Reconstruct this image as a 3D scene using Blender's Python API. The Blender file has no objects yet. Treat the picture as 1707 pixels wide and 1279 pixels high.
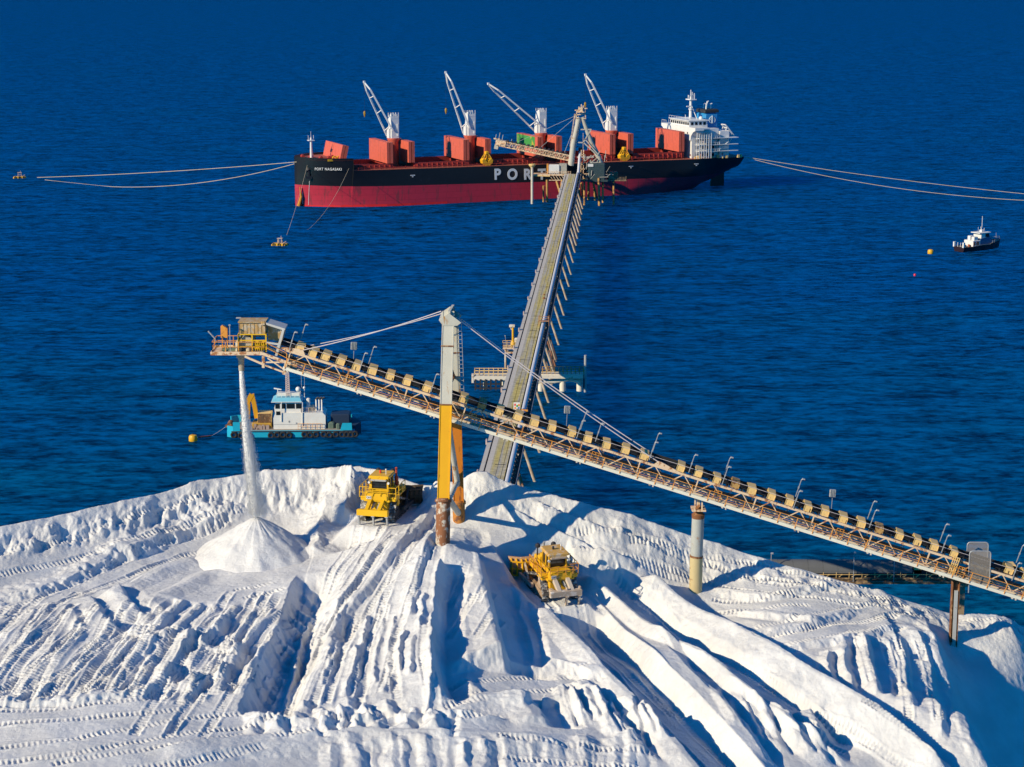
import bpy, bmesh, math, random
import numpy as np
from mathutils import Vector, Matrix, Euler

# ------------------------------------------------------------------ camera, world, sun, exposure
S = bpy.context.scene
F, PX0, PY0 = 3400.0, 853.5, 639.5
PITCH = math.atan(715.0 / F)
SP, CP = math.sin(PITCH), math.cos(PITCH)
CAMZ = 100.0
cam = bpy.data.cameras.new('camera')
cam.sensor_fit = 'HORIZONTAL'; cam.sensor_width = 36.0; cam.lens = 36.0 * F / 1707.0
cam.clip_start = 1.0; cam.clip_end = 60000.0
camo = bpy.data.objects.new('camera', cam); S.collection.objects.link(camo)
camo.location = (0, 0, CAMZ); camo.rotation_euler = (math.pi / 2 - PITCH, 0, 0)
S.camera = camo

SUN_EL = math.radians(26.0)
SUN_DIR = Vector((-0.83 * math.cos(SUN_EL), -0.56 * math.cos(SUN_EL), math.sin(SUN_EL))).normalized()
world = bpy.data.worlds.new('World'); S.world = world; world.use_nodes = True
wn = world.node_tree.nodes; wl = world.node_tree.links
bg = wn['Background']
sky = wn.new('ShaderNodeTexSky'); sky.sky_type = 'NISHITA'; sky.sun_disc = False
sky.sun_elevation = SUN_EL
sky.sun_rotation = math.atan2(SUN_DIR.x, SUN_DIR.y)
sky.air_density = 1.0; sky.dust_density = 0.3; sky.ozone_density = 1.5
tint = wn.new('ShaderNodeMix'); tint.data_type = 'RGBA'; tint.blend_type = 'MULTIPLY'
tint.inputs[0].default_value = 1.0
tint.inputs[7].default_value = (0.02, 0.55, 1.15, 1)
wl.new(sky.outputs[0], tint.inputs[6]); wl.new(tint.outputs[2], bg.inputs[0])
bg.inputs[1].default_value = 0.098
sl = bpy.data.lights.new('sun', 'SUN'); sl.energy = 4.9; sl.angle = math.radians(0.5)
sl.color = (1.0, 0.86, 0.60)
so = bpy.data.objects.new('sun', sl); S.collection.objects.link(so)
so.rotation_euler = (-SUN_DIR).to_track_quat('-Z', 'Y').to_euler()
so.location = (-200, -100, 300)
S.view_settings.view_transform = 'Standard'; S.view_settings.look = 'None'
S.view_settings.gamma = 1.0; S.view_settings.exposure = 0.0
S.cycles.max_bounces = 6; S.cycles.diffuse_bounces = 1; S.cycles.glossy_bounces = 3
S.cycles.sample_clamp_indirect = 4.0

# ------------------------------------------------------------------ photo measurement -> place in the world
def ray(px, py):
    u = (px - PX0) / F; v = (py - PY0) / F
    return Vector((u, CP - v * SP, -SP - v * CP))          # per metre of depth
def atD(px, py, D): return Vector((0, 0, CAMZ)) + ray(px, py) * D
def atZ(px, py, z):
    r = ray(px, py); return Vector((0, 0, CAMZ)) + r * ((z - CAMZ) / r.z)
def atY(px, py, Y):
    r = ray(px, py); return Vector((0, 0, CAMZ)) + r * (Y / r.y)

# ------------------------------------------------------------------ materials
MATS = {}
def new_mat(name):
    m = bpy.data.materials.new(name); m.use_nodes = True
    nt = m.node_tree; b = nt.nodes['Principled BSDF']
    return m, nt, b
def paint(name, col, rough=0.5, metal=0.0, spot=None, spot_amt=0.0, spot_scale=3.0, var=0.12, bump=0.0, streak=False, spec=0.5):
    """painted / weathered surface: slight tone variation, optional stains with a shape of their own"""
    if name in MATS: return MATS[name]
    m, nt, b = new_mat(name)
    N, L = nt.nodes, nt.links
    tc = N.new('ShaderNodeTexCoord')
    n1 = N.new('ShaderNodeTexNoise'); n1.inputs['Scale'].default_value = 0.9; n1.inputs['Detail'].default_value = 6
    L.new(tc.outputs['Object'], n1.inputs['Vector'])
    mix = N.new('ShaderNodeMix'); mix.data_type = 'RGBA'
    c = Vector(col)
    mix.inputs[6].default_value = (*(c * (1 - var)), 1)
    mix.inputs[7].default_value = (*[min(0.9, x * (1 + var)) for x in c], 1)
    L.new(n1.outputs[0], mix.inputs[0])
    out = mix.outputs[2]
    if spot is not None and spot_amt > 0:
        n2 = N.new('ShaderNodeTexNoise'); n2.inputs['Scale'].default_value = spot_scale
        n2.inputs['Detail'].default_value = 8; n2.inputs['Roughness'].default_value = 0.65
        if streak:
            mp = N.new('ShaderNodeMapping'); mp.inputs['Scale'].default_value = (1.6, 1.6, 0.3)
            L.new(tc.outputs['Object'], mp.inputs[0]); L.new(mp.outputs[0], n2.inputs['Vector'])
        else: L.new(tc.outputs['Object'], n2.inputs['Vector'])
        r = N.new('ShaderNodeValToRGB')
        t = 0.72 - 0.34 * spot_amt
        r.color_ramp.elements[0].position = t - 0.03; r.color_ramp.elements[1].position = t + 0.05
        L.new(n2.outputs[0], r.inputs[0])
        mx = N.new('ShaderNodeMix'); mx.data_type = 'RGBA'
        L.new(r.outputs[0], mx.inputs[0]); L.new(out, mx.inputs[6]); mx.inputs[7].default_value = (*spot, 1)
        out = mx.outputs[2]
    L.new(out, b.inputs['Base Color'])
    b.inputs['Roughness'].default_value = rough; b.inputs['Metallic'].default_value = metal
    b.inputs['Specular IOR Level'].default_value = spec
    if bump > 0:
        n3 = N.new('ShaderNodeTexNoise'); n3.inputs['Scale'].default_value = 8; n3.inputs['Detail'].default_value = 4
        L.new(tc.outputs['Object'], n3.inputs['Vector'])
        bp = N.new('ShaderNodeBump'); bp.inputs['Strength'].default_value = bump; bp.inputs['Distance'].default_value = 0.05
        L.new(n3.outputs[0], bp.inputs['Height']); L.new(bp.outputs[0], b.inputs['Normal'])
    MATS[name] = m
    return m

RUST = (0.20, 0.055, 0.015)
M_cream = paint('cream_paint', (0.88, 0.62, 0.41), 0.6, spot=(0.42, 0.17, 0.06), spot_amt=0.5, spot_scale=1.6)
M_creamhood = paint('hood_cream', (0.95, 0.58, 0.22), 0.6, spot=(0.36, 0.18, 0.07), spot_amt=0.25, spot_scale=2.2)
M_orange = paint('orange_rail', (0.80, 0.33, 0.05), 0.55, spot=RUST, spot_amt=0.3, spot_scale=2.0)
M_yel = paint('plant_yellow', (0.80, 0.42, 0.015), 0.45, spot=(0.35, 0.14, 0.02), spot_amt=0.2, spot_scale=2.0)
M_galv = paint('galvanised', (0.42, 0.43, 0.44), 0.5, metal=0.2, spot=(0.25, 0.15, 0.1), spot_amt=0.25)
M_belt = paint('belt_rubber', (0.018, 0.018, 0.02), 0.75)
M_white = paint('white_paint', (0.78, 0.76, 0.73), 0.45, spot=(0.45, 0.33, 0.22), spot_amt=0.12, spot_scale=0.8)
M_rust = paint('rusty_steel', (0.22, 0.085, 0.03), 0.8, spot=(0.42, 0.24, 0.11), spot_amt=0.5, spot_scale=1.5, bump=0.5)
M_dark = paint('dark_steel', (0.03, 0.03, 0.035), 0.6)
M_tyre = paint('tyre_rubber', (0.02, 0.02, 0.022), 0.85)
M_glass = paint('dark_glass', (0.012, 0.018, 0.022), 0.08, var=0.0)
M_cable = paint('cable_steel', (0.70, 0.62, 0.62), 0.5)
M_rope = paint('mooring_rope', (0.62, 0.50, 0.34), 0.8)

# ------------------------------------------------------------------ mesh building
COL = S.collection
class MB:
    def __init__(s): s.v = []; s.f = []; s.pc = []; s.T = Matrix.Identity(4)
    def at(s, M): s.T = M; return s
    def add(s, vs, fs):
        o = len(s.v); fo = len(s.f)
        for v in vs: s.v.append(tuple(s.T @ Vector(v)))
        for f in fs: s.f.append(tuple(i + o for i in f))
        s.pc.append((o, len(s.v), fo, len(s.f)))
        return s
    def box(s, x0, x1, y0, y1, z0, z1):
        return s.add([(x0,y0,z0),(x1,y0,z0),(x1,y1,z0),(x0,y1,z0),(x0,y0,z1),(x1,y0,z1),(x1,y1,z1),(x0,y1,z1)],
                     [(0,3,2,1),(4,5,6,7),(0,1,5,4),(1,2,6,5),(2,3,7,6),(3,0,4,7)])
    def bbox(s, x0, x1, y0, y1, z0, z1, c=0.05):
        """box with chamfered vertical and top edges"""
        c = min(c, (x1-x0)/3, (y1-y0)/3, (z1-z0)/3)
        P = [(x0+c,y0),(x1-c,y0),(x1,y0+c),(x1,y1-c),(x1-c,y1),(x0+c,y1),(x0,y1-c),(x0,y0+c)]
        cx, cy = (x0+x1)/2, (y0+y1)/2
        def inn(p): return (p[0] + (c if p[0] < cx else -c), p[1] + (c if p[1] < cy else -c))
        vs = [(x,y,z0) for x,y in P] + [(x,y,z1-c) for x,y in P] + [(*inn(p), z1) for p in P]
        n = 8; fs = [tuple(range(n-1,-1,-1)), tuple(range(16,24))]
        for k in (0, 8):
            for i in range(n): j = (i+1) % n; fs.append((k+i, k+j, k+n+j, k+n+i))
        return s.add(vs, fs)
    def bar(s, a, b, w, h=None, up=(0,0,1)):
        h = w if h is None else h
        a = Vector(a); b = Vector(b); d = (b - a)
        if d.length < 1e-6: return s
        d.normalize(); u = Vector(up)
        if abs(d.dot(u)) > 0.99: u = Vector((0,1,0))
        r = d.cross(u).normalized(); u = r.cross(d).normalized()
        vs = []
        for p in (a, b):
            for sx, sy in ((-1,-1),(1,-1),(1,1),(-1,1)): vs.append(p + r*sx*w/2 + u*sy*h/2)
        return s.add(vs, [(0,1,2,3),(7,6,5,4),(0,4,5,1),(1,5,6,2),(2,6,7,3),(3,7,4,0)])
    def tube(s, pts, r, n=8, caps=True):
        pts = [Vector(p) for p in pts]
        rs = r if isinstance(r, (list, tuple)) else [r]*len(pts)
        vs = []; fs = []; pr = None
        for i, p in enumerate(pts):
            d = (pts[min(i+1,len(pts)-1)] - pts[max(i-1,0)]).normalized()
            if pr is None:
                pr = d.cross(Vector((0,0,1)) if abs(d.z) < 0.95 else Vector((1,0,0))).normalized()
            else:
                pr = (pr - d*pr.dot(d)).normalized()
            q = d.cross(pr)
            for k in range(n):
                a = 2*math.pi*k/n
                vs.append(p + (pr*math.cos(a) + q*math.sin(a))*rs[i])
        for i in range(len(pts)-1):
            for k in range(n):
                j = (k+1) % n; fs.append((i*n+k, i*n+j, (i+1)*n+j, (i+1)*n+k))
        if caps:
            fs.append(tuple(range(n-1,-1,-1))); m = (len(pts)-1)*n; fs.append(tuple(range(m, m+n)))
        return s.add(vs, fs)
    def prism(s, poly, axis, a, b):
        """poly = 2D outline; axis 'x','y','z' = extrusion axis"""
        def mk(p, t):
            return {'x': (t,p[0],p[1]), 'y': (p[0],t,p[1]), 'z': (p[0],p[1],t)}[axis]
        n = len(poly)
        vs = [mk(p,a) for p in poly] + [mk(p,b) for p in poly]
        fs = [tuple(range(n-1,-1,-1)), tuple(range(n,2*n))] + [(i,(i+1)%n,n+(i+1)%n,n+i) for i in range(n)]
        return s.add(vs, fs)
    def lathe(s, prof, n=16, c=(0,0,0)):
        vs = []; fs = []
        for r, z in prof:
            for k in range(n):
                a = 2*math.pi*k/n; vs.append((c[0]+r*math.cos(a), c[1]+r*math.sin(a), c[2]+z))
        for i in range(len(prof)-1):
            for k in range(n):
                j = (k+1)%n; fs.append((i*n+k,i*n+j,(i+1)*n+j,(i+1)*n+k))
        fs.append(tuple(range(n-1,-1,-1))); m=(len(prof)-1)*n; fs.append(tuple(range(m,m+n)))
        return s.add(vs, fs)
    def torus(s, c, R, r, axis='y', n=16, m=8):
        vs=[]; fs=[]
        for i in range(n):
            a=2*math.pi*i/n
            for k in range(m):
                b=2*math.pi*k/m; rr=R+r*math.cos(b); h=r*math.sin(b)
                p={'y':(rr*math.cos(a),h,rr*math.sin(a)),'x':(h,rr*math.cos(a),rr*math.sin(a)),'z':(rr*math.cos(a),rr*math.sin(a),h)}[axis]
                vs.append((c[0]+p[0],c[1]+p[1],c[2]+p[2]))
        for i in range(n):
            for k in range(m):
                fs.append((i*m+k,((i+1)%n)*m+k,((i+1)%n)*m+(k+1)%m,i*m+(k+1)%m))
        return s.add(vs,fs)
    def sphere(s, c, r, n=12, m=8, sz=1.0):
        prof=[(max(1e-3,r*math.sin(math.pi*i/m)), -r*sz*math.cos(math.pi*i/m)) for i in range(m+1)]
        return s.lathe(prof, n, c)
    def build_each(s, name, mat, parent=None, smooth=False):
        out = []
        for (a, b, c, d) in s.pc:
            q = MB(); q.v = s.v[a:b]; q.f = [tuple(i-a for i in f) for f in s.f[c:d]]; out.append(q.build(name, mat, parent, smooth))
        return out
    def build(s, name, mat, parent=None, smooth=False):
        me = bpy.data.meshes.new(name); me.from_pydata(s.v, [], s.f); me.materials.append(mat)
        bm = bmesh.new(); bm.from_mesh(me); bmesh.ops.recalc_face_normals(bm, faces=bm.faces)
        bm.to_mesh(me); bm.free(); me.update()
        if smooth:
            for p in me.polygons: p.use_smooth = True
            try: me.set_sharp_from_angle(angle=math.radians(40))
            except Exception: pass
        o = bpy.data.objects.new(name, me); COL.objects.link(o)
        if parent is not None: o.parent = parent
        return o
def tag(o, label=None, cat=None, group=None, kind=None):
    if label: o['label'] = label
    if cat: o['category'] = cat
    if group: o['group'] = group
    if kind: o['kind'] = kind
    return o
def empty(name, loc=(0,0,0), rz=0.0):
    o = bpy.data.objects.new(name, None); COL.objects.link(o)
    o.location = loc; o.rotation_euler = (0,0,rz); o.empty_display_size = 0.5
    return o
def copy_part(src, parent, loc=None, rot=None):
    c = src.copy(); COL.objects.link(c); c.parent = parent
    if loc is not None: c.location = loc
    if rot is not None: c.rotation_euler = rot
    for ch in list(src.children):
        d = ch.copy(); COL.objects.link(d); d.parent = c
    return c
def text_mesh(txt, size, name, mat, parent, M, extrude=0.02, bold=0.0, spacing=1.0):
    cu = bpy.data.curves.new(name, 'FONT'); cu.body = txt; cu.size = size; cu.extrude = extrude
    cu.offset = bold; cu.space_character = spacing; cu.align_x = 'CENTER'; cu.align_y = 'CENTER'
    t = bpy.data.objects.new(name+'_src', cu); COL.objects.link(t)
    bpy.context.view_layer.update()
    me = bpy.data.meshes.new_from_object(t.evaluated_get(bpy.context.evaluated_depsgraph_get()))
    bpy.data.objects.remove(t, do_unlink=True); bpy.data.curves.remove(cu)
    me.materials.clear(); me.materials.append(mat); me.transform(M); me.name = name
    o = bpy.data.objects.new(name, me); COL.objects.link(o); o.parent = parent
    return o

# ------------------------------------------------------------------ the sea
def make_water():
    m, nt, b = new_mat('sea_water'); N, L = nt.nodes, nt.links
    geo = N.new('ShaderNodeNewGeometry')
    def noise(scale, sx=1.0, sy=1.0, det=3, rough=0.55, rot=0.0):
        mp = N.new('ShaderNodeMapping'); mp.inputs['Scale'].default_value = (sx, sy, 1); mp.inputs['Rotation'].default_value = (0,0,rot)
        L.new(geo.outputs['Position'], mp.inputs[0])
        n = N.new('ShaderNodeTexNoise'); n.inputs['Scale'].default_value = scale
        n.inputs['Detail'].default_value = det; n.inputs['Roughness'].default_value = rough
        L.new(mp.outputs[0], n.inputs['Vector']); return n.outputs[0]
    def math_(op, a, bb, v=None):
        x = N.new('ShaderNodeMath'); x.operation = op
        for i, q in enumerate((a, bb)):
            if isinstance(q, (int, float)): x.inputs[i].default_value = q
            else: L.new(q, x.inputs[i])
        return x.outputs[0]
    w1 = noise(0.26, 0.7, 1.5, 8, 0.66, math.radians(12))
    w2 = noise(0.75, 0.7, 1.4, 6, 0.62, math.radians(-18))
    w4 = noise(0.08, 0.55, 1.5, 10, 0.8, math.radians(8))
    w3 = noise(0.011, 0.8, 1.6, 4, 0.6, math.radians(25))
    # wave slopes (independent of viewing distance): three sizes of wave summed
    def slopes(scale, sx, sy, rot, amp):
        mp = N.new('ShaderNodeMapping'); mp.inputs['Scale'].default_value = (sx, sy, 1); mp.inputs['Rotation'].default_value = (0,0,rot)
        L.new(geo.outputs['Position'], mp.inputs[0])
        n = N.new('ShaderNodeTexNoise'); n.inputs['Scale'].default_value = scale; n.inputs['Detail'].default_value = 5; n.inputs['Roughness'].default_value = 0.6
        L.new(mp.outputs[0], n.inputs['Vector'])
        s_ = N.new('ShaderNodeVectorMath'); s_.operation = 'SUBTRACT'; L.new(n.outputs[1], s_.inputs[0]); s_.inputs[1].default_value = (0.5,0.5,0.5)
        k_ = N.new('ShaderNodeVectorMath'); k_.operation = 'MULTIPLY'; L.new(s_.outputs[0], k_.inputs[0]); k_.inputs[1].default_value = (amp*0.8, amp, 0)
        return k_.outputs[0]
    def vadd(a, c):
        v_ = N.new('ShaderNodeVectorMath'); v_.operation = 'ADD'; L.new(a, v_.inputs[0]); L.new(c, v_.inputs[1]); return v_.outputs[0]
    tot = vadd(vadd(slopes(0.12,0.6,1.6,math.radians(12),1.0), slopes(0.45,0.7,1.5,math.radians(-18),1.3)), slopes(1.3,0.8,1.2,math.radians(30),1.2))
    up = N.new('ShaderNodeVectorMath'); up.operation = 'ADD'; L.new(tot, up.inputs[0]); up.inputs[1].default_value = (0,0,1)
    nr = N.new('ShaderNodeVectorMath'); nr.operation = 'NORMALIZE'; L.new(up.outputs[0], nr.inputs[0])
    # body colour: deep blue offshore, greener over the shallows near the shore
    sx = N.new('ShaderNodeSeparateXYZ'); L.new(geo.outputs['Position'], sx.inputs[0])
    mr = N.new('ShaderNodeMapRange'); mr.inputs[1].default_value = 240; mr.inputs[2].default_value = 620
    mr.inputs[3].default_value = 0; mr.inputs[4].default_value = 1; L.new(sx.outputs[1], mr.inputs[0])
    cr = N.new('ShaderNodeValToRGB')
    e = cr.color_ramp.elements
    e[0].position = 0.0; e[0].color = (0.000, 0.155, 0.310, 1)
    e[1].position = 1.0; e[1].color = (0.000, 0.112, 0.40, 1)  # offshore end brightened in place of the sky's reflection
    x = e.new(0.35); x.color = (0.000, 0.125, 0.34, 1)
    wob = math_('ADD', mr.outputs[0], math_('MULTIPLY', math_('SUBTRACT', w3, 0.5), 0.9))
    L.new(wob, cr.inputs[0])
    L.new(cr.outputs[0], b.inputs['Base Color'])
    b.subsurface_method = 'BURLEY'; b.inputs['Subsurface Weight'].default_value = 1.0
    b.inputs['Subsurface Radius'].default_value = (10,10,10); b.inputs['Subsurface Scale'].default_value = 11.0
    b.inputs['Roughness'].default_value = 0.5; b.inputs['Specular IOR Level'].default_value = 0.0; b.inputs['IOR'].default_value = 1.0
    # ripple light and dark put in by noise: dark gloss over bright body
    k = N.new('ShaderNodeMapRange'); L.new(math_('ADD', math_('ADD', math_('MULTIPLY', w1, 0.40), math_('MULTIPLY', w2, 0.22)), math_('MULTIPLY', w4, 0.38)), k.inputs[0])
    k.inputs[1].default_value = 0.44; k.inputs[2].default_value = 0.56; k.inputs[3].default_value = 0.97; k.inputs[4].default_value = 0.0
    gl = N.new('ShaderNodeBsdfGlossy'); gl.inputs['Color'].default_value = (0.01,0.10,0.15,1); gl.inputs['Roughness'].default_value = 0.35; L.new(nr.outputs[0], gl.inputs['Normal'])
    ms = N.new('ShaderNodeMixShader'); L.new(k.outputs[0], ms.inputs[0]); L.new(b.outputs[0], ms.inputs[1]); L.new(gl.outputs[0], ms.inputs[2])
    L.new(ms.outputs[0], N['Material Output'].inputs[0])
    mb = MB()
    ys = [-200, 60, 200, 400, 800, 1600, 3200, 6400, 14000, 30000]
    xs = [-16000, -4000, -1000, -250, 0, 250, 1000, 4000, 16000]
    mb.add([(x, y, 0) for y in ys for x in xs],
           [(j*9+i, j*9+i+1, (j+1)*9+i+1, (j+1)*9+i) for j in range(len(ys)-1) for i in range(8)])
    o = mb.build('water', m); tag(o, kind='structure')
make_water()

DOZ = [(641, 857, math.radians(13)), (918, 983, math.radians(-19))]
# ------------------------------------------------------------------ the salt stockpile terrain
CT = [ # photo x, y, depth D  -> point on the ground
 (-140,913,190),(0,884,197),(120,861,202),(230,836,207),(330,809,212),(430,794,215),(520,789,216),(600,785,216),
 (700,808,213),(760,810,212),(792,795,212),(870,820,212),(1000,852,211),(1100,882,211.5),(1200,914,212.5),(1290,942,212),(1400,972,210.5),
 (1500,1004,210.5),(1600,1031,211.5),(1707,1052,213),(1860,1080,216)]
CZ = [ # photo x, y, height z
 (-140,980,43),(0,945,43.3),(150,905,43.5),(300,870,43.4),(430,836,44.2),(520,828,44.3),(0,1050,42.3),(0,1150,41.5),(0,1279,40.5),(0,1420,39.5),(-140,1279,40.3),
 (250,1000,41.8),(250,1150,41),(250,1279,40),(250,1400,39),(428,960,41.2),(560,910,42.0),(645,876,43.6),(690,850,44.0),(560,1050,40.4),(560,1200,39),(560,1279,38.2),(560,1400,37),
 (740,915,43.4),(765,882,43.0),(750,1050,40.8),(750,1200,38.8),(750,1279,37.6),(750,1400,36.5),(830,880,43.0),
 (900,900,42.0),(870,955,40.4),(910,998,38.4),(900,1100,38.4),(900,1279,36.6),(900,1400,35.5),(1050,950,39.3),(1050,1100,37.5),(1100,1279,35.3),(1100,1400,34),
 (1165,1000,36.4),(1125,985,37.2),(1205,1012,36.0),(1165,1030,36.1),(1240,990,36.8),(1170,965,37.4),(1300,1020,36.6),(1300,1100,35.8),(1300,1279,33.3),(1300,1400,32),(1450,1040,35.2),(1450,1150,34.2),(1500,1279,31.6),(1500,1400,30.5),
 (1540,1048,34.9),(1600,1200,32.6),(1640,1279,31.2),(1590,1084,31.5),(1568,1078,32.2),(1620,1090,31.0),(1605,1066,32.2),(1650,1056,32.0),(1707,1078,30.6),(1707,1165,26.6),(1707,1279,22.0),(1800,1279,17.0),(1707,1400,18),(1860,1160,22),(1660,1120,29.6)]
pts = [atD(*c) for c in CT] + [atZ(*c) for c in CZ]
PX = np.array([p.x for p in pts]); PY = np.array([p.y for p in pts]); PZ = np.array([p.z for p in pts])
def tps(r2): return 0.5 * r2 * np.log(np.maximum(r2, 1e-9))
n_ = len(PX)
A = np.zeros((n_+3, n_+3)); A[:n_, :n_] = tps((PX[:,None]-PX)**2 + (PY[:,None]-PY)**2) + np.eye(n_)*0.1
A[:n_, n_] = 1; A[:n_, n_+1] = PX; A[:n_, n_+2] = PY; A[n_:, :n_] = A[:n_, n_:].T
wts = np.linalg.solve(A, np.concatenate([PZ, [0,0,0]]))
def base_z(X, Y):
    out = wts[n_] + wts[n_+1]*X + wts[n_+2]*Y
    for i in range(n_): out = out + wts[i]*tps((X-PX[i])**2 + (Y-PY[i])**2)
    return out
crestX = np.array([p.x for p in pts[:len(CT)]]); crestY = np.array([p.y for p in pts[:len(CT)]])
def onground(px, py):
    """where a line of sight from the survey photo meets the smooth base ground"""
    r = ray(px, py); D = 150.0
    for _ in range(60):
        z = float(base_z(np.array(r.x*D), np.array(r.y*D)))
        D2 = (z - CAMZ) / r.z
        if abs(D2-D) < 1e-3: break
        D = 0.55*D + 0.45*D2
    return (r.x*D, r.y*D)

def hashgrid(seed, n=256):
    return np.random.RandomState(seed).rand(n, n).astype(np.float32)
def vnoise(X, Y, scale, seed, sx=1.0, sy=1.0):
    g = hashgrid(seed); x = X/scale*sx + 1000.37; y = Y/scale*sy + 1000.71
    xi = np.floor(x).astype(np.int64); yi = np.floor(y).astype(np.int64)
    fx = x-xi; fy = y-yi; fx = fx*fx*(3-2*fx); fy = fy*fy*(3-2*fy)
    a = g[xi%256, yi%256]; b = g[(xi+1)%256, yi%256]; c = g[xi%256, (yi+1)%256]; d = g[(xi+1)%256, (yi+1)%256]
    return (a*(1-fx)+b*fx)*(1-fy) + (c*(1-fx)+d*fx)*fy - 0.5
def fbm(X, Y, scale, seed, oct=4, sx=1.0, sy=1.0, gain=0.5):
    o = 0; a = 1.0
    for k in range(oct): o = o + a*vnoise(X, Y, scale/(2**k), seed+k, sx, sy); a *= gain
    return o

gx = np.concatenate([np.arange(-110,-58,1.5), np.arange(-58, 60, 0.085), np.arange(60, 130, 1.5)])
gy = np.concatenate([np.arange(60,138,1.5), np.arange(138, 219.5, 0.11), np.arange(219.5, 300, 1.2)])
cgx = np.linspace(-112, 132, 200); cgy = np.linspace(58, 302, 200)
CX, CY = np.meshgrid(cgx, cgy); cz = base_z(CX, CY)
def bilin(cz, X, Y):
    fx = (X-cgx[0])/(cgx[1]-cgx[0]); fy = (Y-cgy[0])/(cgy[1]-cgy[0])
    xi = np.clip(np.floor(fx).astype(int), 0, 198); yi = np.clip(np.floor(fy).astype(int), 0, 198)
    fx = fx-xi; fy = fy-yi
    return (cz[yi,xi]*(1-fx)+cz[yi,xi+1]*fx)*(1-fy)+(cz[yi+1,xi]*(1-fx)+cz[yi+1,xi+1]*fx)*fy
GX, GY = np.meshgrid(gx, gy)
GZ = base_z(GX, GY)
N1 = fbm(GX, GY, 1.6, 11, 3); N2 = fbm(GX, GY, 0.5, 31, 2)

PADS = []
def pad(px, py, heading, hw=2.3, f0=-4.0, f1=4.2, slope=0.0, lift=0.0):
    """ground flattened by a machine standing on it"""
    x, y = onground(px, py); fx, fy = math.sin(heading), math.cos(heading)
    F_ = (GX-x)*fx + (GY-y)*fy; Q = (GX-x)*fy - (GY-y)*fx
    m = (np.abs(Q) < hw) & (F_ > f0) & (F_ < f1)
    z0 = float(np.median(GZ[m])) + lift; d = np.maximum(np.maximum(np.abs(Q)-hw, f0-F_), F_-f1)
    t = np.clip(1-d/2.0, 0, 1); t = t*t*(3-2*t)
    GZ[...] = GZ*(1-t) + (z0 + F_*slope + 0.04*N1 + 0.03*N2)*t
    PADS.append((x, y, z0))
def stamp(path, prof, taper=(1.0, 1.0), wob=0.35, px=True, mode='add', smooth=0.0, jag=0.0, seed=0):
    """lay a cross-section along a line on the ground.  prof: (offset, height); + offset = right when walking toward the viewer"""
    P = [onground(*p) for p in path] if px else path
    if len(P) > 2:   # round the corners
        Q = [P[0]]
        for i in range(1, len(P)-1):
            a, b, c = P[i-1], P[i], P[i+1]
            for t in (0.25, 0.0, -0.25):
                if t > 0: Q.append((b[0]+(a[0]-b[0])*t, b[1]+(a[1]-b[1])*t))
                elif t < 0: Q.append((b[0]+(c[0]-b[0])*-t, b[1]+(c[1]-b[1])*-t))
                else: Q.append((b[0]*0.84+(a[0]+c[0])*0.04+0.08*b[0], b[1]*0.84+(a[1]+c[1])*0.04+0.08*b[1]))
        Q.append(P[-1]); P = Q
    dx = np.array([p[0] for p in prof]); dh = np.array([p[1] for p in prof]); W = max(abs(dx[0]), abs(dx[-1])) + 1.0
    xs = [p[0] for p in P]; ys = [p[1] for p in P]
    i0, i1 = np.searchsorted(gx, [min(xs)-W, max(xs)+W]); j0, j1 = np.searchsorted(gy, [min(ys)-W, max(ys)+W])
    if i1 <= i0 or j1 <= j0: return
    X = GX[j0:j1, i0:i1]; Y = GY[j0:j1, i0:i1]
    best = np.full(X.shape, 1e9); sd = np.full(X.shape, 1e9); par = np.zeros(X.shape); endd = np.zeros(X.shape)
    s = 0.0; tot = sum(math.dist(P[k], P[k+1]) for k in range(len(P)-1))
    for k in range(len(P)-1):
        ax, ay = P[k]; bx_, by_ = P[k+1]; ln = math.dist(P[k], P[k+1])
        if ln < 1e-4: continue
        tx, ty = (bx_-ax)/ln, (by_-ay)/ln
        u = (X-ax)*tx + (Y-ay)*ty
        uu = np.clip(u, 0, ln); ddx = X-ax-tx*uu; ddy = Y-ay-ty*uu
        d = np.hypot(ddx, ddy); sg = np.where(-(X-ax)*ty + (Y-ay)*tx >= 0, 1.0, -1.0)
        m = d < best
        best = np.where(m, d, best); sd = np.where(m, d*sg, sd); par = np.where(m, s+uu, par)
        s += ln
    n1 = N1[j0:j1, i0:i1]; n2 = N2[j0:j1, i0:i1]
    sdn = sd + wob*(n1*1.3 + n2*0.6)
    h = np.interp(sdn, dx, dh)
    t = np.minimum(np.clip(par/max(taper[0],1e-3), 0, 1), np.clip((tot-par)/max(taper[1],1e-3), 0, 1)); t = t*t*(3-2*t)
    if jag > 0: h = np.where(h > 0, h*np.clip(1 + jag*(vnoise(par, par*0+seed*7.7, 2.4, 77+seed)*2.2+vnoise(par, par*0+seed*3.7, 0.8, 177+seed)), 0.1, 2.2), h)
    GZ[j0:j1, i0:i1] += h*t

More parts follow.
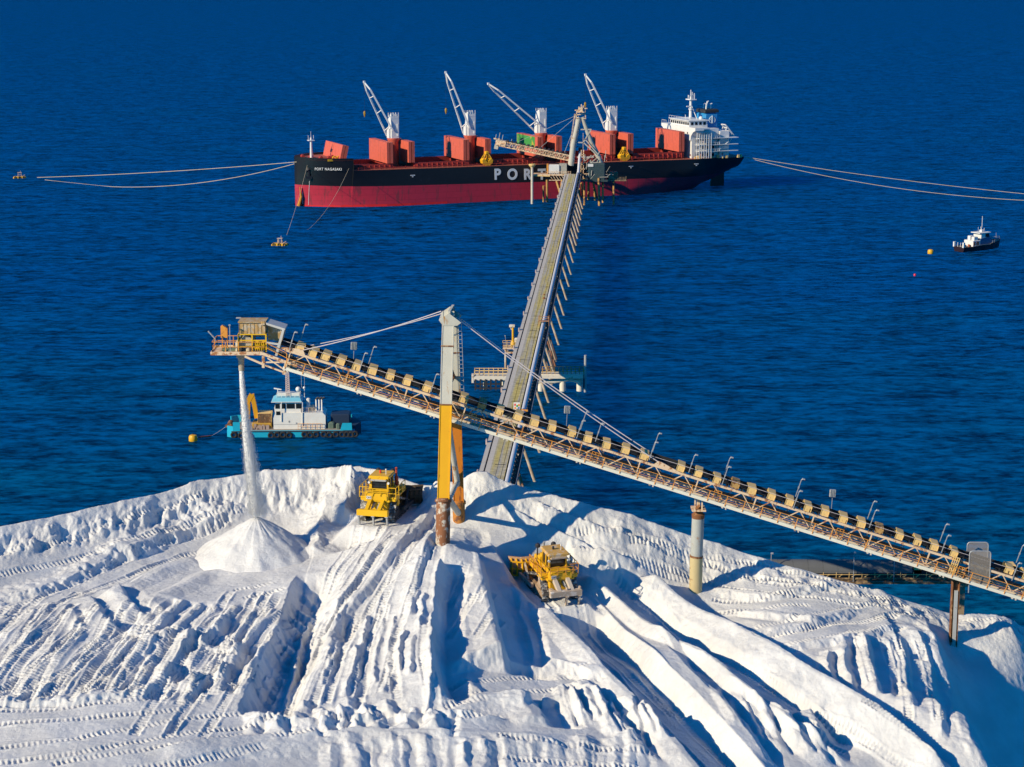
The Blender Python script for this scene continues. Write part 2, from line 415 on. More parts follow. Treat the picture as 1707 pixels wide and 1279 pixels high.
def track(path, px=True, gauge=2.6, w=0.74, depth=0.13, cleat=0.11, period=0.42, blade=True, single=False, taper=0.5, flat=0.0):
    P = [onground(*p) for p in path] if px else path
    W = gauge/2 + w + 0.6
    xs = [p[0] for p in P]; ys = [p[1] for p in P]
    i0, i1 = np.searchsorted(gx, [min(xs)-W, max(xs)+W]); j0, j1 = np.searchsorted(gy, [min(ys)-W, max(ys)+W])
    if i1 <= i0 or j1 <= j0: return
    X = GX[j0:j1, i0:i1]; Y = GY[j0:j1, i0:i1]
    best = np.full(X.shape, 1e9); sd = np.full(X.shape, 1e9); par = np.zeros(X.shape)
    s = 0.0; tot = sum(math.dist(P[k], P[k+1]) for k in range(len(P)-1))
    for k in range(len(P)-1):
        ax, ay = P[k]; bx_, by_ = P[k+1]; ln = math.dist(P[k], P[k+1])
        if ln < 1e-4: continue
        tx, ty = (bx_-ax)/ln, (by_-ay)/ln
        u = (X-ax)*tx + (Y-ay)*ty; uu = np.clip(u, 0, ln)
        d = np.hypot(X-ax-tx*uu, Y-ay-ty*uu); sg = np.where(-(X-ax)*ty+(Y-ay)*tx >= 0, 1., -1.)
        m = d < best; best = np.where(m, d, best); sd = np.where(m, d*sg, sd); par = np.where(m, s+u, par); s += ln
    t = np.clip(par/taper, 0, 1)*np.clip((tot-par)/taper, 0, 1)
    h = 0
    for c in ((0,) if single else (-gauge/2, gauge/2)):
        dd = np.abs(sd-c + 0.06*N1[j0:j1, i0:i1])
        inb = np.clip((w/2-dd)/0.08+0.5, 0, 1)
        rim = np.exp(-((dd-w/2-0.12)/0.13)**2)
        h = h + inb*(-depth + cleat*np.where(np.sin(2*math.pi*par/period) > 0.1, 1.0, -0.7)) + rim*depth*0.8
    k = np.clip(0.45 + 2.2*vnoise(par*0.9, sd*0.35, 1.7, 55) + 0.35, 0.4, 1.0)
    GZ[j0:j1, i0:i1] += h*t*k

R_ = random.Random(5)
# --- trench cut by the right-hand dozer and its windrows
stamp([(880,945),(905,985),(960,1030),(1060,1125),(1160,1225),(1230,1310),(1290,1400)],
      [(-5.2,0),(-3.6,0.8),(-3.0,0.85),(-2.2,-1.55),(2.0,-1.6),(2.6,-0.2),(3.3,0.75),(4.2,0.4),(5.6,0)], (4,3), 0.14)
# --- next trench to the right, in the lee of a long windrow
stamp([(975,945),(1050,1010),(1150,1080),(1260,1150),(1350,1215),(1440,1275)],
      [(-3.0,0),(-1.9,1.3),(-1.5,1.3),(-0.4,-0.8),(2.3,-0.9),(2.8,-0.3),(3.4,0)], (3,4), 0.13)
# --- high bright windrow between the second trench and the right-hand bench
stamp([(1058,962),(1105,992),(1205,1056),(1325,1126),(1445,1194),(1560,1280),(1600,1320)],
      [(-3.4,0),(-2.2,0.5),(-0.3,1.55),(0.1,1.6),(1.0,0.3),(1.8,-0.5),(3.2,-0.25),(4.5,0)], (2.5,4), 0.15)
# lower ridges running down between the trenches
stamp([(1085,1060),(1150,1130),(1230,1210),(1290,1290)], [(-1.6,0),(-0.2,0.6),(0.3,0.5),(1.1,-0.35),(2.2,0)], (3,3), 0.14)
stamp([(1190,1130),(1300,1215),(1400,1290)], [(-1.6,0),(-0.3,0.5),(0.2,0.5),(0.9,-0.4),(2.2,0)], (3,3), 0.14)
# --- bright ridge running down from the pylon
stamp([(736,940),(724,975),(716,1040),(716,1110),(735,1185)],
      [(-5.5,0),(-3.5,0.3),(-0.5,1.25),(0.2,1.3),(0.9,-0.1),(1.4,-0.8),(2.3,-0.5),(3.2,0)], (1.5,3), 0.12)
stamp([(765,880),(752,915),(745,950)], [(-3.2,0),(-0.8,0.25),(0.8,0.3),(2.2,-0.2),(3.5,0)], (1,2), 0.5)
# --- facet ridge and the wide shaded gully to the right of it
stamp([(792,925),(808,990),(822,1050),(838,1112)],
      [(-3.8,0),(-2.2,0.2),(-0.3,1.1),(0.1,1.1),(0.9,-0.6),(3.2,-1.1),(4.0,-0.6),(5.0,0)], (2,1.2), 0.12)
stamp([(862,985),(885,1060),(893,1112)], [(-0.9,0),(0,0.35),(0.8,-0.3),(1.6,0)], (2,1.5), 0.2)
# --- benches below the facet
stamp([(745,1108),(830,1098),(930,1108),(1000,1140)], [(-3.0,-0.5),(-0.6,-0.55),(0.3,0.5),(0.9,0.3),(1.6,0)], (1.5,2), 0.3)
stamp([(745,1178),(850,1170),(885,1180)], [(-1.8,0),(-0.9,0.15),(0.6,0.6),(1.1,0.45),(2.0,0)], (1,0.6), 0.3)
stamp([(870,1160),(892,1190),(905,1215)], [(-2.5,0),(-0.5,0.6),(0.3,0.5),(1.2,-0.7),(3.0,-0.6),(4.2,0)], (0.6,1), 0.3)
stamp([(965,1130),(1000,1180),(1050,1235),(1090,1279)], [(-2,0),(-0.4,0.5),(0.3,0.5),(1.2,-0.2),(2,0)], (1,2), 0.4)
# --- dark scarp below the cone on the left
stamp([(500,955),(478,1010),(455,1075),(425,1140),(398,1195)],
      [(-3.4,0),(-1.0,0.2),(-0.3,0.3),(0.5,-1.3),(1.7,-2.2),(3.0,-1.4),(4.6,0)], (3.5,2.0), 0.14, jag=0.1)
# --- pit between cone and left-hand dozer
stamp([(545,835),(535,880),(520,930)], [(-4,0),(-2,0.2),(0,0.9),(1.0,0.1),(3.2,-0.9),(5.6,-0.6),(7,0)], (1.5,2), 0.4)
stamp([(592,795),(590,830),(578,870)], [(-3.5,0),(-1.4,1.3),(-0.3,1.7),(0.7,0.5),(1.7,-0.1),(3,0)], (0.8,1.2), 0.35)
stamp([(585,800),(575,808),(560,812)], [(-1.4,0),(0,0.8),(1.4,0)], (0.6,0.6), 0.4)
# --- long dozer passes running down from the left-hand dozer
stamp([(725,838),(690,890),(640,950),(590,1010),(548,1065)], [(-1.5,0.05),(-0.9,0.25),(-0.3,0.2),(0.2,-0.45),(1.5,-0.5),(1.9,0),(2.4,0)], (2,2), 0.18)
stamp([(728,875),(708,930),(690,990),(680,1045)], [(-1.2,0),(-0.3,0.3),(0.1,0.25),(0.5,-0.3),(1.4,-0.3),(1.9,0)], (2,2), 0.15)
stamp([(640,905),(600,960),(565,1000),(530,1045)], [(-0.8,0),(-0.1,0.22),(0.3,-0.2),(1.0,-0.2),(1.3,0)], (2,2), 0.2)
for i in range(15):
    x = 500 + i*16 + R_.uniform(-4, 4)
    y0 = R_.uniform(1000, 1090); y1 = y0 + R_.uniform(60, 150)
    dx = (x - 690) * 0.12
    stamp([(x, y0), (x + dx*0.6 - 4, (y0+y1)/2), (x + dx - 10, y1)],
          [(-0.7,0),(-0.15,R_.uniform(0.15,0.4)),(0.2,-0.15),(0.6,-R_.uniform(0.15,0.35)),(1.2,0)], (0.8,0.8), 0.25, jag=0.4, seed=i)
# jumbled spoil at the foot of the passes
for i in range(30):
    x = 430 + i*11 + R_.uniform(-7,7); y0 = 1178 + R_.uniform(-14,14) + abs(i-14)*0.6; y1 = y0 + R_.uniform(20,48)
    stamp([(x, y0), (x + R_.uniform(-8,6), y1)], [(-1.0,0),(-0.2,R_.uniform(0.2,0.42)),(0.15,R_.uniform(0.15,0.3)),(0.7,-0.3),(1.3,0)], (0.5,0.5), 0.3, jag=0.5, seed=i)
stamp([(400,1205),(500,1215),(620,1212),(760,1195),(860,1205)], [(-3,0),(-1.4,0.2),(0.2,0.6),(0.9,-0.2),(2,0)], (3,3), 0.3)
stamp([(230,1262),(420,1240),(600,1228),(780,1232),(960,1240)], [(-2.4,-0.1),(-1.0,0.35),(0.2,0.5),(1.1,0.1),(2,0)], (4,4), 0.25)
for i in range(26):
    x = 560 + i*20 + R_.uniform(-9,9); y0 = 1236 + R_.uniform(-10,8); y1 = 1300
    stamp([(x, y0), (x + R_.uniform(-10,16), y1)], [(-1.2,0),(-0.2,R_.uniform(0.12,0.32)),(0.3,R_.uniform(0.05,0.2)),(0.9,-0.15),(1.5,0)], (0.6,1.2), 0.25, jag=0.4, seed=i)
# --- ribs pushed over the edge between the benches and the main trench
for i in range(13):
    x = 930 + i*13 + R_.uniform(-4,4); y0 = 1142 + i*4.0 + R_.uniform(-8,8); y1 = y0 + R_.uniform(45,75)
    stamp([(x, y0), (x + 12, (y0+y1)/2), (x + 26, y1)], [(-0.8,0),(-0.15,0.4),(0.2,0.35),(0.6,-0.35),(1.1,0)], (0.5,0.8), 0.25, jag=0.4, seed=i)
for i in range(10):
    x = 1190 + i*17 + R_.uniform(-5,5); y0 = 1150 + i*7 + R_.uniform(-8,8); y1 = y0 + R_.uniform(50,90)
    stamp([(x, y0), (x + 18, (y0+y1)/2), (x + 42, y1)], [(-0.9,0),(-0.15,0.32),(0.25,0.2),(0.7,-0.3),(1.3,0)], (0.8,1.0), 0.18, jag=0.5, seed=i+20)
# --- boulder-like hump at lower right
stamp([(1335,1180),(1352,1200),(1362,1225)], [(-1.8,0),(-0.9,0.9),(0.3,1.2),(1.1,0.3),(2.0,-0.3),(3.5,0)], (0.8,0.8), 0.35)
# --- scalloped bench at right
stamp([(1440,1062),(1448,1110),(1462,1160)], [(-1.2,0),(-0.2,0.7),(0.1,0.7),(0.8,-0.5),(1.9,-0.5),(2.6,0)], (0.8,0.8), 0.2)
stamp([(1408,1068),(1408,1110),(1418,1150)], [(-1.2,0),(-0.2,0.5),(0.1,0.5),(0.8,-0.4),(1.5,0)], (0.8,0.8), 0.25)
stamp([(1380,1085),(1385,1120),(1398,1145)], [(-1.0,0),(-0.2,0.5),(0.6,-0.5),(1.5,0)], (0.8,0.8), 0.3)
stamp([(1478,1060),(1486,1110),(1490,1165)], [(-1.2,0),(-0.2,0.2),(0.5,-0.25),(1.3,0)], (1,0.8), 0.2)
stamp([(1503,1052),(1512,1110),(1522,1180)], [(-1.4,0),(-0.2,0.3),(0.5,-0.3),(1.6,0)], (1,0.8), 0.2)
stamp([(1528,1044),(1556,1120),(1566,1180),(1575,1230)], [(-1.2,0.0),(-0.2,0.35),(0.5,-0.35),(1.5,0)], (1,1), 0.2)
# --- crisp brink above the shaded right flank
stamp([(1545,1040),(1562,1100),(1590,1165),(1615,1230),(1650,1300)], [(-3.5,0),(-1.2,0.25),(-0.2,0.7),(0.3,0.65),(1.6,-0.3),(4.5,-0.5),(9,0)], (1.5,3), 0.3)
stamp([(1545,1050),(1566,1074),(1588,1100)], [(-3.5,-0.4),(-1.6,-0.4),(-0.1,0.15),(0.7,-0.1),(1.6,0)], (0.8,1.5), 0.2)
# --- rough broken windrow and bench road behind the left berm
stamp([(-40,1010),(60,985),(150,945),(230,905),(330,872),(410,845)], [(-2.0,0),(-1.5,-0.1),(-0.5,0.65),(0.2,0.6),(0.9,0.3),(1.6,0)], (4,4), 0.8, jag=0.5)
stamp([(170,1000),(250,960),(330,930)], [(-1.6,0),(-0.3,0.4),(0.3,0.4),(1.0,0)], (1.5,1.5), 0.2)
stamp([(235,1010),(300,980),(345,955),(410,948)], [(-1.8,0),(-0.3,0.32),(0.2,0.32),(1.2,0)], (1,1), 0.12, jag=0.2)
stamp([(148,995),(170,1030),(196,1048)], [(-2.4,0),(-0.2,0.35),(0.1,0.35),(0.6,-0.3),(1.5,-0.2),(2.2,0)], (1.2,1.2), 0.08)
stamp([(194,978),(214,1005),(236,1028)], [(-2.4,0),(-0.2,0.35),(0.1,0.35),(0.6,-0.3),(1.5,-0.2),(2.2,0)], (1.2,1.2), 0.08)
stamp([(120,1020),(132,1045)], [(-1.2,0),(-0.2,0.25),(0.2,0.25),(0.8,-0.2),(1.5,0)], (0.6,0.6), 0.3)
stamp([(205,1045),(300,1065),(420,1092)], [(-1.4,0),(-0.3,0.3),(0.4,0.35),(1.2,0)], (1,1), 0.3)
# diagonal dozer passes over the whole left-hand field, each with ragged windrows along its edges
for i in range(17):
    x = -95 + i*31 + R_.uniform(-6,6); sk = R_.uniform(-14,14)
    yt = 1000 + R_.uniform(-8,22) + max(0,(60-x))*0.10; yb = 1168 + R_.uniform(-14,10)
    if x > 330: yb -= 18
    hh = R_.uniform(0.12, 0.26); h2 = R_.uniform(0.04, 0.14)
    P_ = [(x+125+sk*0.3, yt), (x+78+sk, (yt*2+yb)/3), (x+38+sk, (yt+yb*2)/3), (x, yb)]
    stamp(P_, [(-2.4,0),(-1.9,h2*0.5),(-1.55,h2),(-1.1,-0.12),(0.9,-0.18),(1.3,hh),(1.6,hh*0.9),(2.2,0)], (1.0,1.0), 0.10, jag=0.4, seed=i)
    track([(p[0]-3, p[1]+4) for p in P_], depth=0.1)
for i in range(10):
    x = R_.uniform(220, 440); y = R_.uniform(1030, 1160); L_ = R_.uniform(16, 36); hh = R_.uniform(0.22, 0.42)
    stamp([(x+L_*0.35, y-L_*0.5), (x-L_*0.35, y+L_*0.5)], [(-1.2,0),(-0.3,hh*0.8),(0.1,hh),(0.6,-hh*0.5),(1.2,-hh*0.3),(1.9,0)], (0.8,0.8), 0.15, jag=0.2, seed=i)
for x, y, L_ in ((395,1090,30),(340,1060,26),(240,1150,22),(365,1040,20),(330,1140,30),(285,1120,26),(370,1130,40)):
    stamp([(x+8, y-L_*.6), (x-8, y+L_*.6)], [(-1.6,0),(-0.2,0.3),(0.15,0.3),(0.7,-0.4),(1.3,-0.3),(1.9,0)], (0.9,0.9), 0.12)
stamp([(-20,1192),(120,1188),(240,1175)], [(-1.6,-0.1),(1.8,-0.15),(2.2,0.3),(2.9,0.25),(3.6,0)], (1,2), 0.3)
# right-hand plateau behind the column: low windrows
for (a, b_, c) in (((1180,985),(1290,1000),(1400,975)), ((1240,1060),(1340,1045),(1440,1020)), ((1200,1020),(1300,1030),(1380,1045)), ((1290,1080),(1390,1075),(1500,1040))):
    stamp([a, b_, c], [(-1.6,0),(-0.5,-0.15),(0.2,0.35),(0.7,0.3),(1.4,0)], (2,2), 0.4)
for (a, b_, c) in (((880,835),(1000,885),(1110,925)), ((840,850),(960,905),(1040,950)), ((930,915),(1000,930),(1060,950))):
    stamp([a, b_, c], [(-1.6,0),(-0.4,0.35),(0.1,0.4),(0.6,-0.25),(1.4,0)], (2,2), 0.35)
stamp([(985,945),(1025,938),(1062,945)], [(-1.2,-0.2),(-0.2,0.5),(0.3,0.55),(1.0,0)], (0.8,0.6), 0.5)

# --- tracks of cleats
for a in ([(905,990),(960,1022),(1080,1140),(1190,1250),(1240,1310)],
          [(1000,950),(1080,1020),(1180,1090),(1300,1160),(1400,1235)],
          [(700,860),(640,940),(570,1040),(520,1130)], [(715,880),(680,960),(640,1060),(610,1160)], [(640,890),(580,960),(520,1040),(470,1150)],
          [(620,1010),(590,1100),(570,1180)], [(560,1030),(525,1100),(495,1180)], [(685,1050),(680,1110),(690,1170)],
          [(-30,945),(100,922),(200,890),(330,850),(400,835)], [(-30,1035),(80,1005),(170,965),(290,915),(400,880)],
          [(-30,1195),(100,1188),(240,1178),(300,1172)], [(-20,1262),(120,1245),(230,1225),(330,1210),(430,1205)], [(90,1285),(300,1262),(430,1238)],
          [(210,1048),(320,1065),(430,1095)], [(440,1225),(600,1205)], [(0,1080),(60,1020),(110,985)], [(0,1130),(70,1075),(150,1010)],
          [(10,1160),(90,1110),(170,1045)], [(90,1165),(160,1110),(210,1060)], [(160,1165),(230,1100),(270,1050)], [(250,1230),(300,1150),(340,1080)],
          [(310,1230),(350,1170),(400,1080)], [(330,1120),(365,1050),(410,985)], [(400,1130),(430,1060),(470,990)],
          [(395,990),(430,985),(470,975)],
          [(760,1145),(860,1132),(1000,1128)], [(750,1190),(830,1180)], [(830,1250),(960,1262),(1100,1279)],
          [(960,905),(1100,925),(1250,950),(1420,985),(1560,1018),(1720,1068)], [(1050,920),(1180,960),(1300,985),(1420,1000),(1520,1020)],
          [(1215,1060),(1330,1042),(1440,1025),(1520,1018)], [(1240,1075),(1340,1060),(1500,1035)], [(1180,1010),(1260,1010),(1340,1000)],
          [(1450,1062),(1466,1110),(1478,1150)], [(1510,1060),(1530,1120),(1540,1200)], [(1250,1130),(1340,1190),(1430,1240)],
          [(1420,1200),(1490,1250),(1560,1290)], [(770,1010),(800,960)], [(770,1060),(815,1010)],[(455,1180),(480,1120),(510,1060)]):
    track(a)

# gullies down the dark scarp
for i in range(11):
    x = 497 - i*9 + R_.uniform(-2,2); y = 975 + i*20 + R_.uniform(-5,5)
    stamp([(x-4, y), (x+34, y+9+i)], [(-0.9,0),(-0.2,-0.25),(0.2,0.2),(0.9,0)], (0.5,0.8), 0.15, jag=0.4, seed=i)
stamp([(515,960),(505,1020),(480,1090),(455,1150),(440,1190)], [(-0.8,0),(-0.1,0.25),(0.3,0.3),(0.9,-0.1),(1.5,0)], (1,1), 0.4, jag=0.5)


# flutes and slumps on the outer berm, general lumpiness
gyy, gxx = np.gradient(GZ, gy, gx)
steep = np.clip((np.hypot(gyy, gxx)-0.45)/0.5, 0, 1)
GZ += steep*(np.abs(fbm(GX, GY, 0.9, 211, 3))*0.13 + fbm(GX, GY, 0.32, 221, 2)*0.07 - 0.03)
del gyy, gxx
cy = np.interp(GX, crestX, crestY)
dcr = cy - GY                                   # metres in front of the crest
band = np.exp(-((dcr-2.2)/1.9)**2)
flut = fbm(GX, GY*0.45, 1.15, 91, 4)
GZ += band*(flut*1.15)*np.where(GX < -14, 1.0, 0.45)
GZ += np.exp(-(dcr/1.2)**2)*fbm(GX, GY, 2.2, 95, 3)*0.5
GZ += fbm(GX, GY, 7.0, 121, 3)*0.35 + N1*0.07 + N2*0.035 + vnoise(GX, GY, 0.22, 131)*0.02
# outer face of the stockpile and the cliff under it, down into the sea
cz_ = np.interp(GX, crestX, np.array([p.z for p in pts[:len(CT)]]))
over = np.maximum(GY-cy, 0)
GZ = np.where(GY > cy+0.6, np.minimum(GZ, cz_+0.3-0.72*(over-0.6)), GZ)
GZ = np.where(GX > 62, np.minimum(GZ, 22-0.7*(GX-62)), GZ); GZ = np.maximum(GZ, -6)

pad(*DOZ[0], slope=0.02); pad(*DOZ[1], slope=0.09, lift=0.6)
j_ = 0
track([(920,990),(962,1040),(1030,1105),(1100,1170)]); track([(620,880),(598,915),(570,955),(540,1000)])
track([(900,960),(925,1000),(975,1050)], depth=0.08)

def ground_z(x, y):
    i = int(np.clip(np.searchsorted(gx, x), 1, len(gx)-1)); j = int(np.clip(np.searchsorted(gy, y), 1, len(gy)-1))
    return float(GZ[j, i])

def make_terrain():
    ny, nx = GX.shape
    me = bpy.data.meshes.new('salt_ground')
    co = np.stack([GX, GY, GZ], -1).reshape(-1, 3).astype(np.float32)
    me.vertices.add(len(co)); me.vertices.foreach_set('co', co.ravel())
    idx = np.arange(ny*nx).reshape(ny, nx)
    q = np.stack([idx[:-1,:-1], idx[:-1,1:], idx[1:,1:], idx[1:,:-1]], -1).reshape(-1, 4).astype(np.int32)
    me.loops.add(q.size); me.loops.foreach_set('vertex_index', q.ravel())
    me.polygons.add(len(q)); me.polygons.foreach_set('loop_start', np.arange(0, q.size, 4, dtype=np.int32))
    me.update(calc_edges=True); me.validate()
    me.polygons.foreach_set('use_smooth', np.ones(len(me.polygons), dtype=bool))
    m, nt, b = new_mat('salt'); N, L = nt.nodes, nt.links
    tc = N.new('ShaderNodeNewGeometry')
    n1 = N.new('ShaderNodeTexNoise'); n1.inputs['Scale'].default_value = 0.25; n1.inputs['Detail'].default_value = 8
    L.new(tc.outputs['Position'], n1.inputs['Vector'])
    cr = N.new('ShaderNodeValToRGB'); cr.color_ramp.elements[0].position = 0.35; cr.color_ramp.elements[1].position = 0.65
    cr.color_ramp.elements[0].color = (0.72, 0.715, 0.71, 1); cr.color_ramp.elements[1].color = (0.86, 0.855, 0.845, 1)
    L.new(n1.outputs[0], cr.inputs[0]); L.new(cr.outputs[0], b.inputs['Base Color'])
    b.inputs['Roughness'].default_value = 0.9; b.inputs['Specular IOR Level'].default_value = 0.25
    n2 = N.new('ShaderNodeTexNoise'); n2.inputs['Scale'].default_value = 3.2; n2.inputs['Detail'].default_value = 9; n2.inputs['Roughness'].default_value = 0.75
    L.new(tc.outputs['Position'], n2.inputs['Vector'])
    bp = N.new('ShaderNodeBump'); bp.inputs['Strength'].default_value = 0.7; bp.inputs['Distance'].default_value = 0.16
    L.new(n2.outputs[0], bp.inputs['Height']); L.new(bp.outputs[0], b.inputs['Normal'])
    me.materials.append(m); MATS['salt'] = m
    o = bpy.data.objects.new('salt_ground', me); COL.objects.link(o); tag(o, kind='structure')
make_terrain()

# ------------------------------------------------------------------ helpers to place things where the photo shows them
def hit(M, px, py, axis, c):
    """local coordinates of the point where a photo sight line meets the local plane axis=c of a thing"""
    Mi = M.inverted(); o = Mi @ Vector((0, 0, CAMZ)); d = Mi.to_3x3() @ ray(px, py)
    return o + d*((c-o[axis])/d[axis])
def frame(origin, xdir, up=(0,0,1)):
    x = Vector(xdir).normalized(); z = Vector(up); y = z.cross(x).normalized(); z = x.cross(y).normalized()
    M = Matrix((x, y, z)).transposed().to_4x4(); M.translation = Vector(origin); return M
def put(o, M):
    o.location = M.to_translation(); o.rotation_euler = M.to_euler()

# ------------------------------------------------------------------ inclined stacking conveyor
cA = atY(620, 652, 199.6); cB = atY(1590, 955.5, 197.0)
MC = frame(cA, cB - cA)
MCi = MC.inverted()
stacker = empty('stacking_conveyor'); put(stacker, MC)
tag(stacker, 'long cream steel conveyor climbing from lower right to a head platform pouring salt', 'conveyor')
def cs(px, py, y=-1.2): return hit(MC, px, py, 1, y)
S0 = cs(478, 607).x; S1 = cs(1790, 1018).x
HT = 1.6
# truss
mb = MB()
bay = 1.52; n = int((S1-S0)/bay)
for y in (-0.95, 1.15):
    mb.bar((S0,y,0.12),(S1,y,0.12),0.16,0.2); mb.bar((S0-0.6,y,HT),(S1,y,HT),0.24,0.22)
    for i in range(n):
        a = S0+i*bay; b = a+bay
        if i % 2 == 0: mb.bar((a,y,0.15),(b,y,HT),0.09)
        else: mb.bar((a,y,HT),(b,y,0.15),0.09)
        if i % 4 == 0: mb.bar((a,y,0.1),(a,y,HT),0.12)
for i in range(0, n, 1):
    a = S0+i*bay; mb.bar((a,-0.95,0.1),(a,1.15,0.1),0.1); mb.bar((a,-0.95,HT),(a,1.15,HT),0.08)
    if i % 2: mb.bar((a,-0.95,0.1),(a+bay,1.15,0.1),0.07)
mb.build('truss', M_cream, stacker)
# walkway on the near side
mb = MB(); mb.box(S0-0.2, S1, -1.85, -1.05, -0.04, 0.02); mb.box(S0-0.2, S1, -1.12, -1.0, -0.15, 0.1)
for i in range(0, n, 5):
    a = S0+i*bay; mb.box(a-0.08, a+0.08, -2.05, 1.3, -0.26, -0.12); mb.box(a+0.3, a+0.42, -2.05, -1.7, -0.3, -0.1)
mb.build('walkway', paint('walkway_grey', (0.66, 0.60, 0.50), 0.65, spot=(0.35,0.24,0.15), spot_amt=0.4, spot_scale=1.2), stacker)
mb = MB(); mb.box(S0-0.2, S1, -2.0, -1.86, -0.14, 0.18); mb.build('kick_beam', paint('kick_cream', (0.92,0.82,0.66), 0.6, spot=(0.5,0.36,0.22), spot_amt=0.15), stacker)
mb = MB()
for i in range(0, int((S1-S0)/1.83)):
    a = S0+i*1.83; mb.bar((a,-2.03,0.0),(a,-2.03,1.1),0.075)
mb.bar((S0,-2.03,1.1),(S1,-2.03,1.1),0.05); mb.bar((S0,-2.03,0.6),(S1,-2.03,0.6),0.035)
for i in (3, 10, 17, 24, 31, 38):     # small service hoops by the rail
    a = S0+i*1.83+0.5
    for q in (0, 0.35, 0.7): mb.bar((a+q,-1.5,0.0),(a+q,-1.5,1.2),0.05)
    mb.bar((a,-1.5,1.2),(a+0.7,-1.5,1.2),0.05); mb.bar((a,-1.5,0.7),(a+0.7,-1.5,0.7),0.05)
mb.build('handrail', M_orange, stacker)
mb = MB()
for i in range(0, int((S1-S0)/3.66)):
    a = S0+i*3.66; mb.bar((a,1.95,0.2),(a,1.95,1.5),0.05)
mb.bar((S0,1.95,1.5),(S1,1.95,1.5),0.05); mb.box(S0, S1, 1.3, 1.95, 0.1, 0.2)
mb.build('far_walkway', M_cream, stacker)
# belt: loaded strand, return strand, idler frames
mb = MB()
prof = [(-0.72,2.05),(-0.35,1.86),(0.35,1.86),(0.72,2.05),(0.72,1.99),(0.35,1.80),(-0.35,1.80),(-0.72,1.99)]
mb.prism(prof, 'x', S0-1.6, S1); mb.box(S0-1.6, S1, -0.6, 0.6, 0.75, 0.79)
mb.box(S0-1.2, S1, 0.86, 0.92, 1.60, 2.35)          # wind board on the far side of the belt
mb.build('belt', M_belt, stacker)
mb = MB()
for i in range(int((S1-S0)/0.95)):
    a = S0+i*0.95
    for y in (-0.8, 0.8): mb.bar((a,y,1.65),(a,y,2.1),0.07)
    mb.bar((a,-0.8,1.7),(a,0.8,1.7),0.08); mb.tube([(a,-0.6,0.68),(a,0.6,0.68)],0.06,6)
mb.bar((S0,-0.8,1.66),(S1,-0.8,1.66),0.06); mb.bar((S0,0.8,1.66),(S1,0.8,1.66),0.06)
for i in range(int((S1-S0)/0.95)): mb.bar((S0+i*0.95,0.55,0.68),(S0+i*0.95,0.8,1.66),0.04)
mb.build('idler_frames', M_dark, stacker)
mb = MB(); mb.bar((S0-1.0,-0.85,2.42),(S1,-0.85,2.42),0.035)
mb.build('pull_cord', M_cable, stacker)
# hoods astride the belt: (photo x)
hx = [500,520.5,541,566,593,620,650,680.5,711] + [740+30.33*i for i in range(0, 40)]
hx = [x for x in hx if x < 1740 and not (1092 < x < 1112) and not (1592 < x < 1665)]
def hoodmesh():
    m = MB()
    pr = [(-0.84,1.76),(-0.84,2.28),(-0.66,2.46),(0.62,2.56),(0.84,2.36),(0.84,1.9),(0.78,1.9),(0.78,2.32),(0.60,2.50),(-0.64,2.40),(-0.78,2.25),(-0.78,1.76)]
    m.prism(pr, 'x', -0.42, 0.42); m.bar((-0.43,-0.86,1.8),(-0.43,-0.86,2.36),0.05); m.bar((0.43,-0.86,1.8),(0.43,-0.86,2.36),0.05)
    return m
hood0 = hoodmesh().build('belt_hood', M_creamhood, stacker)
M_hoodrust = paint('hood_rusty', (0.50,0.30,0.10), 0.7, spot=(0.16,0.06,0.02), spot_amt=0.6, spot_scale=2.5)
_r = random.Random(3)
for i, x in enumerate(hx):
    py = 652 + (x-620)*0.3125 - 33
    p = cs(x, py, -0.84)
    h = hood0 if i == 0 else copy_part(hood0, stacker)
    h.location = (p.x, _r.uniform(-0.04, 0.04), _r.uniform(-0.05, 0.05)); h.rotation_euler = (0, _r.uniform(-0.07, 0.07), _r.uniform(-0.06, 0.06)); h.scale = (_r.uniform(0.84,1.0), 1, 1)
    if abs(x-1464) < 4 or i in (11, 24):
        h.data = h.data.copy(); h.data.materials[0] = M_hoodrust; h['label'] = 'belt hood streaked with brown rust'
# lamp posts, near side and far side
def lamp():
    m = MB(); m.bar((0,0,0),(0,0,1.85),0.07); m.bar((0,0,1.85),(0.18,-0.1,1.98),0.06); m.bbox(0.02,0.34,-0.2,0.02,1.94,2.06,0.03); m.box(-0.06,0.06,-0.06,0.06,0.9,1.1)
    return m
lp0 = lamp().build('lamp_post', M_galv, stacker); first = True
for (x, y, far) in [(482,584,0),(500,571,1),(599,619,0),(614,608,1),(718,654,0),(961,731,0),(967.6,716,1),(992.5,736,0),(1082,767,0),(1088,752,1),(1148,788,0),
                    (1203.5,808,0),(1207,792,1),(1322,848,0),(1326,828,1),(1449,880,0),(1446,865,1),(1569,922,0),(1566.4,903,1),(1686.5,968,0),(1694,938,1)]:
    yy = 1.35 if far else -1.15
    p = cs(x, y, yy); o = lp0 if first else copy_part(lp0, stacker); first = False
    o.location = (p.x, yy, p.z if far else max(p.z, 1.3))
# floodlight boxes on stalks behind the belt
def flood():
    m = MB(); m.bar((0,0,0),(0,0,1.5),0.05); m.bbox(-0.32,0.32,-0.12,0.12,1.5,2.25,0.04)
    for q in (-0.22,-0.07,0.08,0.23): m.box(q-0.03,q+0.03,-0.2,-0.12,1.5,2.25)
    return m
f0 = flood().build('floodlight', M_galv, stacker); first = True
for x, y in ((589,607),(944,713),(1385.5,852)):
    p = cs(x, y, 1.9); o = f0 if first else copy_part(f0, stacker); first = False
    o.location = (p.x, 1.9, p.z); o.rotation_euler = (0, -0.25, 0)
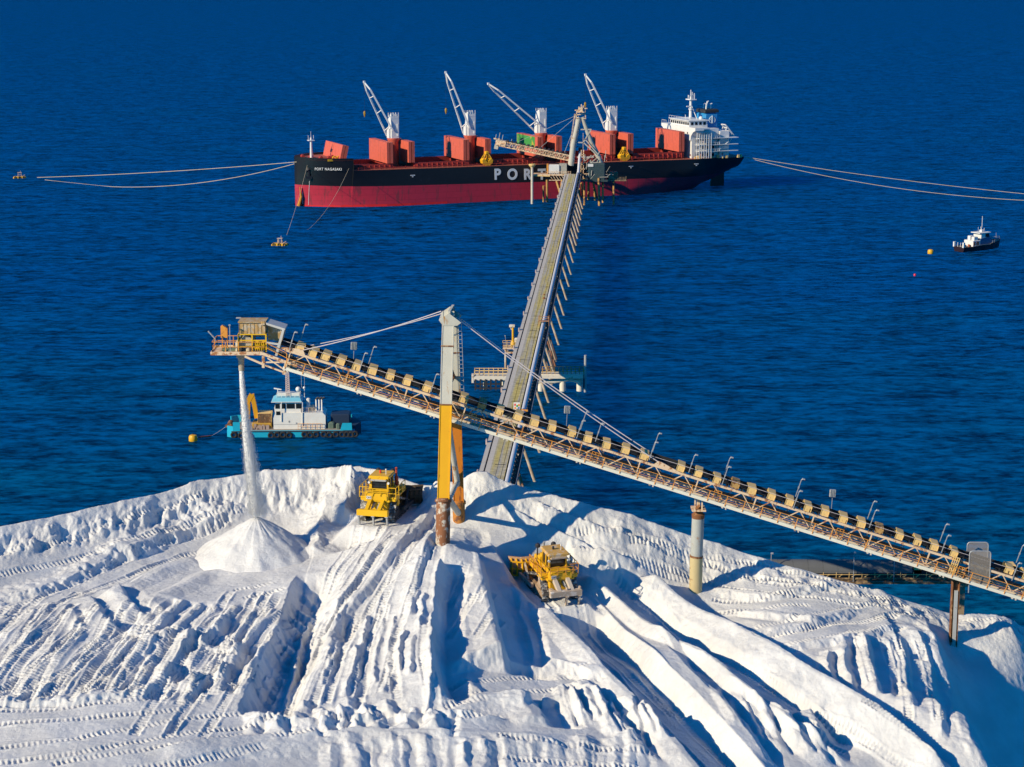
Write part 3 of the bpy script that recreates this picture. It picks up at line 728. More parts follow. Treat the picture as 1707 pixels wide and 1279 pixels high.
# wire mesh guards at the lower end
def guard(): 
    m = MB(); w, h, c = 1.05, 1.75, 0.3
    P = []
    for cx, cz, a0 in ((w-c,h-c,0),(-w+c,h-c,90),(-w+c,-h+c,180),(w-c,-h+c,270)):
        for q in range(4): a = math.radians(a0+q*30); P.append((cx+c*math.cos(a),0,cz+c*math.sin(a)))
    P.append(P[0]); m.tube(P, 0.055, 6, False)
    return m, P
m_mesh, nt, b = new_mat('wire_mesh'); N, L = nt.nodes, nt.links
b.inputs['Base Color'].default_value = (0.36, 0.32, 0.28, 1); b.inputs['Roughness'].default_value = 0.7
g0, P0 = guard(); first = None
for x, y, yy in ((1633,947,-1.1),(1629,932,1.4)):
    p = cs(x, y, yy)
    g = guard()[0].build('guard_frame', M_galv, stacker); g.location = (p.x, yy, p.z); g.rotation_euler = (0, math.radians(-17.3), 0)
    mm = MB()
    for i in range(1, 22):
        q = -1.05+i*0.0954; mm.bar((q,0,-1.7),(q,0,1.7),0.028)
    for i in range(1, 36):
        q = -1.75+i*0.0972; mm.bar((-1.0,0.01,q),(1.0,0.01,q),0.028)
    s_ = mm.build('mesh_panel', m_mesh, g)
    for q_,h_ in ((-1.0,-2.6),(1.0,-2.3)):
        lg = MB(); lg.bar((q_,0,-1.6),(q_,0,h_),0.08); lg.build('guard_leg', M_galv, g)
# transverse yellow stair gate near the lower end
p = cs(1592, 938, -1.3); mb = MB()
for q in range(4): mb.bar((p.x-0.3+q*0.2,-1.35,0.2+q*0.0),(p.x-0.3+q*0.2,-1.35,1.9),0.07)
for z in (0.4,0.8,1.2,1.6,1.9): mb.box(p.x-0.35,p.x+0.35,-1.42,-1.3,z,z+0.08)
mb.build('access_gate', M_creamhood, stacker)

# head platform (built level, in world axes, then carried by the conveyor)
def wp(px, py, Y): return atY(px, py, Y)
Yn = MC.to_translation().y - 1.95 + 0.6
def head(mbx): mbx.T = MCi; return mbx
k0 = wp(352, 588, Yn); k1 = wp(437, 590, Yn); zd = k0.z - 0.05
xa, xb = k0.x, k1.x
x470 = wp(478, 604, Yn)
mb = head(MB()); mb.box(xa, xb, Yn, Yn+0.12, zd-0.22, zd+0.12); mb.box(xa, xb, Yn+0.12, Yn+3.6, zd-0.06, zd)
mb.box(xa, xb, Yn+3.6, Yn+3.7, zd-0.2, zd+0.12); mb.box(xa-0.08, xa, Yn, Yn+3.7, zd-0.2, zd+0.1)
mb.bar((xb, Yn+0.06, zd-0.05), (x470.x+1.0, Yn+0.06, x470.z-0.42), 0.12, 0.3); mb.bar((xb, Yn+3.2, zd-0.05), (x470.x+1.0, Yn+3.2, x470.z-0.42), 0.12, 0.3)
mb.build('head_platform', M_cream, stacker)
M_green = paint('green_tank', (0.16, 0.22, 0.14), 0.6)
mb = head(MB()); mb.bbox(xa+0.9, xa+2.4, Yn+1.0, Yn+2.6, zd, zd+0.16, 0.05); mb.build('deck_cover', M_green, stacker)
mb = head(MB())
def rail(mbx, P, h=1.1, step=1.3, w=0.07):
    for i in range(len(P)-1):
        a = Vector(P[i]); b_ = Vector(P[i+1]); m_ = max(1, int((b_-a).length/step))
        for q in range(m_+1): c = a.lerp(b_, q/m_); mbx.bar(c, c+Vector((0,0,h)), w)
        for z in (h, h*0.55): mbx.bar(a+Vector((0,0,z)), b_+Vector((0,0,z)), w*0.85)
rail(mb, [(xb+0.3,Yn+0.08,zd),(xa+0.1,Yn+0.08,zd),(xa+0.1,Yn+3.5,zd),(xb,Yn+3.5,zd)])
rail(mb, [(xb+0.3,Yn+0.08,zd),(x470.x,Yn+0.08,x470.z-0.2)])
mb.build('platform_rail', M_orange, stacker)
# drive cabin frame in yellow with tan mesh house above it
hx0 = wp(398,590,Yn+0.7).x; hx1 = wp(444,590,Yn+0.7).x; y0 = Yn+0.7; y1 = Yn+3.0
M_brightyel = paint('bright_yellow_frame', (0.88,0.50,0.01), 0.45)
mb = head(MB())
for x in (hx0, (hx0+hx1)/2, hx1):
    for y in (y0, y1): mb.bar((x,y,zd),(x,y,zd+1.75),0.13)
for z in (zd+0.55, zd+1.15, zd+1.75):
    mb.bar((hx0,y0,z),(hx1,y0,z),0.1); mb.bar((hx0,y1,z),(hx1,y1,z),0.1)
for x in (hx0,hx1): mb.bar((x,y0,zd+1.75),(x,y1,zd+1.75),0.1)
for q in range(6): x = (hx0+hx1)/2+0.3+q*0.2; mb.bar((x,y0+0.1,zd+0.1),(x,y0+0.1,zd+0.9),0.06)
mb.box((hx0+hx1)/2+0.1, hx1-0.1, y0+0.5, y0+0.6, zd+0.1, zd+1.0)
mb.build('drive_frame', M_brightyel, stacker)
M_tan = paint('tan_sheeting', (0.50,0.31,0.12), 0.7, spot=(0.55,0.45,0.32), spot_amt=0.6, spot_scale=2.0)
mb = head(MB()); mb.prism([(hx0+0.05,zd+1.7),(hx1-0.05,zd+1.7),(hx1-0.05,zd+2.85),(hx0+0.1,zd+2.95)], 'y', y0+0.15, y1)
mb.build('head_housing', M_tan, stacker)
mb = head(MB())
for q in range(8):
    x = hx0+0.1+q*(hx1-hx0-0.2)/7; mb.bar((x,y0+0.13,zd+1.7),(x,y0+0.13,zd+2.9),0.04)
mb.box(hx0, hx1, y0, y1+0.1, zd+2.92, zd+3.02); mb.bbox(hx1-0.45, hx1-0.05, y0-0.05, y0+0.3, zd+2.7, zd+3.05)
mb.build('housing_frame', M_tan, stacker)
mb = head(MB()); mb.tube([((hx0+hx1)/2-0.6,y0+0.3,zd+0.9),((hx0+hx1)/2-0.6,y1-0.2,zd+0.9)],0.62,18)
mb.build('head_pulley', paint('pulley_beige',(0.55,0.47,0.35),0.6), stacker)
mb = head(MB()); mb.bbox(hx0-0.35,hx0+0.25,y0+0.1,y1-0.2,zd,zd+1.1,0.3); mb.bbox(hx0+0.7,hx0+1.2,y0+0.1,y0+0.7,zd,zd+0.6,0.2)
mb.build('gearbox', paint('pulley_beige',(0.55,0.47,0.35),0.6), stacker)
# pale sloping cover behind the housing
c1 = wp(472,592,y0).x
mb = head(MB()); mb.prism([(hx1+0.05,zd+2.95),(c1+0.25,zd+2.35),(c1+0.25,zd+2.22),(hx1+0.05,zd+2.8)], 'y', y0-0.1, y1+0.1)
mb.bar((c1+0.1,y0,zd+2.3),(c1-0.7,y0,zd-0.4),0.22,0.25); mb.bar((c1+0.1,y1,zd+2.3),(c1-0.7,y1,zd-0.4),0.22,0.25)
mb.bar((hx1,y0,zd+0.95),(c1-0.4,y0,zd+0.75),0.18); mb.bar((hx1+0.1,y0,zd+2.8),(c1+0.1,y0,zd+2.25),0.15)
mb.build('chute_cover', paint('pale_cover',(0.62,0.60,0.56),0.6,spot=(0.4,0.3,0.2),spot_amt=0.2), stacker)
mb = head(MB()); mb.prism([(hx1+0.1,zd+1.05),(c1-0.2,zd+0.85),(c1+0.1,zd+2.1),(hx1+0.1,zd+2.7)], 'y', y0+0.9, y0+1.0)
mb.build('cover_screen', M_tan, stacker)
# discharge chute
chx = wp(402,600,Yn+1.7).x; chy = Yn+1.7
mb = head(MB()); mb.lathe([(0.42,0),(0.34,-0.9),(0.30,-1.0),(0.285,-2.05)], 14, (chx,chy,zd-0.05))
mb.box(chx-0.42,chx+0.5,chy-0.4,chy+0.4,zd-0.75,zd-0.1)
mb.build('discharge_chute', paint('chute_tan',(0.42,0.36,0.27),0.6,spot=(0.3,0.17,0.08),spot_amt=0.3), stacker)
# bracing under the head
mb = head(MB())
def W2(px, py, Y=Yn+0.2): p = wp(px,py,Y); return (p.x,p.y,p.z)
for dy in (0.1, 3.0):
    Y = Yn+dy
    mb.bar(W2(408,594,Y), W2(440,608,Y), 0.2); mb.bar(W2(439,594,Y), W2(439,613,Y), 0.26); mb.bar(W2(439,604,Y), W2(478,604,Y), 0.14)
    mb.bar(W2(442,609,Y), W2(474,621,Y), 0.16); mb.bar(W2(477,606,Y), W2(473,624,Y), 0.3); mb.bar(W2(446,597,Y), W2(476,618,Y), 0.12)
mb.bar(W2(439,611,Yn+0.1), W2(439,611,Yn+3.0), 0.2); mb.bar(W2(474,622,Yn+0.1), W2(474,622,Yn+3.0), 0.2)
mb.build('head_bracing', M_cream, stacker)
# platform instruments
mb = head(MB()); p = wp(371,582,Yn+1.8); mb.bar((p.x,p.y,zd),(p.x,p.y,zd+1.3),0.1); mb.bar((p.x+0.5,p.y,zd),(p.x+0.5,p.y,zd+1.3),0.08)
mb.prism([(p.x-0.1,zd+1.25),(p.x+0.55,zd+1.25),(p.x+0.55,zd+2.2),(p.x+0.1,zd+2.5),(p.x-0.1,zd+2.4)],'y',p.y-0.25,p.y+0.25)
mb.build('control_box', M_orange, stacker)
mb = head(MB()); a = wp(359,565,Yn+0.6); b_ = wp(347,552,Yn+0.6); mb.bar((a.x,a.y,zd+1.1),(a.x,a.y,a.z),0.07); mb.bar(a,b_,0.28,0.1); mb.build('solar_panel', M_galv, stacker)
for px in (384, 402):
    mb = head(MB()); q = wp(px,590,Yn+(0.1 if px==384 else 3.4)); top = wp(px,543 if px==384 else 531,q.y).z
    mb.bar((q.x,q.y,zd),(q.x,q.y,top),0.07); mb.bbox(q.x-(0.1 if px==384 else 0.4),q.x+0.12,q.y-0.1,q.y+0.1,top,top+0.12,0.03); mb.build('mast_light', M_galv, stacker)

# ------------------------------------------------------------------ A-frame pylon
M_pgrey = paint('pylon_grey', (0.60,0.57,0.48), 0.6, spot=(0.45,0.22,0.06), spot_amt=0.34, spot_scale=0.9, streak=True)
M_pyel = paint('pylon_yellow', (0.92,0.43,0.0), 0.5, spot=(0.36,0.13,0.02), spot_amt=0.15, spot_scale=1.2, streak=True)
M_por = paint('pylon_orange', (0.62,0.20,0.01), 0.55, spot=(0.25,0.08,0.02), spot_amt=0.35, spot_scale=1.0, streak=True)
M_prust = paint('pylon_rust', (0.26,0.10,0.04), 0.8, spot=(0.60,0.55,0.46), spot_amt=0.55, spot_scale=1.1, bump=0.4)
nb = atD(737,912,199.0); ft = atD(766,884,208.3)
topn = atD(747.5,520,201.5); topf = atD(755,523,204.3)
PB = Vector(((nb.x+ft.x)/2,(nb.y+ft.y)/2,min(nb.z,ft.z)-1.5))
pylon = empty('support_pylon', PB); PI_ = Matrix.Translation(-PB)
tag(pylon, 'tall two-legged pylon with grey upper legs, yellow and orange lower legs and rusty feet', 'pylon')
def leg(b0, t0, w, mats, fr, name):
    d = t0-b0; ys = (d).normalized()
    sidev = Vector((1,0,0))
    def seg(f0, f1, m, w0, nm, kind='box'):
        a = b0+d*f0; b_ = b0+d*f1; m_ = MB().at(PI_)
        if kind == 'box':
            m_.bar(a, b_, w0, w0*0.85, up=(0,1,0))
            for s_ in (-1,1):      # raised corner flanges
                m_.bar(a+sidev*s_*w0*0.5, b_+sidev*s_*w0*0.5, 0.09, w0*0.95, up=(0,1,0))
        else: m_.tube([a-Vector((0,0,2.5)), b_], w0*0.55, 20)
        return m_.build(nm, m, pylon, smooth=(kind!='box'))
    seg(fr[0], fr[1], mats[1], w, 'lower_leg'); seg(fr[1]+0.0005, 1.0, mats[0], w*0.97, 'upper_leg')
    seg(0, fr[0]+0.012, mats[2], w*1.14, 'leg_foot', 'tube')
    m_ = MB().at(PI_); c = b0+d*fr[0]; m_.tube([c-ys*0.15, c+ys*0.12], w*0.74, 20); m_.build('foot_flange', mats[2], pylon)
    for f in (fr[1], (1+fr[1])/2+0.05): m_ = MB().at(PI_); c = b0+d*f; m_.bar(c-ys*0.06, c+ys*0.06, w*1.12, w*1.0, up=(0,1,0)); m_.build('splice_plate', M_rust, pylon)
leg(nb, topn, 1.12, (M_pgrey, M_pyel, M_prust), (0.195, 0.60), 'near')
leg(ft, topf, 1.0, (M_pgrey, M_por, paint('pylon_foot_orange',(0.50,0.19,0.03),0.7,spot=(0.18,0.07,0.03),spot_amt=0.5,spot_scale=1.2)), (0.13, 0.55), 'far')
mb = MB().at(PI_)
c = (topn+topf)/2
mb.prism([(c.x-1.1,c.z-0.35),(c.x-0.1,c.z+0.35),(c.x+1.1,c.z-0.6),(c.x+0.7,c.z-0.9),(c.x-0.7,c.z-0.9)], 'y', c.y-2.3, c.y-2.2)
mb.prism([(c.x-1.1,c.z-0.35),(c.x-0.1,c.z+0.35),(c.x+1.1,c.z-0.6),(c.x+0.7,c.z-0.9),(c.x-0.7,c.z-0.9)], 'y', c.y+1.6, c.y+1.7)
mb.add([(c.x-1.1,c.y-2.2,c.z-0.35),(c.x-0.1,c.y-2.2,c.z+0.35),(c.x+0.6,c.y+1.6,c.z+0.35),(c.x-1.0,c.y+1.6,c.z-0.35)],[(0,1,2,3)])
mb.bar((c.x-0.1,c.y-2.2,c.z+0.4),(c.x+0.2,c.y+1.7,c.z+0.4),0.25)
mb.box(c.x-0.75,c.x+0.85,c.y-1.9,c.y+1.5,c.z-0.95,c.z-0.5)
mb.build('head_cap', M_pgrey, pylon)
def LP(b0,t0,f): return b0+(t0-b0)*f
mb = MB().at(PI_); mb.tube([LP(nb,topn,0.585),LP(ft,topf,0.20)],0.3,12); mb.tube([LP(nb,topn,0.17)+Vector((.3,0.3,0)),LP(ft,topf,0.235)],0.25,12); mb.tube([LP(nb,topn,0.235),LP(ft,topf,0.075)],0.32,12)
mb.build('cross_brace', M_pgrey, pylon, smooth=True)
mb = MB().at(PI_); mb.bar(LP(nb,topn,0.80),LP(ft,topf,0.70),0.25); mb.bar(LP(nb,topn,0.66),LP(ft,topf,0.72),0.22)
mb.build('leg_strut', M_rust, pylon)
mb = MB().at(PI_)
a0 = LP(ft,topf,0.55)+Vector((0.62,-0.5,0)); a1 = LP(ft,topf,0.98)+Vector((0.55,-0.5,0))
for q in range(24):
    c = a0.lerp(a1,q/23); mb.bar(c-Vector((0.28,0,0)), c+Vector((0.28,0,0)), 0.05)
for s_ in (-0.28,0.28): mb.bar(a0+Vector((s_,0,0)), a1+Vector((s_,0,0)), 0.05)
mb.build('ladder', M_galv, pylon)
# heap of salt caught on the pylon foot flange
tw = atD(762, 895, 204)
# stay cables
anL = cs(505,573,-0.95); anR = cs(1102,768,-0.95)
def cable(a, b_, label, sag, r=0.05):
    P = []
    for i in range(13):
        t = i/12; p = Vector(a).lerp(Vector(b_), t); p.z -= sag*4*t*(1-t); P.append(p)
    o0 = P[0].copy(); m_ = MB().at(Matrix.Translation(-o0)); m_.tube(P, r, 6); o = m_.build('stay_cable', M_cable, None, True); o.location = o0
    tag(o, label, 'cable', 'stay cables holding up the stacking conveyor')
for s_, nm in ((-1,'near'),(1,'far')):
    yy = -0.95 if s_ < 0 else 1.15
    eL = MC @ Vector((anL.x,yy,2.0)); eR = MC @ Vector((anR.x,yy,2.0))
    t1 = (topn if s_ < 0 else topf)+Vector((-0.7,0.2*s_,0.1)); t2 = (topn if s_ < 0 else topf)+Vector((0.8,0.1*s_,-0.55))
    cable(eL, t1, 'pale stay cable from pylon top to the conveyor head, %s of the pair' % ('lower and nearer' if s_<0 else 'upper and farther'), 0.25)
    cable(t2, eR, 'long pale stay cable sloping right from the pylon top, %s of the pair' % ('lower and nearer' if s_<0 else 'upper and farther'), 0.35)
mb = MB()
for e, pxp in ((anL,0),(anR,1)):
    for yy in (-0.95,1.15):
        dirx = 1 if pxp else -1
        mb.prism([(e.x-0.2*dirx,2.15),(e.x+0.3*dirx,2.1),(e.x+3.0*dirx,1.55),(e.x-0.6*dirx,1.6)],'y',yy-0.08,yy+0.08)
mb.build('cable_anchor', M_cream, stacker)

# ------------------------------------------------------------------ columns under the conveyor
colb = atD(1164,1000,202.5); topz = (MC @ Vector((cs(1166,821,0.1).x,0.1,-0.2)))
M_col = paint('column_grey', (0.44,0.45,0.42), 0.6, spot=(0.38,0.17,0.05), spot_amt=0.28, spot_scale=0.8)
column = empty('support_column', (topz.x, topz.y, colb.z-1.5)); tag(column, 'round grey column with rust patches standing in the salt right of the two yellow dozers', 'column')
H = topz.z-(colb.z-1.5)
mb = MB(); mb.tube([(-0.1,0,4.6),(0,0,H-2.1)],0.62,22); mb.build('shaft', M_col, column, True)
mb = MB(); mb.tube([(-0.12,0,0),(-0.1,0,4.62)],0.66,22); mb.build('column_foot', paint('column_cream',(0.60,0.48,0.25),0.65,spot=(0.30,0.13,0.04),spot_amt=0.35,spot_scale=0.9), column, True)
mb = MB(); mb.lathe([(0.63,-0.5),(0.66,-0.1),(0.45,0.1),(0.3,0.5),(0.3,0.7)],20,(0,0,H-1.9)); mb.build('column_cap', M_rust, column, True)
mb = MB(); mb.bar((-0.4,-0.7,H-1.4),(-0.4,-0.7,H),0.14); mb.bar((0.3,-0.7,H-1.4),(0.3,-0.7,H),0.14); mb.box(-0.7,0.7,-0.9,0.9,H-1.5,H-1.35); mb.bar((0,0.7,H-1.4),(0,0.7,H),0.2); mb.bar((0,0,H-1.4),(0,0,H),0.3)
mb.build('bearing_frame', M_cream, column)
mb = MB(); mb.tube([(-0.12,0,4.55),(-0.1,0,4.75)],0.68,22); mb.build('weld_band', M_rust, column)
cb = atD(1590,1080,201.5); tz = (MC @ Vector((cs(1592,957,0.1).x,0.1,-0.2)))
c2 = empty('support_column', (tz.x, tz.y-0.6, cb.z-1.5)); tag(c2, 'square weathered steel column at the lower right, its foot in shaded salt', 'column')
H = tz.z-(cb.z-1.5)
mb = MB(); mb.box(-0.36,-0.30,-0.4,0.4,0,H); mb.box(0.30,0.36,-0.4,0.4,0,H); mb.box(-0.30,0.30,-0.04,0.04,0,H); mb.build('flanges', M_rust, c2)
mb = MB(); mb.box(-0.16,0.20,-0.42,-0.30,0,H-1.3); mb.box(-0.16,0.2,0.3,0.42,0,H-0.1); mb.build('web_plate', paint('weathered_pale',(0.50,0.50,0.48),0.6,spot=(0.3,0.14,0.05),spot_amt=0.3), c2)
mb = MB(); mb.box(-0.6,0.6,-0.6,1.4,H-0.2,H); mb.build('cap_beam', M_rust, c2)

# ------------------------------------------------------------------ level conveyor beyond the pile
q0 = atY(1262, 968, 214); q1 = atY(1760, 966, 214)
zb_ = q0.z
lc = empty('level_conveyor', (atY(1500,966,214).x, 214, zb_)); tag(lc, 'dark level conveyor with a grey ribbed cover beyond the right side of the salt pile', 'conveyor')
X0 = -24.0; X1 = 16.0
def lx(px): return atY(px, 955, 214).x - lc.location.x
M_brn = paint('brown_steel', (0.16,0.10,0.055), 0.7, spot=(0.42,0.28,0.13), spot_amt=0.5, spot_scale=1.0)
mb = MB(); mb.box(X0,lx(1652),-1.3,-1.2,0,0.28); mb.box(X0,lx(1652),-1.3,-1.2,0.55,0.72); mb.box(X0,lx(1652),-1.2,1.2,0.3,0.36); mb.box(X0,lx(1652),1.2,1.3,0,0.7)
for i in range(16): x = X0+i*2.0; mb.bar((x,-1.25,0.2),(x+0.9,-1.25,0.65),0.09)
mb.build('girder', M_brn, lc)
mb = MB()
for i in range(22): x = X0+i*1.4; mb.bar((x,-1.35,0.7),(x,-1.35,1.35),0.05); mb.bar((x+0.3,-1.1,0.72),(x+0.7,-1.1,1.05),0.09)
mb.bar((X0,-1.35,1.1),(lx(1640),-1.35,1.1),0.045)
mb.build('walkway_rail', M_creamhood, lc)
mb = MB(); mb.box(X0,lx(1700),-0.9,0.9,1.0,1.08); mb.box(X0,lx(1640),-0.95,-0.85,0.9,1.5); mb.build('belt', M_belt, lc)
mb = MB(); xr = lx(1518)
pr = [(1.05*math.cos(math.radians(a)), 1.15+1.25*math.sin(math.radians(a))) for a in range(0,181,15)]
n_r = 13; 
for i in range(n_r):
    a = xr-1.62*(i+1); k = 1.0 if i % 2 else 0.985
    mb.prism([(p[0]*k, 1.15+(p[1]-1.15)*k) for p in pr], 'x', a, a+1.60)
mb.build('ribbed_cover', paint('cover_shaded_grey',(0.13,0.135,0.14),0.6), lc)  # grey darkened to stand in for shade from the pile
for px in (1527, 1557, 1684): 
    o = MB(); x = lx(px); o.prism([(-0.95,1.1),(-0.95,1.75),(-0.7,1.95),(0.7,1.95),(0.9,1.7),(0.9,1.1)],'x',x-0.4,x+0.4); o.build('belt_hood', M_creamhood, lc)
for px, h in ((1282,2.6),(1419,2.7),(1486,2.4)):
    m_ = MB(); x = lx(px); m_.bar((x,-1.4,0.3),(x,-1.4,h+0.9),0.07); m_.bbox(x-0.05,x+0.25,-1.5,-1.3,h+0.85,h+1.0,0.03); m_.build('lamp_post', M_galv, lc)
xx = lx(1603); mb = MB(); mb.box(xx-0.35,xx+0.35,-0.5,-0.4,-12,0); mb.box(xx-0.35,xx+0.35,0.4,0.5,-12,0); mb.box(xx-0.3,xx-0.2,-0.4,0.4,-12,0); mb.box(xx+0.2,xx+0.3,-0.4,0.4,-12,0)
mb.box(xx-0.6,xx+0.6,-1.1,1.1,-0.35,-0.02)
mb.build('trestle_leg', paint('weathered_tan',(0.34,0.25,0.15),0.7,spot=(0.12,0.06,0.03),spot_amt=0.5), lc)

# ------------------------------------------------------------------ salt heap under the chute, and the falling salt
pk = atD(427, 858, 203.5)
def make_cone():
    nr, na = 60, 180; vs = []; fs = []
    rs = np.random.RandomState(4); 
    for i in range(nr+1):
        r = 9.0*(i/nr)
        for k in range(na):
            a = 2*math.pi*k/na
            X = pk.x+r*math.cos(a); Y = pk.y+r*math.sin(a)
            nn = float(fbm(np.array(X), np.array(Y), 1.6, 301, 4))
            ridge = 0.16*float(vnoise(np.array(a*3.0+math.sin(a)*2), np.array(r*0.25), 1.0, 311))+0.10*float(vnoise(np.array(a*9.0), np.array(r*0.3), 1.0, 312))*(1 if 0.3<a<5.9 else 0)
            z = pk.z - math.sqrt(r*r+0.12)*0.66 + (nn*0.30+ridge)*min(1,r/2.0)
            vs.append((r*math.cos(a), r*math.sin(a), z-pk.z))
    for i in range(nr):
        for k in range(na):
            j = (k+1)%na; fs.append((i*na+k,i*na+j,(i+1)*na+j,(i+1)*na+k))
    mb = MB(); mb.v = vs; mb.f = fs
    o = mb.build('salt_heap', MATS['salt'], None, True); o.location = pk
    tag(o, 'fresh smooth white cone of salt heaped under the falling stream', 'salt heap')
make_cone()
def make_stream():
    m, nt, b = new_mat('falling_salt'); N, L = nt.nodes, nt.links
    b.inputs['Base Color'].default_value = (0.93,0.92,0.90,1); b.inputs['Roughness'].default_value = 0.9
    b.inputs['Subsurface Weight'].default_value = 0.0
    top = MC @ (MCi @ Vector((chx, chy, zd-2.0))); bot = pk + Vector((0,0,-0.1))
    r = random.Random(9); vs = []; fs = []
    Lh = top.z-bot.z
    def path(t):   # t 0..1 from chute to heap, drifting with the wind
        return Vector((top.x + (bot.x-top.x)*(t**1.25), top.y+(bot.y-top.y)*t, top.z-Lh*t))
    mb = MB(); n = 90; na = 20; rad = lambda t: 0.25 + 0.50*t
    for i in range(n+1):
        t = i/n; c = path(t)
        for k in range(na):
            a = 2*math.pi*k/na
            q = rad(t)*(0.82 + 0.07*float(vnoise(np.array(a*1.2+c.z*0.15), np.array(c.z*1.0), 0.55, 401))+0.05*float(vnoise(np.array(a*3.0), np.array(c.z*3), 0.6, 402)))*(1.0 if t<0.6 else 1.0-0.35*(t-0.6)/0.4)
            vs.append(c+Vector((math.cos(a)*q, math.sin(a)*q, 0)))
    for i in range(n):
        for k in range(na):
            j=(k+1)%na; fs.append((i*na+k,i*na+j,(i+1)*na+j,(i+1)*na+k))
    mb.add(vs, fs)
    for i in range(15000):
        t = r.random()**0.55; c = path(t); a = r.random()*6.283
        q = rad(t)*(0.8 + abs(r.gauss(0, 0.10+0.34*t)))
        s_ = r.uniform(0.008, 0.018)*(1+0.4*t)
        p = c + Vector((math.cos(a)*q + (q*0.25*t), math.sin(a)*q, r.uniform(-0.1,0.1)))
        st = r.uniform(1.5, 4)
        mb.add([p+Vector((s_,0,0)), p+Vector((-s_*0.5,s_*0.87,0)), p+Vector((-s_*0.5,-s_*0.87,0)), p+Vector((0,0,s_*st)), p-Vector((0,0,s_*st))],
               [(0,1,3),(1,2,3),(2,0,3),(1,0,4),(2,1,4),(0,2,4)])
    for i in range(2600):    # spray where it lands
        a = r.random()*6.283; q = abs(r.gauss(0,0.75)); p = bot + Vector((math.cos(a)*q+0.15, math.sin(a)*q, abs(r.gauss(0,0.7))+0.05)); s_ = r.uniform(0.012,0.03)
        mb.add([p+Vector((s_,0,0)), p+Vector((-s_*0.5,s_*0.87,0)), p+Vector((-s_*0.5,-s_*0.87,0)), p+Vector((0,0,s_*1.5))],[(0,1,3),(1,2,3),(2,0,3),(0,2,1)])
    tr = N.new('ShaderNodeBsdfTranslucent'); tr.inputs[0].default_value = (0.9,0.89,0.87,1); mxs = N.new('ShaderNodeMixShader'); mxs.inputs[0].default_value = 0.12
    L.new(b.outputs[0], mxs.inputs[1]); L.new(tr.outputs[0], mxs.inputs[2]); L.new(mxs.outputs[0], nt.nodes['Material Output'].inputs[0])
    me = bpy.data.meshes.new('falling_salt'); me.from_pydata(mb.v, [], mb.f); me.materials.append(m)
    o = bpy.data.objects.new('falling_salt', me); COL.objects.link(o)
    tag(o, 'white stream of salt pouring from the chute onto the heap', 'falling salt', kind='stuff')
make_stream()

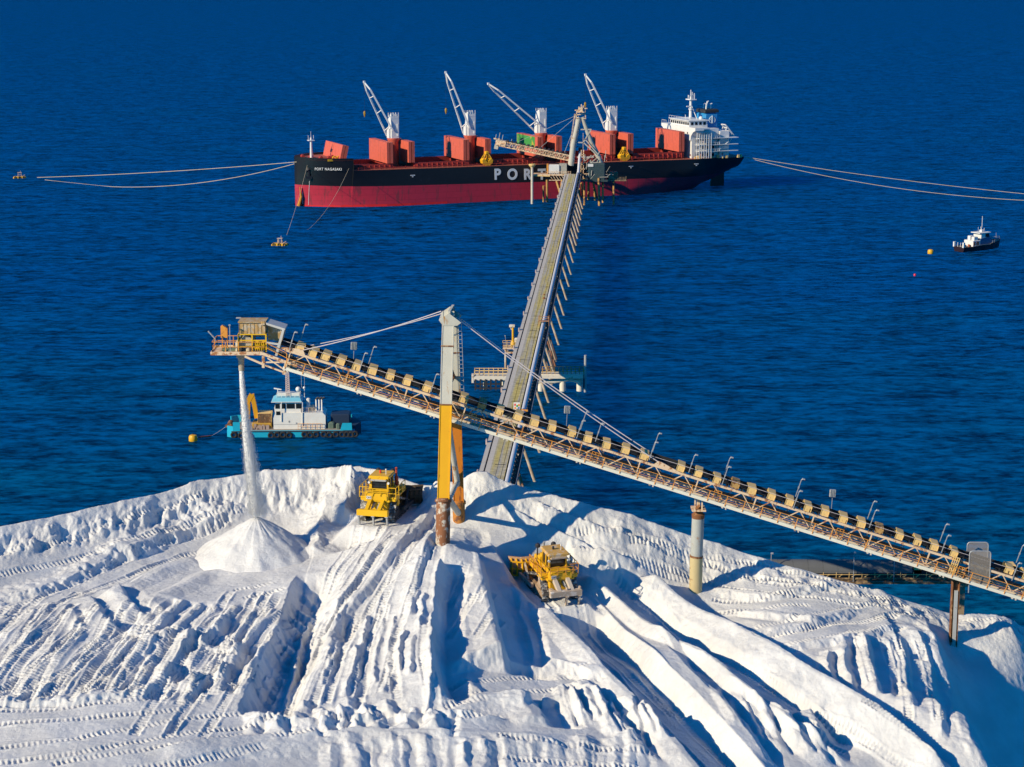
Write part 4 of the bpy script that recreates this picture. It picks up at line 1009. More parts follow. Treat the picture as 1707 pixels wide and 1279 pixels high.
# ------------------------------------------------------------------ bulldozers
def dozer(name_label, spec, pd, worn, tilt=(0,0)):
    heading = spec[2]
    yel = paint('dozer_yellow_worn', (0.88,0.44,0.01), 0.5, spot=(0.50,0.30,0.14), spot_amt=0.3, spot_scale=1.6) if worn else paint('dozer_yellow', (0.86,0.47,0.01), 0.42, spot=(0.35,0.17,0.03), spot_amt=0.12, spot_scale=2)
    dust = paint('salt_dusted_steel', (0.50,0.38,0.28), 0.8, spot=(0.70,0.62,0.55), spot_amt=0.5, spot_scale=1.8) if worn else yel
    trk = paint('track_steel', (0.10,0.09,0.085), 0.6, spot=(0.62,0.60,0.57), spot_amt=0.55, spot_scale=3.0)
    frm = paint('track_frame_worn', (0.42,0.30,0.20), 0.7, spot=(0.15,0.09,0.05), spot_amt=0.4) if worn else paint('track_frame_dark', (0.06,0.055,0.05), 0.6)
    bladem = paint('blade_worn', (0.46,0.26,0.13), 0.6, spot=(0.65,0.5,0.4), spot_amt=0.4) if worn else paint('blade_dark', (0.10,0.07,0.04), 0.6)
    x, y, z = pd
    r = empty('bulldozer', (x, y, z+0.02)); r.rotation_euler = (tilt[0], tilt[1], -heading); r.rotation_mode = 'ZYX' if False else 'XYZ'
    tag(r, name_label, 'bulldozer', 'bulldozers working on the salt pile')
    r.scale = (1.06, 1.06, 1.06)
    # tracks: raised sprocket, three-cornered run
    C = [(2.15,0.52,0.52),(-2.05,0.52,0.52),(-1.25,1.72,0.50)]
    def hull():
        P = []
        order = [C[0], C[2], C[1]]
        for i in range(3):
            a = order[i]; b = order[(i+1)%3]; p = order[i-1]
            d1 = math.atan2(a[1]-p[1], a[0]-p[0]) + math.pi/2 ; d2 = math.atan2(b[1]-a[1], b[0]-a[0]) + math.pi/2
            # outward normals (counter-clockwise run: normal is to the right)
            n1 = d1 - math.pi; n2 = d2 - math.pi
            while n2 < n1: n2 += 2*math.pi
            k = max(2, int((n2-n1)/0.3))
            for q in range(k+1):
                t = n1+(n2-n1)*q/k; P.append((a[0]+a[2]*math.cos(t), a[1]+a[2]*math.sin(t)))
        return P
    H = hull()
    def loop_pts(step):
        L_ = []; acc = 0; n = len(H)
        for i in range(n):
            a = H[i]; b = H[(i+1)%n]; l = math.dist(a,b)
            while acc <= l and l > 1e-6:
                t = acc/l; L_.append((a[0]+(b[0]-a[0])*t, a[1]+(b[1]-a[1])*t, math.atan2(b[1]-a[1], b[0]-a[0]))); acc += step
            acc -= l
        return L_
    for sx in (-1, 1):
        mb = MB(); cx = sx*1.45
        for (py_, pz_, an) in loop_pts(0.245):
            M = Matrix.Translation((cx, py_, pz_)) @ Matrix.Rotation(an, 4, 'X')
            mb.T = M; mb.box(-0.32, 0.32, -0.105, 0.105, -0.03, 0.03); mb.box(-0.32, 0.32, -0.10, -0.065, -0.11, -0.02); mb.box(-0.14,0.14,-0.12,0.12,0.02,0.11)
        mb.T = Matrix.Identity(4); mb.build('track', trk, r)
        mb = MB(); mb.prism([(-2.0,0.30),(2.0,0.30),(2.0,0.78),(0.8,0.86),(-0.4,0.90),(-2.0,0.78)], 'x', cx-0.17, cx+0.17)
        for q in range(8): mb.tube([(cx-0.2,-1.6+q*0.47,0.30),(cx+0.2,-1.6+q*0.47,0.30)],0.20,12)
        mb.prism([(-1.5,0.9),(-0.3,0.9),(-0.9,1.6),(-1.5,1.6)], 'x', cx-0.12, cx+0.12)
        mb.build('track_frame', frm, r)
        mb = MB(); mb.tube([(cx-0.14,-1.25,1.72),(cx+0.36,-1.25,1.72)],0.34,16); mb.tube([(cx-0.13,-1.25,1.72),(cx+0.13,-1.25,1.72)],0.47,18)
        mb.build('sprocket', dust, r)
        for (py_, pz_) in ((2.15,0.52),(-2.05,0.52)):
            mb = MB(); mb.tube([(cx-0.13,py_,pz_),(cx+0.13,py_,pz_)],0.44,18); mb.tube([(cx-0.2,py_,pz_),(cx+0.2,py_,pz_)],0.18,12); mb.build('idler', frm, r)
        # fender / walkway
        mb = MB(); mb.bbox(cx-0.30, cx+0.36, -2.15, 1.2, 2.28, 2.40, 0.04); mb.bbox(cx-0.28, cx+0.33, -2.1, -0.7, 1.75 if False else 2.0, 2.3, 0.05)
        mb.bbox(cx-0.25, cx+0.25, 0.5, 1.6, 2.35, 2.8, 0.08)
        mb.build('fender', yel, r)
        # handrail
        mb = MB(); xo = cx+sx*0.36
        for yy in (-2.15,-1.1,0.0,1.1): mb.bar((xo,yy,2.3),(xo,yy,3.35),0.06)
        for z_ in (2.8,3.35): mb.bar((xo,-2.15,z_),(xo,1.1,z_),0.055)
        for z_ in (2.8,3.35): mb.bar((xo,-2.15,z_),(cx-sx*0.5,-2.15,z_),0.055)
        mb.build('handrail', M_orange if worn else yel, r)
        # push arm
        mb = MB(); mb.bar((sx*1.92,-0.2,0.75),(sx*1.98,3.1,0.62),0.26,0.34); mb.tube([(sx*1.75,0.1,0.75),(sx*2.02,0.1,0.75)],0.22,12); mb.bar((sx*1.9,0.9,0.9),(sx*1.5,3.15,1.65),0.16)
        mb.build('push_arm', dust if worn else frm, r)
        # lift cylinder
        mb = MB(); mb.tube([(sx*0.75,2.1,2.25),(sx*0.85,3.2,0.9)],[0.12,0.08],10); mb.bar((sx*0.75,1.6,2.35),(sx*0.75,2.3,2.2),0.22); mb.build('lift_cylinder', yel, r)
    # main hull: engine hood, fuel tank, transmission
    mb = MB(); mb.prism([(0.2,1.3),(2.75,1.3),(2.8,2.55),(2.65,2.72),(0.2,2.95)], 'x', -0.72, 0.72)
    mb.bbox(-1.05,1.05,-2.3,0.4,0.75,2.05,0.12)
    mb.build('engine_body', yel, r)
    mb = MB(); mb.box(-0.66,0.66,2.80,2.90,1.35,2.6)
    for q in range(7): mb.box(-0.74,-0.72,0.5+q*0.3,0.68+q*0.3,1.6,2.4); mb.box(0.72,0.74,0.5+q*0.3,0.68+q*0.3,1.6,2.4)
    mb.build('grille', M_dark, r)
    mb = MB(); mb.bbox(-1.15,1.15,-2.55,-1.55,2.15,2.85,0.14); mb.bbox(-1.3,1.3,-2.5,-2.0,2.02,2.2,0.05); mb.bbox(-0.95,-0.35,-2.62,-2.5,2.25,2.75,0.04)
    mb.build('fuel_tank', yel, r)
    pl = MB(); pl.box(-0.98,-0.50,-2.66,-2.63,2.30,2.58); lp_ = pl.build('number_plate', M_white, r)
    text_mesh('CAT', 0.24, 'lettering', M_dark, r, Matrix.Translation((-0.74,-2.672,2.44)) @ Matrix.Rotation(math.pi/2,4,'X'), 0.004, 0.004)
    # cab
    mb = MB(); cy0, cy1 = -1.55, 0.35
    for sx in (-1,1):
        for yy, ln in ((cy0,0.12),(cy1,-0.10),(-0.7,0)): mb.bar((sx*0.86,yy,2.35),(sx*0.80,yy+ln,4.1),0.15 if ln>=0 else 0.12)
    mb.box(-0.86,0.86,cy0,cy0+0.1,2.35,2.95); mb.box(-0.86,0.86,cy1-0.1,cy1,2.35,3.0); mb.box(-0.88,-0.78,cy0,cy1,2.35,2.9); mb.box(0.78,0.88,cy0,cy1,2.35,2.9)
    mb.box(-0.84,0.84,cy0+0.04,cy0+0.12,3.98,4.15)
    mb.build('cab', yel, r)
    mb = MB(); mb.prism([(-0.80,2.9),(0.80,2.9),(0.76,4.0),(-0.76,4.0)],'y',cy0+0.14,cy0+0.17); mb.build('rear_window', M_glass, r)
    mb = MB(); mb.prism([(-0.80,2.95),(0.80,2.95),(0.76,4.0),(-0.76,4.0)],'y',cy1-0.17,cy1-0.14); mb.build('front_window', M_glass, r)
    for sx in (-1,1):
        mb = MB(); mb.box(sx*0.79-0.015,sx*0.79+0.015,cy0+0.16,cy1-0.18,2.88,4.0); mb.build('side_window', M_glass, r)
    roofm = paint('roof_dusty', (0.62,0.36,0.09), 0.7, spot=(0.62,0.5,0.38), spot_amt=0.5, spot_scale=2) if worn else yel
    mb = MB(); mb.bbox(-1.02,1.02,-1.78,0.55,4.1,4.34,0.10); mb.box(-0.75,0.75,-1.80,-1.70,3.98,4.10); mb.build('cab_roof', roofm, r)
    mb = MB(); mb.bbox(-0.78,0.78,-1.86,-1.56,3.86,4.02,0.04); mb.build('air_unit', M_galv if not worn else dust, r)
    mb = MB()
    for yy in (-2.62,): 
        for xx in (-1.1,-0.35,0.4,1.12): mb.bar((xx,yy,2.6),(xx,yy,3.35),0.055)
        for z_ in (3.0,3.35): mb.bar((-1.12,yy,z_),(1.12,yy,z_),0.055)
    mb.build('rear_rail', M_orange if worn else yel, r)
    # lamps, beacon, mirror
    for (lx_, ly_, lz_) in ((-0.95,-1.7,3.7),(0.98,-1.7,3.7)):
        mb = MB(); mb.tube([(lx_,ly_,lz_),(lx_,ly_-0.14,lz_)],0.12,12); mb.bar((lx_,ly_,lz_),(lx_*0.9,ly_+0.2,lz_),0.06); mb.build('work_lamp', M_white, r)
    mb = MB(); mb.lathe([(0.02,0.34),(0.10,0.28),(0.12,0.12),(0.08,0.0)],12,(-0.15,-0.6,4.34)); mb.build('beacon', paint('beacon_red',(0.75,0.06,0.03),0.35) if not worn else M_dark, r)
    mb = MB(); mb.bar((0.5,-0.9,4.3),(0.5,-0.9,4.75),0.06); mb.sphere((0.5,-0.9,4.8),0.09,10,6); mb.build('antenna', M_white, r)
    # exhaust, pre-cleaner
    mb = MB(); ex = -0.45 if worn else 0.95
    mb.tube([(ex,1.1,2.7),(ex,1.1,4.3),(ex,1.0,4.5)],[0.11,0.10,0.11],12); mb.tube([(ex,1.1,2.8),(ex,1.1,3.6)],0.19,12)
    mb.build('exhaust', M_galv if worn else paint('exhaust_red',(0.50,0.07,0.03),0.6), r)
    for px_ in ((-1.0 if worn else -0.9), 0.55): mb = MB(); mb.tube([(px_,1.2,2.6),(px_,1.2,3.95)],0.07,8); mb.lathe([(0.1,0),(0.24,0.08),(0.24,0.30),(0.12,0.42)],12,(px_,1.2,3.9)); mb.build('air_cleaner', M_dark, r)
    mb = MB(); mb.bbox(-1.05,-0.5,0.5,1.15,2.35,3.3,0.1); mb.tube([(-0.75,0.6,3.3),(-0.75,0.6,3.6)],0.2,12); mb.build('tank', yel, r)
    # ripper: frame, cylinders and three shanks
    mb = MB(); mb.bbox(-1.55,1.55,-4.1,-3.65,1.05,1.62,0.06)
    for sx in (-1,1): mb.prism([(-2.3,0.9),(-2.3,1.25),(-3.7,1.5),(-3.7,1.1)],'x',sx*0.95-0.14,sx*0.95+0.14)
    mb.build('ripper_beam', dust, r)
    for sx in (-1,1):
        mb = MB(); mb.prism([(-2.35,1.95),(-2.35,2.3),(-2.75,2.2),(-4.0,1.62),(-3.8,1.35)],'x',sx*0.62-0.17,sx*0.62+0.17)
        mb.build('ripper_link', paint('link_pale',(0.62,0.52,0.42),0.6) if worn else yel, r)
        mb = MB(); mb.tube([(sx*0.28,-2.3,1.8),(sx*0.28,-3.0,1.6)],0.13,10); mb.tube([(sx*0.28,-3.0,1.6),(sx*0.28,-3.75,1.4)],0.07,8); mb.build('ripper_cylinder', M_galv, r)
    for xx in ((-1.38,0.05,1.40) if not worn else (0.1,1.35)):
        mb = MB(); mb.prism([(-4.0,1.85 if worn else 1.5),(-3.72,1.85 if worn else 1.5),(-3.72,0.7),(-3.6,0.2),(-3.75,-0.02),(-3.9,0.2),(-4.02,0.8)],'x',xx-0.07,xx+0.07)
        mb.bbox(xx-0.16,xx+0.16,-4.16,-3.6,0.98,1.05,0.02); mb.build('ripper_shank', M_galv if not worn else dust, r)
    # blade: curved full-U mouldboard with ribs on the back
    prof = []
    for q in range(9): t = q/8; prof.append((0.55*(2*t-1)**2, 0.05+1.95*t))
    def blade_at(x_): return 3.25 + 0.55*max(0,(abs(x_)-1.7))
    vs=[]; fs=[]; xs_=[-2.75,-2.2,-1.7,-0.9,0,0.9,1.7,2.2,2.75]
    for x_ in xs_:
        b0 = blade_at(x_)
        for (dy,z_) in prof: vs.append((x_, b0+dy+0.05, z_))
        for (dy,z_) in reversed(prof): vs.append((x_, b0+dy-0.05, z_))
    m_ = 18
    for i in range(len(xs_)-1):
        for k in range(m_): j=(k+1)%m_; fs.append((i*m_+k,i*m_+j,(i+1)*m_+j,(i+1)*m_+k))
    fs.append(tuple(range(m_))); fs.append(tuple((len(xs_)-1)*m_+k for k in range(m_)))
    mb = MB(); mb.add(vs,fs); mb.bar((-2.75,3.62,2.02),(2.75,3.62,2.02),0.2,0.12) if False else None
    bl = mb.build('blade', bladem, r, True)
    mb = MB()
    for i in range(13):
        x_ = -2.6+i*5.2/12; b0 = blade_at(x_)
        mb.prism([(b0-0.03,0.2),(b0+0.35,1.9),(b0+0.1,1.98),(b0-0.28,1.5),(b0-0.3,0.4)],'x',x_-0.03,x_+0.03)
    for z_ in (0.35,1.0,1.7):
        for i in range(8): a=xs_[i]; b=xs_[i+1]; mb.bar((a,blade_at(a)-0.1,z_),(b,blade_at(b)-0.1,z_),0.12)
    mb.build('blade_ribs', yel if worn else bladem, bl)
    return r
dozer('clean bright yellow bulldozer seen from behind, beside the pylon, below the pile edge', DOZ[0], PADS[0], False, (math.radians(1.2), 0))
dozer('worn salt-dusted yellow bulldozer in the trench right of the pylon, blade to the left', DOZ[1], PADS[1], True, (math.radians(5.5), 0))

# ------------------------------------------------------------------ bulk carrier
TH = math.radians(22.5)
ship = empty('bulk_carrier', (4.4, 864.5, 0), TH)
tag(ship, 'long black and red bulk carrier with four white cranes moored at the loader', 'cargo ship')
MS = Matrix.Translation((4.4,864.5,0)) @ Matrix.Rotation(TH, 4, 'Z')
def sh(px, py, y=0.0): return hit(MS, px, py, 1, y)
M_hullblk = paint('hull_black', (0.010,0.011,0.014), 0.42, var=0.2, spot=(0.03,0.03,0.035), spot_amt=0.2, spot_scale=0.08)
M_hullred = paint('hull_red', (0.54,0.025,0.055), 0.55, var=0.12, spot=(0.30,0.035,0.05), spot_amt=0.42, spot_scale=0.35, streak=True)
def plates(m):
    nt = m.node_tree; N, L = nt.nodes, nt.links; b = N['Principled BSDF']; src = b.inputs['Base Color'].links[0].from_socket
    tc = N.new('ShaderNodeTexCoord'); mp = N.new('ShaderNodeMapping'); mp.inputs['Rotation'].default_value = (math.pi/2, 0, 0); L.new(tc.outputs['Object'], mp.inputs[0])
    br = N.new('ShaderNodeTexBrick'); br.inputs['Scale'].default_value = 1.0; br.inputs['Brick Width'].default_value = 9.0; br.inputs['Row Height'].default_value = 2.4; br.inputs['Mortar Size'].default_value = 0.10
    br.inputs['Color1'].default_value = (1,1,1,1); br.inputs['Color2'].default_value = (0.94,0.94,0.94,1); br.inputs['Mortar'].default_value = (0.80,0.78,0.78,1); L.new(mp.outputs[0], br.inputs['Vector'])
    mx = N.new('ShaderNodeMix'); mx.data_type = 'RGBA'; mx.blend_type = 'MULTIPLY'; mx.inputs[0].default_value = 1
    L.new(src, mx.inputs[6]); L.new(br.outputs[0], mx.inputs[7]); L.new(mx.outputs[2], b.inputs['Base Color'])
plates(M_hullred); plates(M_hullblk)
M_deck = paint('deck_red', (0.40,0.11,0.07), 0.7, spot=(0.2,0.06,0.04), spot_amt=0.4, spot_scale=0.3)
M_hatch = paint('hatch_red', (0.66,0.125,0.075), 0.55, var=0.18, spot=(0.42,0.10,0.06), spot_amt=0.4, spot_scale=0.5, streak=True)
M_coam = paint('coaming_red', (0.36,0.04,0.03), 0.6)
M_hold_shade = paint('hold_shade', (0.02,0.012,0.012), 0.9)
def itp(x, T): return float(np.interp(x, [t[0] for t in T], [t[1] for t in T]))
BD = [(-100,0.6),(-99,3),(-97,6.5),(-94,9.8),(-90,12.6),(-85,14.8),(-78,15.8),(-70,16),(60,16),(78,15.6),(90,14.2),(100,12.2)]
BW = [(-100,0.25),(-98,1.6),(-95,3.6),(-90,7.0),(-84,10.4),(-76,13.4),(-66,15.4),(-56,16),(42,16),(55,14.8),(65,12.2),(74,8.6),(82,4.2),(88,2.0),(100,0.8)]
ZB = [(-100,8.8),(0,7.2),(60,6.4),(100,6.2)]
ZD = [(-100,15.3),(-60,14.9),(100,13.7)]
ZK = [(-100,-3),(66,-3),(76,-0.6),(84,1.6),(94,5.6),(100,7.6)]
sta = [-100,-99.3,-98,-96,-93,-89,-84,-80.01,-80,-74,-66,-56,-40,-20,0,20,42,50,58,66,72,78,82,86,90,94,97,100]
def zdeck(x): return itp(x, ZD) + (4.0 if x < -80 else 0.0)
def half(x, z):
    zk = itp(x, ZK); zd_ = zdeck(x); bd, bw = itp(x,BD), itp(x,BW)
    if x > 60:
        t = max(0, min(1, (z-zk)/(zd_-zk))); return bw*0.25*(1-t) + (bd)*min(1, (t**0.45)) if x > 80 else (bw + (bd-bw)*min(1,max(0,z)/8)**0.7 if z > 0 else bw*(1-0.3*min(1,-z/3)))
    t = max(0, min(1, z/zd_)); return bw + (bd-bw)*t**1.4
def strip(za, zb_, name, m, nlev=4, smooth=True):
    vs=[]; fs=[]
    for x in sta:
        a = max(za(x), itp(x,ZK)); b_ = max(zb_(x), a+0.001)
        for s_ in (-1,1):
            for k in range(nlev+1):
                z = a+(b_-a)*k/nlev; vs.append((x, s_*half(x,z), z))
    w = 2*(nlev+1)
    for i in range(len(sta)-1):
        for s_ in (0,1):
            for k in range(nlev):
                p = i*w+s_*(nlev+1)+k; fs.append((p,p+w,p+w+1,p+1))
    # close bow and transom
    for i in (0, len(sta)-1):
        for k in range(nlev): p = i*w+k; fs.append((p,p+1,p+nlev+2,p+nlev+1))
    mb = MB(); mb.add(vs,fs); return mb.build(name, m, ship, smooth)
strip(lambda x:-3, lambda x:itp(x,ZB), 'hull_bottom', M_hullred)
strip(lambda x:itp(x,ZB), lambda x:zdeck(x)+(0.9 if x < -80 else 0.0), 'hull', M_hullblk)
# bottom closing plate for the counter, and decks
mb = MB(); vs=[]; fs=[]; st2=[x for x in sta if x>=66]
for x in st2: z=itp(x,ZK); h=half(x,z); vs += [(x,-h,z),(x,h,z)]
for i in range(len(st2)-1): fs.append((2*i,2*i+1,2*i+3,2*i+2))
mb.add(vs,fs); mb.build('counter', M_hullblk, ship)
mb = MB(); vs=[]; fs=[]; st3=[x for x in sta if x>=-80]
for x in st3: z=zdeck(x)-0.02; h=half(x,zdeck(x))-0.03; vs += [(x,-h,z),(x,h,z)]
for i in range(len(st3)-1): fs.append((2*i,2*i+1,2*i+3,2*i+2))
mb.add(vs,fs); mb.build('deck', M_deck, ship)
mb = MB(); vs=[]; fs=[]; st4=[x for x in sta if x<-80]
for x in st4: z=zdeck(x)-0.02; h=half(x,zdeck(x))-0.03; vs += [(x,-h,z),(x,h,z)]
for i in range(len(st4)-1): fs.append((2*i,2*i+1,2*i+3,2*i+2))
n0=len(vs); vs += [(-80,-15.5,14.9),(-80,15.5,14.9),(-80,15.5,18.95),(-80,-15.5,18.95)]; fs.append((n0,n0+1,n0+2,n0+3))
mb.add(vs,fs); mb.build('forecastle_deck', M_deck, ship)
# draught line at the foot of the bow
def band(x0, x1, za, zb_, nm, m, off=0.03):
    mb = MB(); vs=[]; fs=[]; X=[x for x in sta if x0<=x<=x1]
    for x in X: vs += [(x,-half(x,za)-off,za),(x,-half(x,zb_)-off,zb_)]
    for i in range(len(X)-1): fs.append((2*i,2*i+2,2*i+3,2*i+1))
    mb.add(vs,fs); return mb.build(nm, m, ship)
band(-99.5,-30,-0.2,0.9,'waterline_stripe', paint('boot_red',(0.75,0.02,0.02),0.5))
mb = MB()
for x_, z0_, z1_ in ((-95.5,0.5,10.5),(-97.6,1,6)): 
    pts_ = [(x_, -half(x_,z)-0.06, z) for z in np.linspace(z0_,z1_,8)]; mb.tube(pts_,0.10,6)
mb.build('draught_marks', M_white, ship)
mb = MB(); mb.tube([(-99.2,-1.9,0.2),(-98.3,-2.6,4),(-98.9,-2.9,8)],[0.8,0.5,0.15],8); mb.build('rust_stain', paint('bow_rust',(0.62,0.26,0.03),0.8), ship)
# hatch coamings and stacked hatch covers
zc = 17.0
stk = []   # (near lower right px, is tilted)
for px in (655,691,782,818,905,936,1025,1055,1140): stk.append(sh(px, 272-(px-655)*0.03, -11.0).x)
holds = [(sh(571,280,-11).x+1.5, stk[0]), (stk[1], stk[2]), (stk[3], stk[4]), (stk[5], stk[6]), (stk[7], stk[8])]
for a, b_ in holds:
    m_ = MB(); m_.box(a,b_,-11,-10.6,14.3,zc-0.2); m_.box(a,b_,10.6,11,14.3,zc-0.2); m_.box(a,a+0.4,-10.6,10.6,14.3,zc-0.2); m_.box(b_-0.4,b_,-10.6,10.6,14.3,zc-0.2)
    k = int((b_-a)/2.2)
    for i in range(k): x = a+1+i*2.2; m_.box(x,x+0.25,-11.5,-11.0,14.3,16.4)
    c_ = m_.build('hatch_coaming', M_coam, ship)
    m_ = MB(); m_.box(a+0.4,b_-0.4,-10.6,10.6,14.6,14.8); m_.build('hold_shade_sheet', M_hold_shade, c_)  # near-black sheet standing in for the unlit depth of the open hatch
M_green2 = paint('hatch_green', (0.06,0.30,0.06), 0.6, spot=(0.5,0.4,0.05), spot_amt=0.4, spot_scale=0.3)
def stack(x, green=False, fwd=True):
    root_ = None
    for k in range(2):
        m_ = MB(); xx = x-2.6+k*1.45; m_.box(xx,xx+1.15,-11.3,11.3,zc-0.1,zc+8.4)
        for q in range(7): yy=-10+q*3.2; m_.box(xx+1.15,xx+1.35,yy,yy+0.35,zc+0.2,zc+8.1)
        for q in (zc+2,zc+6): m_.box(xx+1.15,xx+1.3,-11.2,11.2,q,q+0.35)
        o_ = m_.build('hatch_cover', M_hatch, ship)
    if green:
        m_ = MB(); m_.box(x-2.68,x-2.62,-8.5,11.0,zc+3.2,zc+8.2); m_.build('green_sheet', M_green2, o_)
for i, x in enumerate(stk): stack(x, i in (4,))
# bow hatch cover, leaning
m_ = MB(); m_.T = Matrix.Translation((sh(571,278,-11).x-0.5,0,zc-0.6)) @ Matrix.Rotation(math.radians(13),4,'Y')
m_.box(-1.3,-0.1,-11.3,11.3,0,8.6); m_.box(0.1,1.3,-11.3,11.3,0,8.6); m_.box(-1.4,-1.3,-0.15,0.15,0.5,8.4); m_.build('hatch_cover', M_hatch, ship)
# deck cranes
M_cw = paint('crane_white', (0.80,0.79,0.78), 0.4)
cranes = []
for (bx_, tpx, tpy, hk) in ((656,607,137,190),(783.5,743,121,185),(901.5,814,140,None),(1019,976,125,175)):
    c = sh(bx_, 240-(bx_-656)*0.012, 0.0)
    cr = MB(); cr.box(c.x-1.5,c.x+1.7,-2.1,2.1,26.2,35.2); cr.box(c.x-2.4,c.x-1.5,-1.4,1.4,26.2,30); cr.box(c.x+0.9,c.x+1.5,-2.4,-2.1,27,32); cr.box(c.x-1.5,c.x+1.7,-2.15,-2.1,34.2,34.4)
    for q in (-1.5,-0.5,0.5,1.6): cr.box(c.x+q-0.12,c.x+q+0.12,-2.0,-1.8,35.2,36.6); cr.box(c.x+q-0.1,c.x+q+0.1,1.6,1.9,35.2,36.4)
    cr.box(c.x-1.0,c.x+1.4,-1.2,1.2,35.2,35.8)
    co = cr.build('deck_crane', M_cw, ship)
    m_ = MB(); m_.lathe([(2.3,14.5),(2.0,24.5),(2.6,25.4),(2.6,26.2)],18,(c.x,0,0)); m_.build('crane_pedestal', M_hatch, co, True)
    m_ = MB(); m_.box(c.x+0.7,c.x+1.73,-1.2,-0.2+1.2,30,33); m_.build('crane_cab', M_glass, co)
    t = sh(tpx, tpy, 0.0); base = Vector((c.x-1.6,0,27.8))
    m_ = MB()
    Lb = base+Vector((-0.3,2.6,-1.0)); Ub = base+Vector((0.5,-2.6,1.6)); k1_ = base.lerp(t,0.84)+Vector((-0.2,1.5,-0.2)); k2_ = base.lerp(t,0.84)+Vector((0.3,-1.6,0.5))
    m_.bar(Lb, k1_, 0.5, 0.6); m_.bar(Ub, k2_, 0.5, 0.6); m_.bar(k1_, t, 0.6, 0.7); m_.bar(k2_, t, 0.5, 0.6)
    for f in (0.12,0.5,0.84): m_.bar(Lb.lerp(k1_,f), Ub.lerp(k2_,f), 0.3)
    m_.box(t.x-0.35,t.x+0.35,-0.4,0.4,t.z-0.4,t.z+0.5)
    m_.build('jib', M_cw, co)
    m_ = MB()
    for s_ in (-0.5,0.5): m_.bar(Vector((c.x,s_,35.2)), t+Vector((0,s_*0.6,0.4)), 0.035)
    m_.build('luffing_wire', M_dark, co)
    if hk:
        z = sh(tpx+3, hk, 0).z; m_ = MB(); m_.bar((t.x,0,t.z),(t.x,0,z+1.5),0.05); m_.build('hoist_wire', M_dark, co)
        m_ = MB(); m_.lathe([(0.12,-1.3),(0.35,-0.6),(0.52,0.3),(0.42,0.9),(0.15,1.2)],10,(t.x,0,z)); m_.build('hook', paint('hook_ochre',(0.42,0.24,0.02),0.6), co)
# foremast, bow fittings
p = sh(519, 268, 0); m_ = MB(); m_.tube([(p.x,0,18.9),(p.x,0,27.5)],[0.55,0.35],10); m_.box(p.x-1.2,p.x+1.2,-1.2,1.2,26.2,26.5)
for q in (-1.1,0,1.1): m_.bar((p.x+q,0,26.3),(p.x+q,0,28.4),0.18)
m_.tube([(p.x+1.2,0.8,18.9),(p.x+0.2,0.3,25)],0.15,6); m_.bar((p.x,0,27),(p.x,0,30),0.12)
m_.build('foremast', M_cw, ship)
r_ = random.Random(8)
m_ = MB()
for i in range(6): x = -95+i*2.6+r_.uniform(-.4,.4); y = r_.uniform(-7,5); m_.tube([(x,y-1,19.6),(x,y+1,19.6)],0.7,10); m_.box(x-0.9,x+0.9,y-1.3,y+1.3,18.9,19.3)
m_.build('windlass', M_coam, ship)
m_ = MB(); 
for i in range(3): m_.torus((-86+i*1.8,-9,19.7),0.7,0.3,'y'); 
m_.box(-90,-80.5,-13.2,-12.9,18.9,19.7); m_.build('mooring_winch', M_yel, ship)
# bulwark rails, deck pipes, small fittings
m_ = MB()
for i in range(66): x=-78+i*2.6; hb=half(x,zdeck(x))-0.35; m_.bar((x,-hb,zdeck(x)-0.1),(x,-hb,zdeck(x)+1.1),0.09)
for i in range(33): x=-78+i*5.2; m_.bar((x,-13.5,15),(x,-13.5,15.9),0.25)
m_.bar((-78,-15.5,16.0),(60,-15.6,15.1),0.10); m_.bar((-78,-13.6,15.5),(60,-13.6,15.2),0.22)
m_.build('side_rail', M_coam, ship)
# name, letters and marks
def hull_text(txt, px, py, size, bold, spacing, nm, wide=1.0):
    p = sh(px, py, -16.0)
    for _ in range(3):
        yy = -half(p.x, p.z); p = sh(px, py, yy)
    # local slope of the hull side
    dx = 2.0; h1 = half(p.x-dx,p.z); h2 = half(p.x+dx,p.z); ang = math.atan2(-(h2-h1), 2*dx)
    M = Matrix.Translation((p.x, -half(p.x,p.z)-0.14, p.z)) @ Matrix.Rotation(ang,4,'Z') @ Matrix.Rotation(math.pi/2,4,'X') @ Matrix.Diagonal((wide,1,1,1))
    text_mesh(txt, size, nm, M_cw, ship, M, 0.05, bold, spacing)
for ch, px in (('P',829),('O',854),('R',879),('T',903)):
    hull_text(ch, px, 291.5, 6.1, 0.22, 1.0, 'hull_letter', 0.92)
hull_text('PORT NAGASAKI', 547, 282.3, 1.5, 0.012, 1.15, 'ship_name', 0.86)
m_ = MB()
for px, py in ((688,293),(1052,278),(1161,274)):
    p = sh(px,py,-16.05); m_.box(p.x-1.0,p.x+1.0,-16.12,-16.0,p.z,p.z+0.3); m_.box(p.x-0.3,p.x+0.3,-16.12,-16.0,p.z-0.6,p.z-0.3)
m_.build('hull_marks', M_cw, ship)
p = sh(519,288,-10); hx_ = p.x; hy_ = -half(hx_,14)-0.3
m_ = MB(); m_.tube([(hx_,hy_+0.6,15.6),(hx_,hy_-0.3,14.6)],0.9,12); m_.prism([(hx_-1.2,11.5),(hx_+1.2,11.5),(hx_+1.6,13),(hx_+0.35,12.4),(hx_+0.3,14.8),(hx_-0.3,14.8),(hx_-0.35,12.4),(hx_-1.6,13)],'y',hy_-0.5,hy_-0.1)
m_.build('anchor', M_dark, ship)
m_ = MB(); m_.box(94,96.5,-0.5,0.5,-3,6.5) ; m_.prism([(89.5,-3),(95.5,-3),(95,6.4),(90.5,4.6)],'y',-0.45,0.45); m_.build('rudder', M_hullblk, ship)
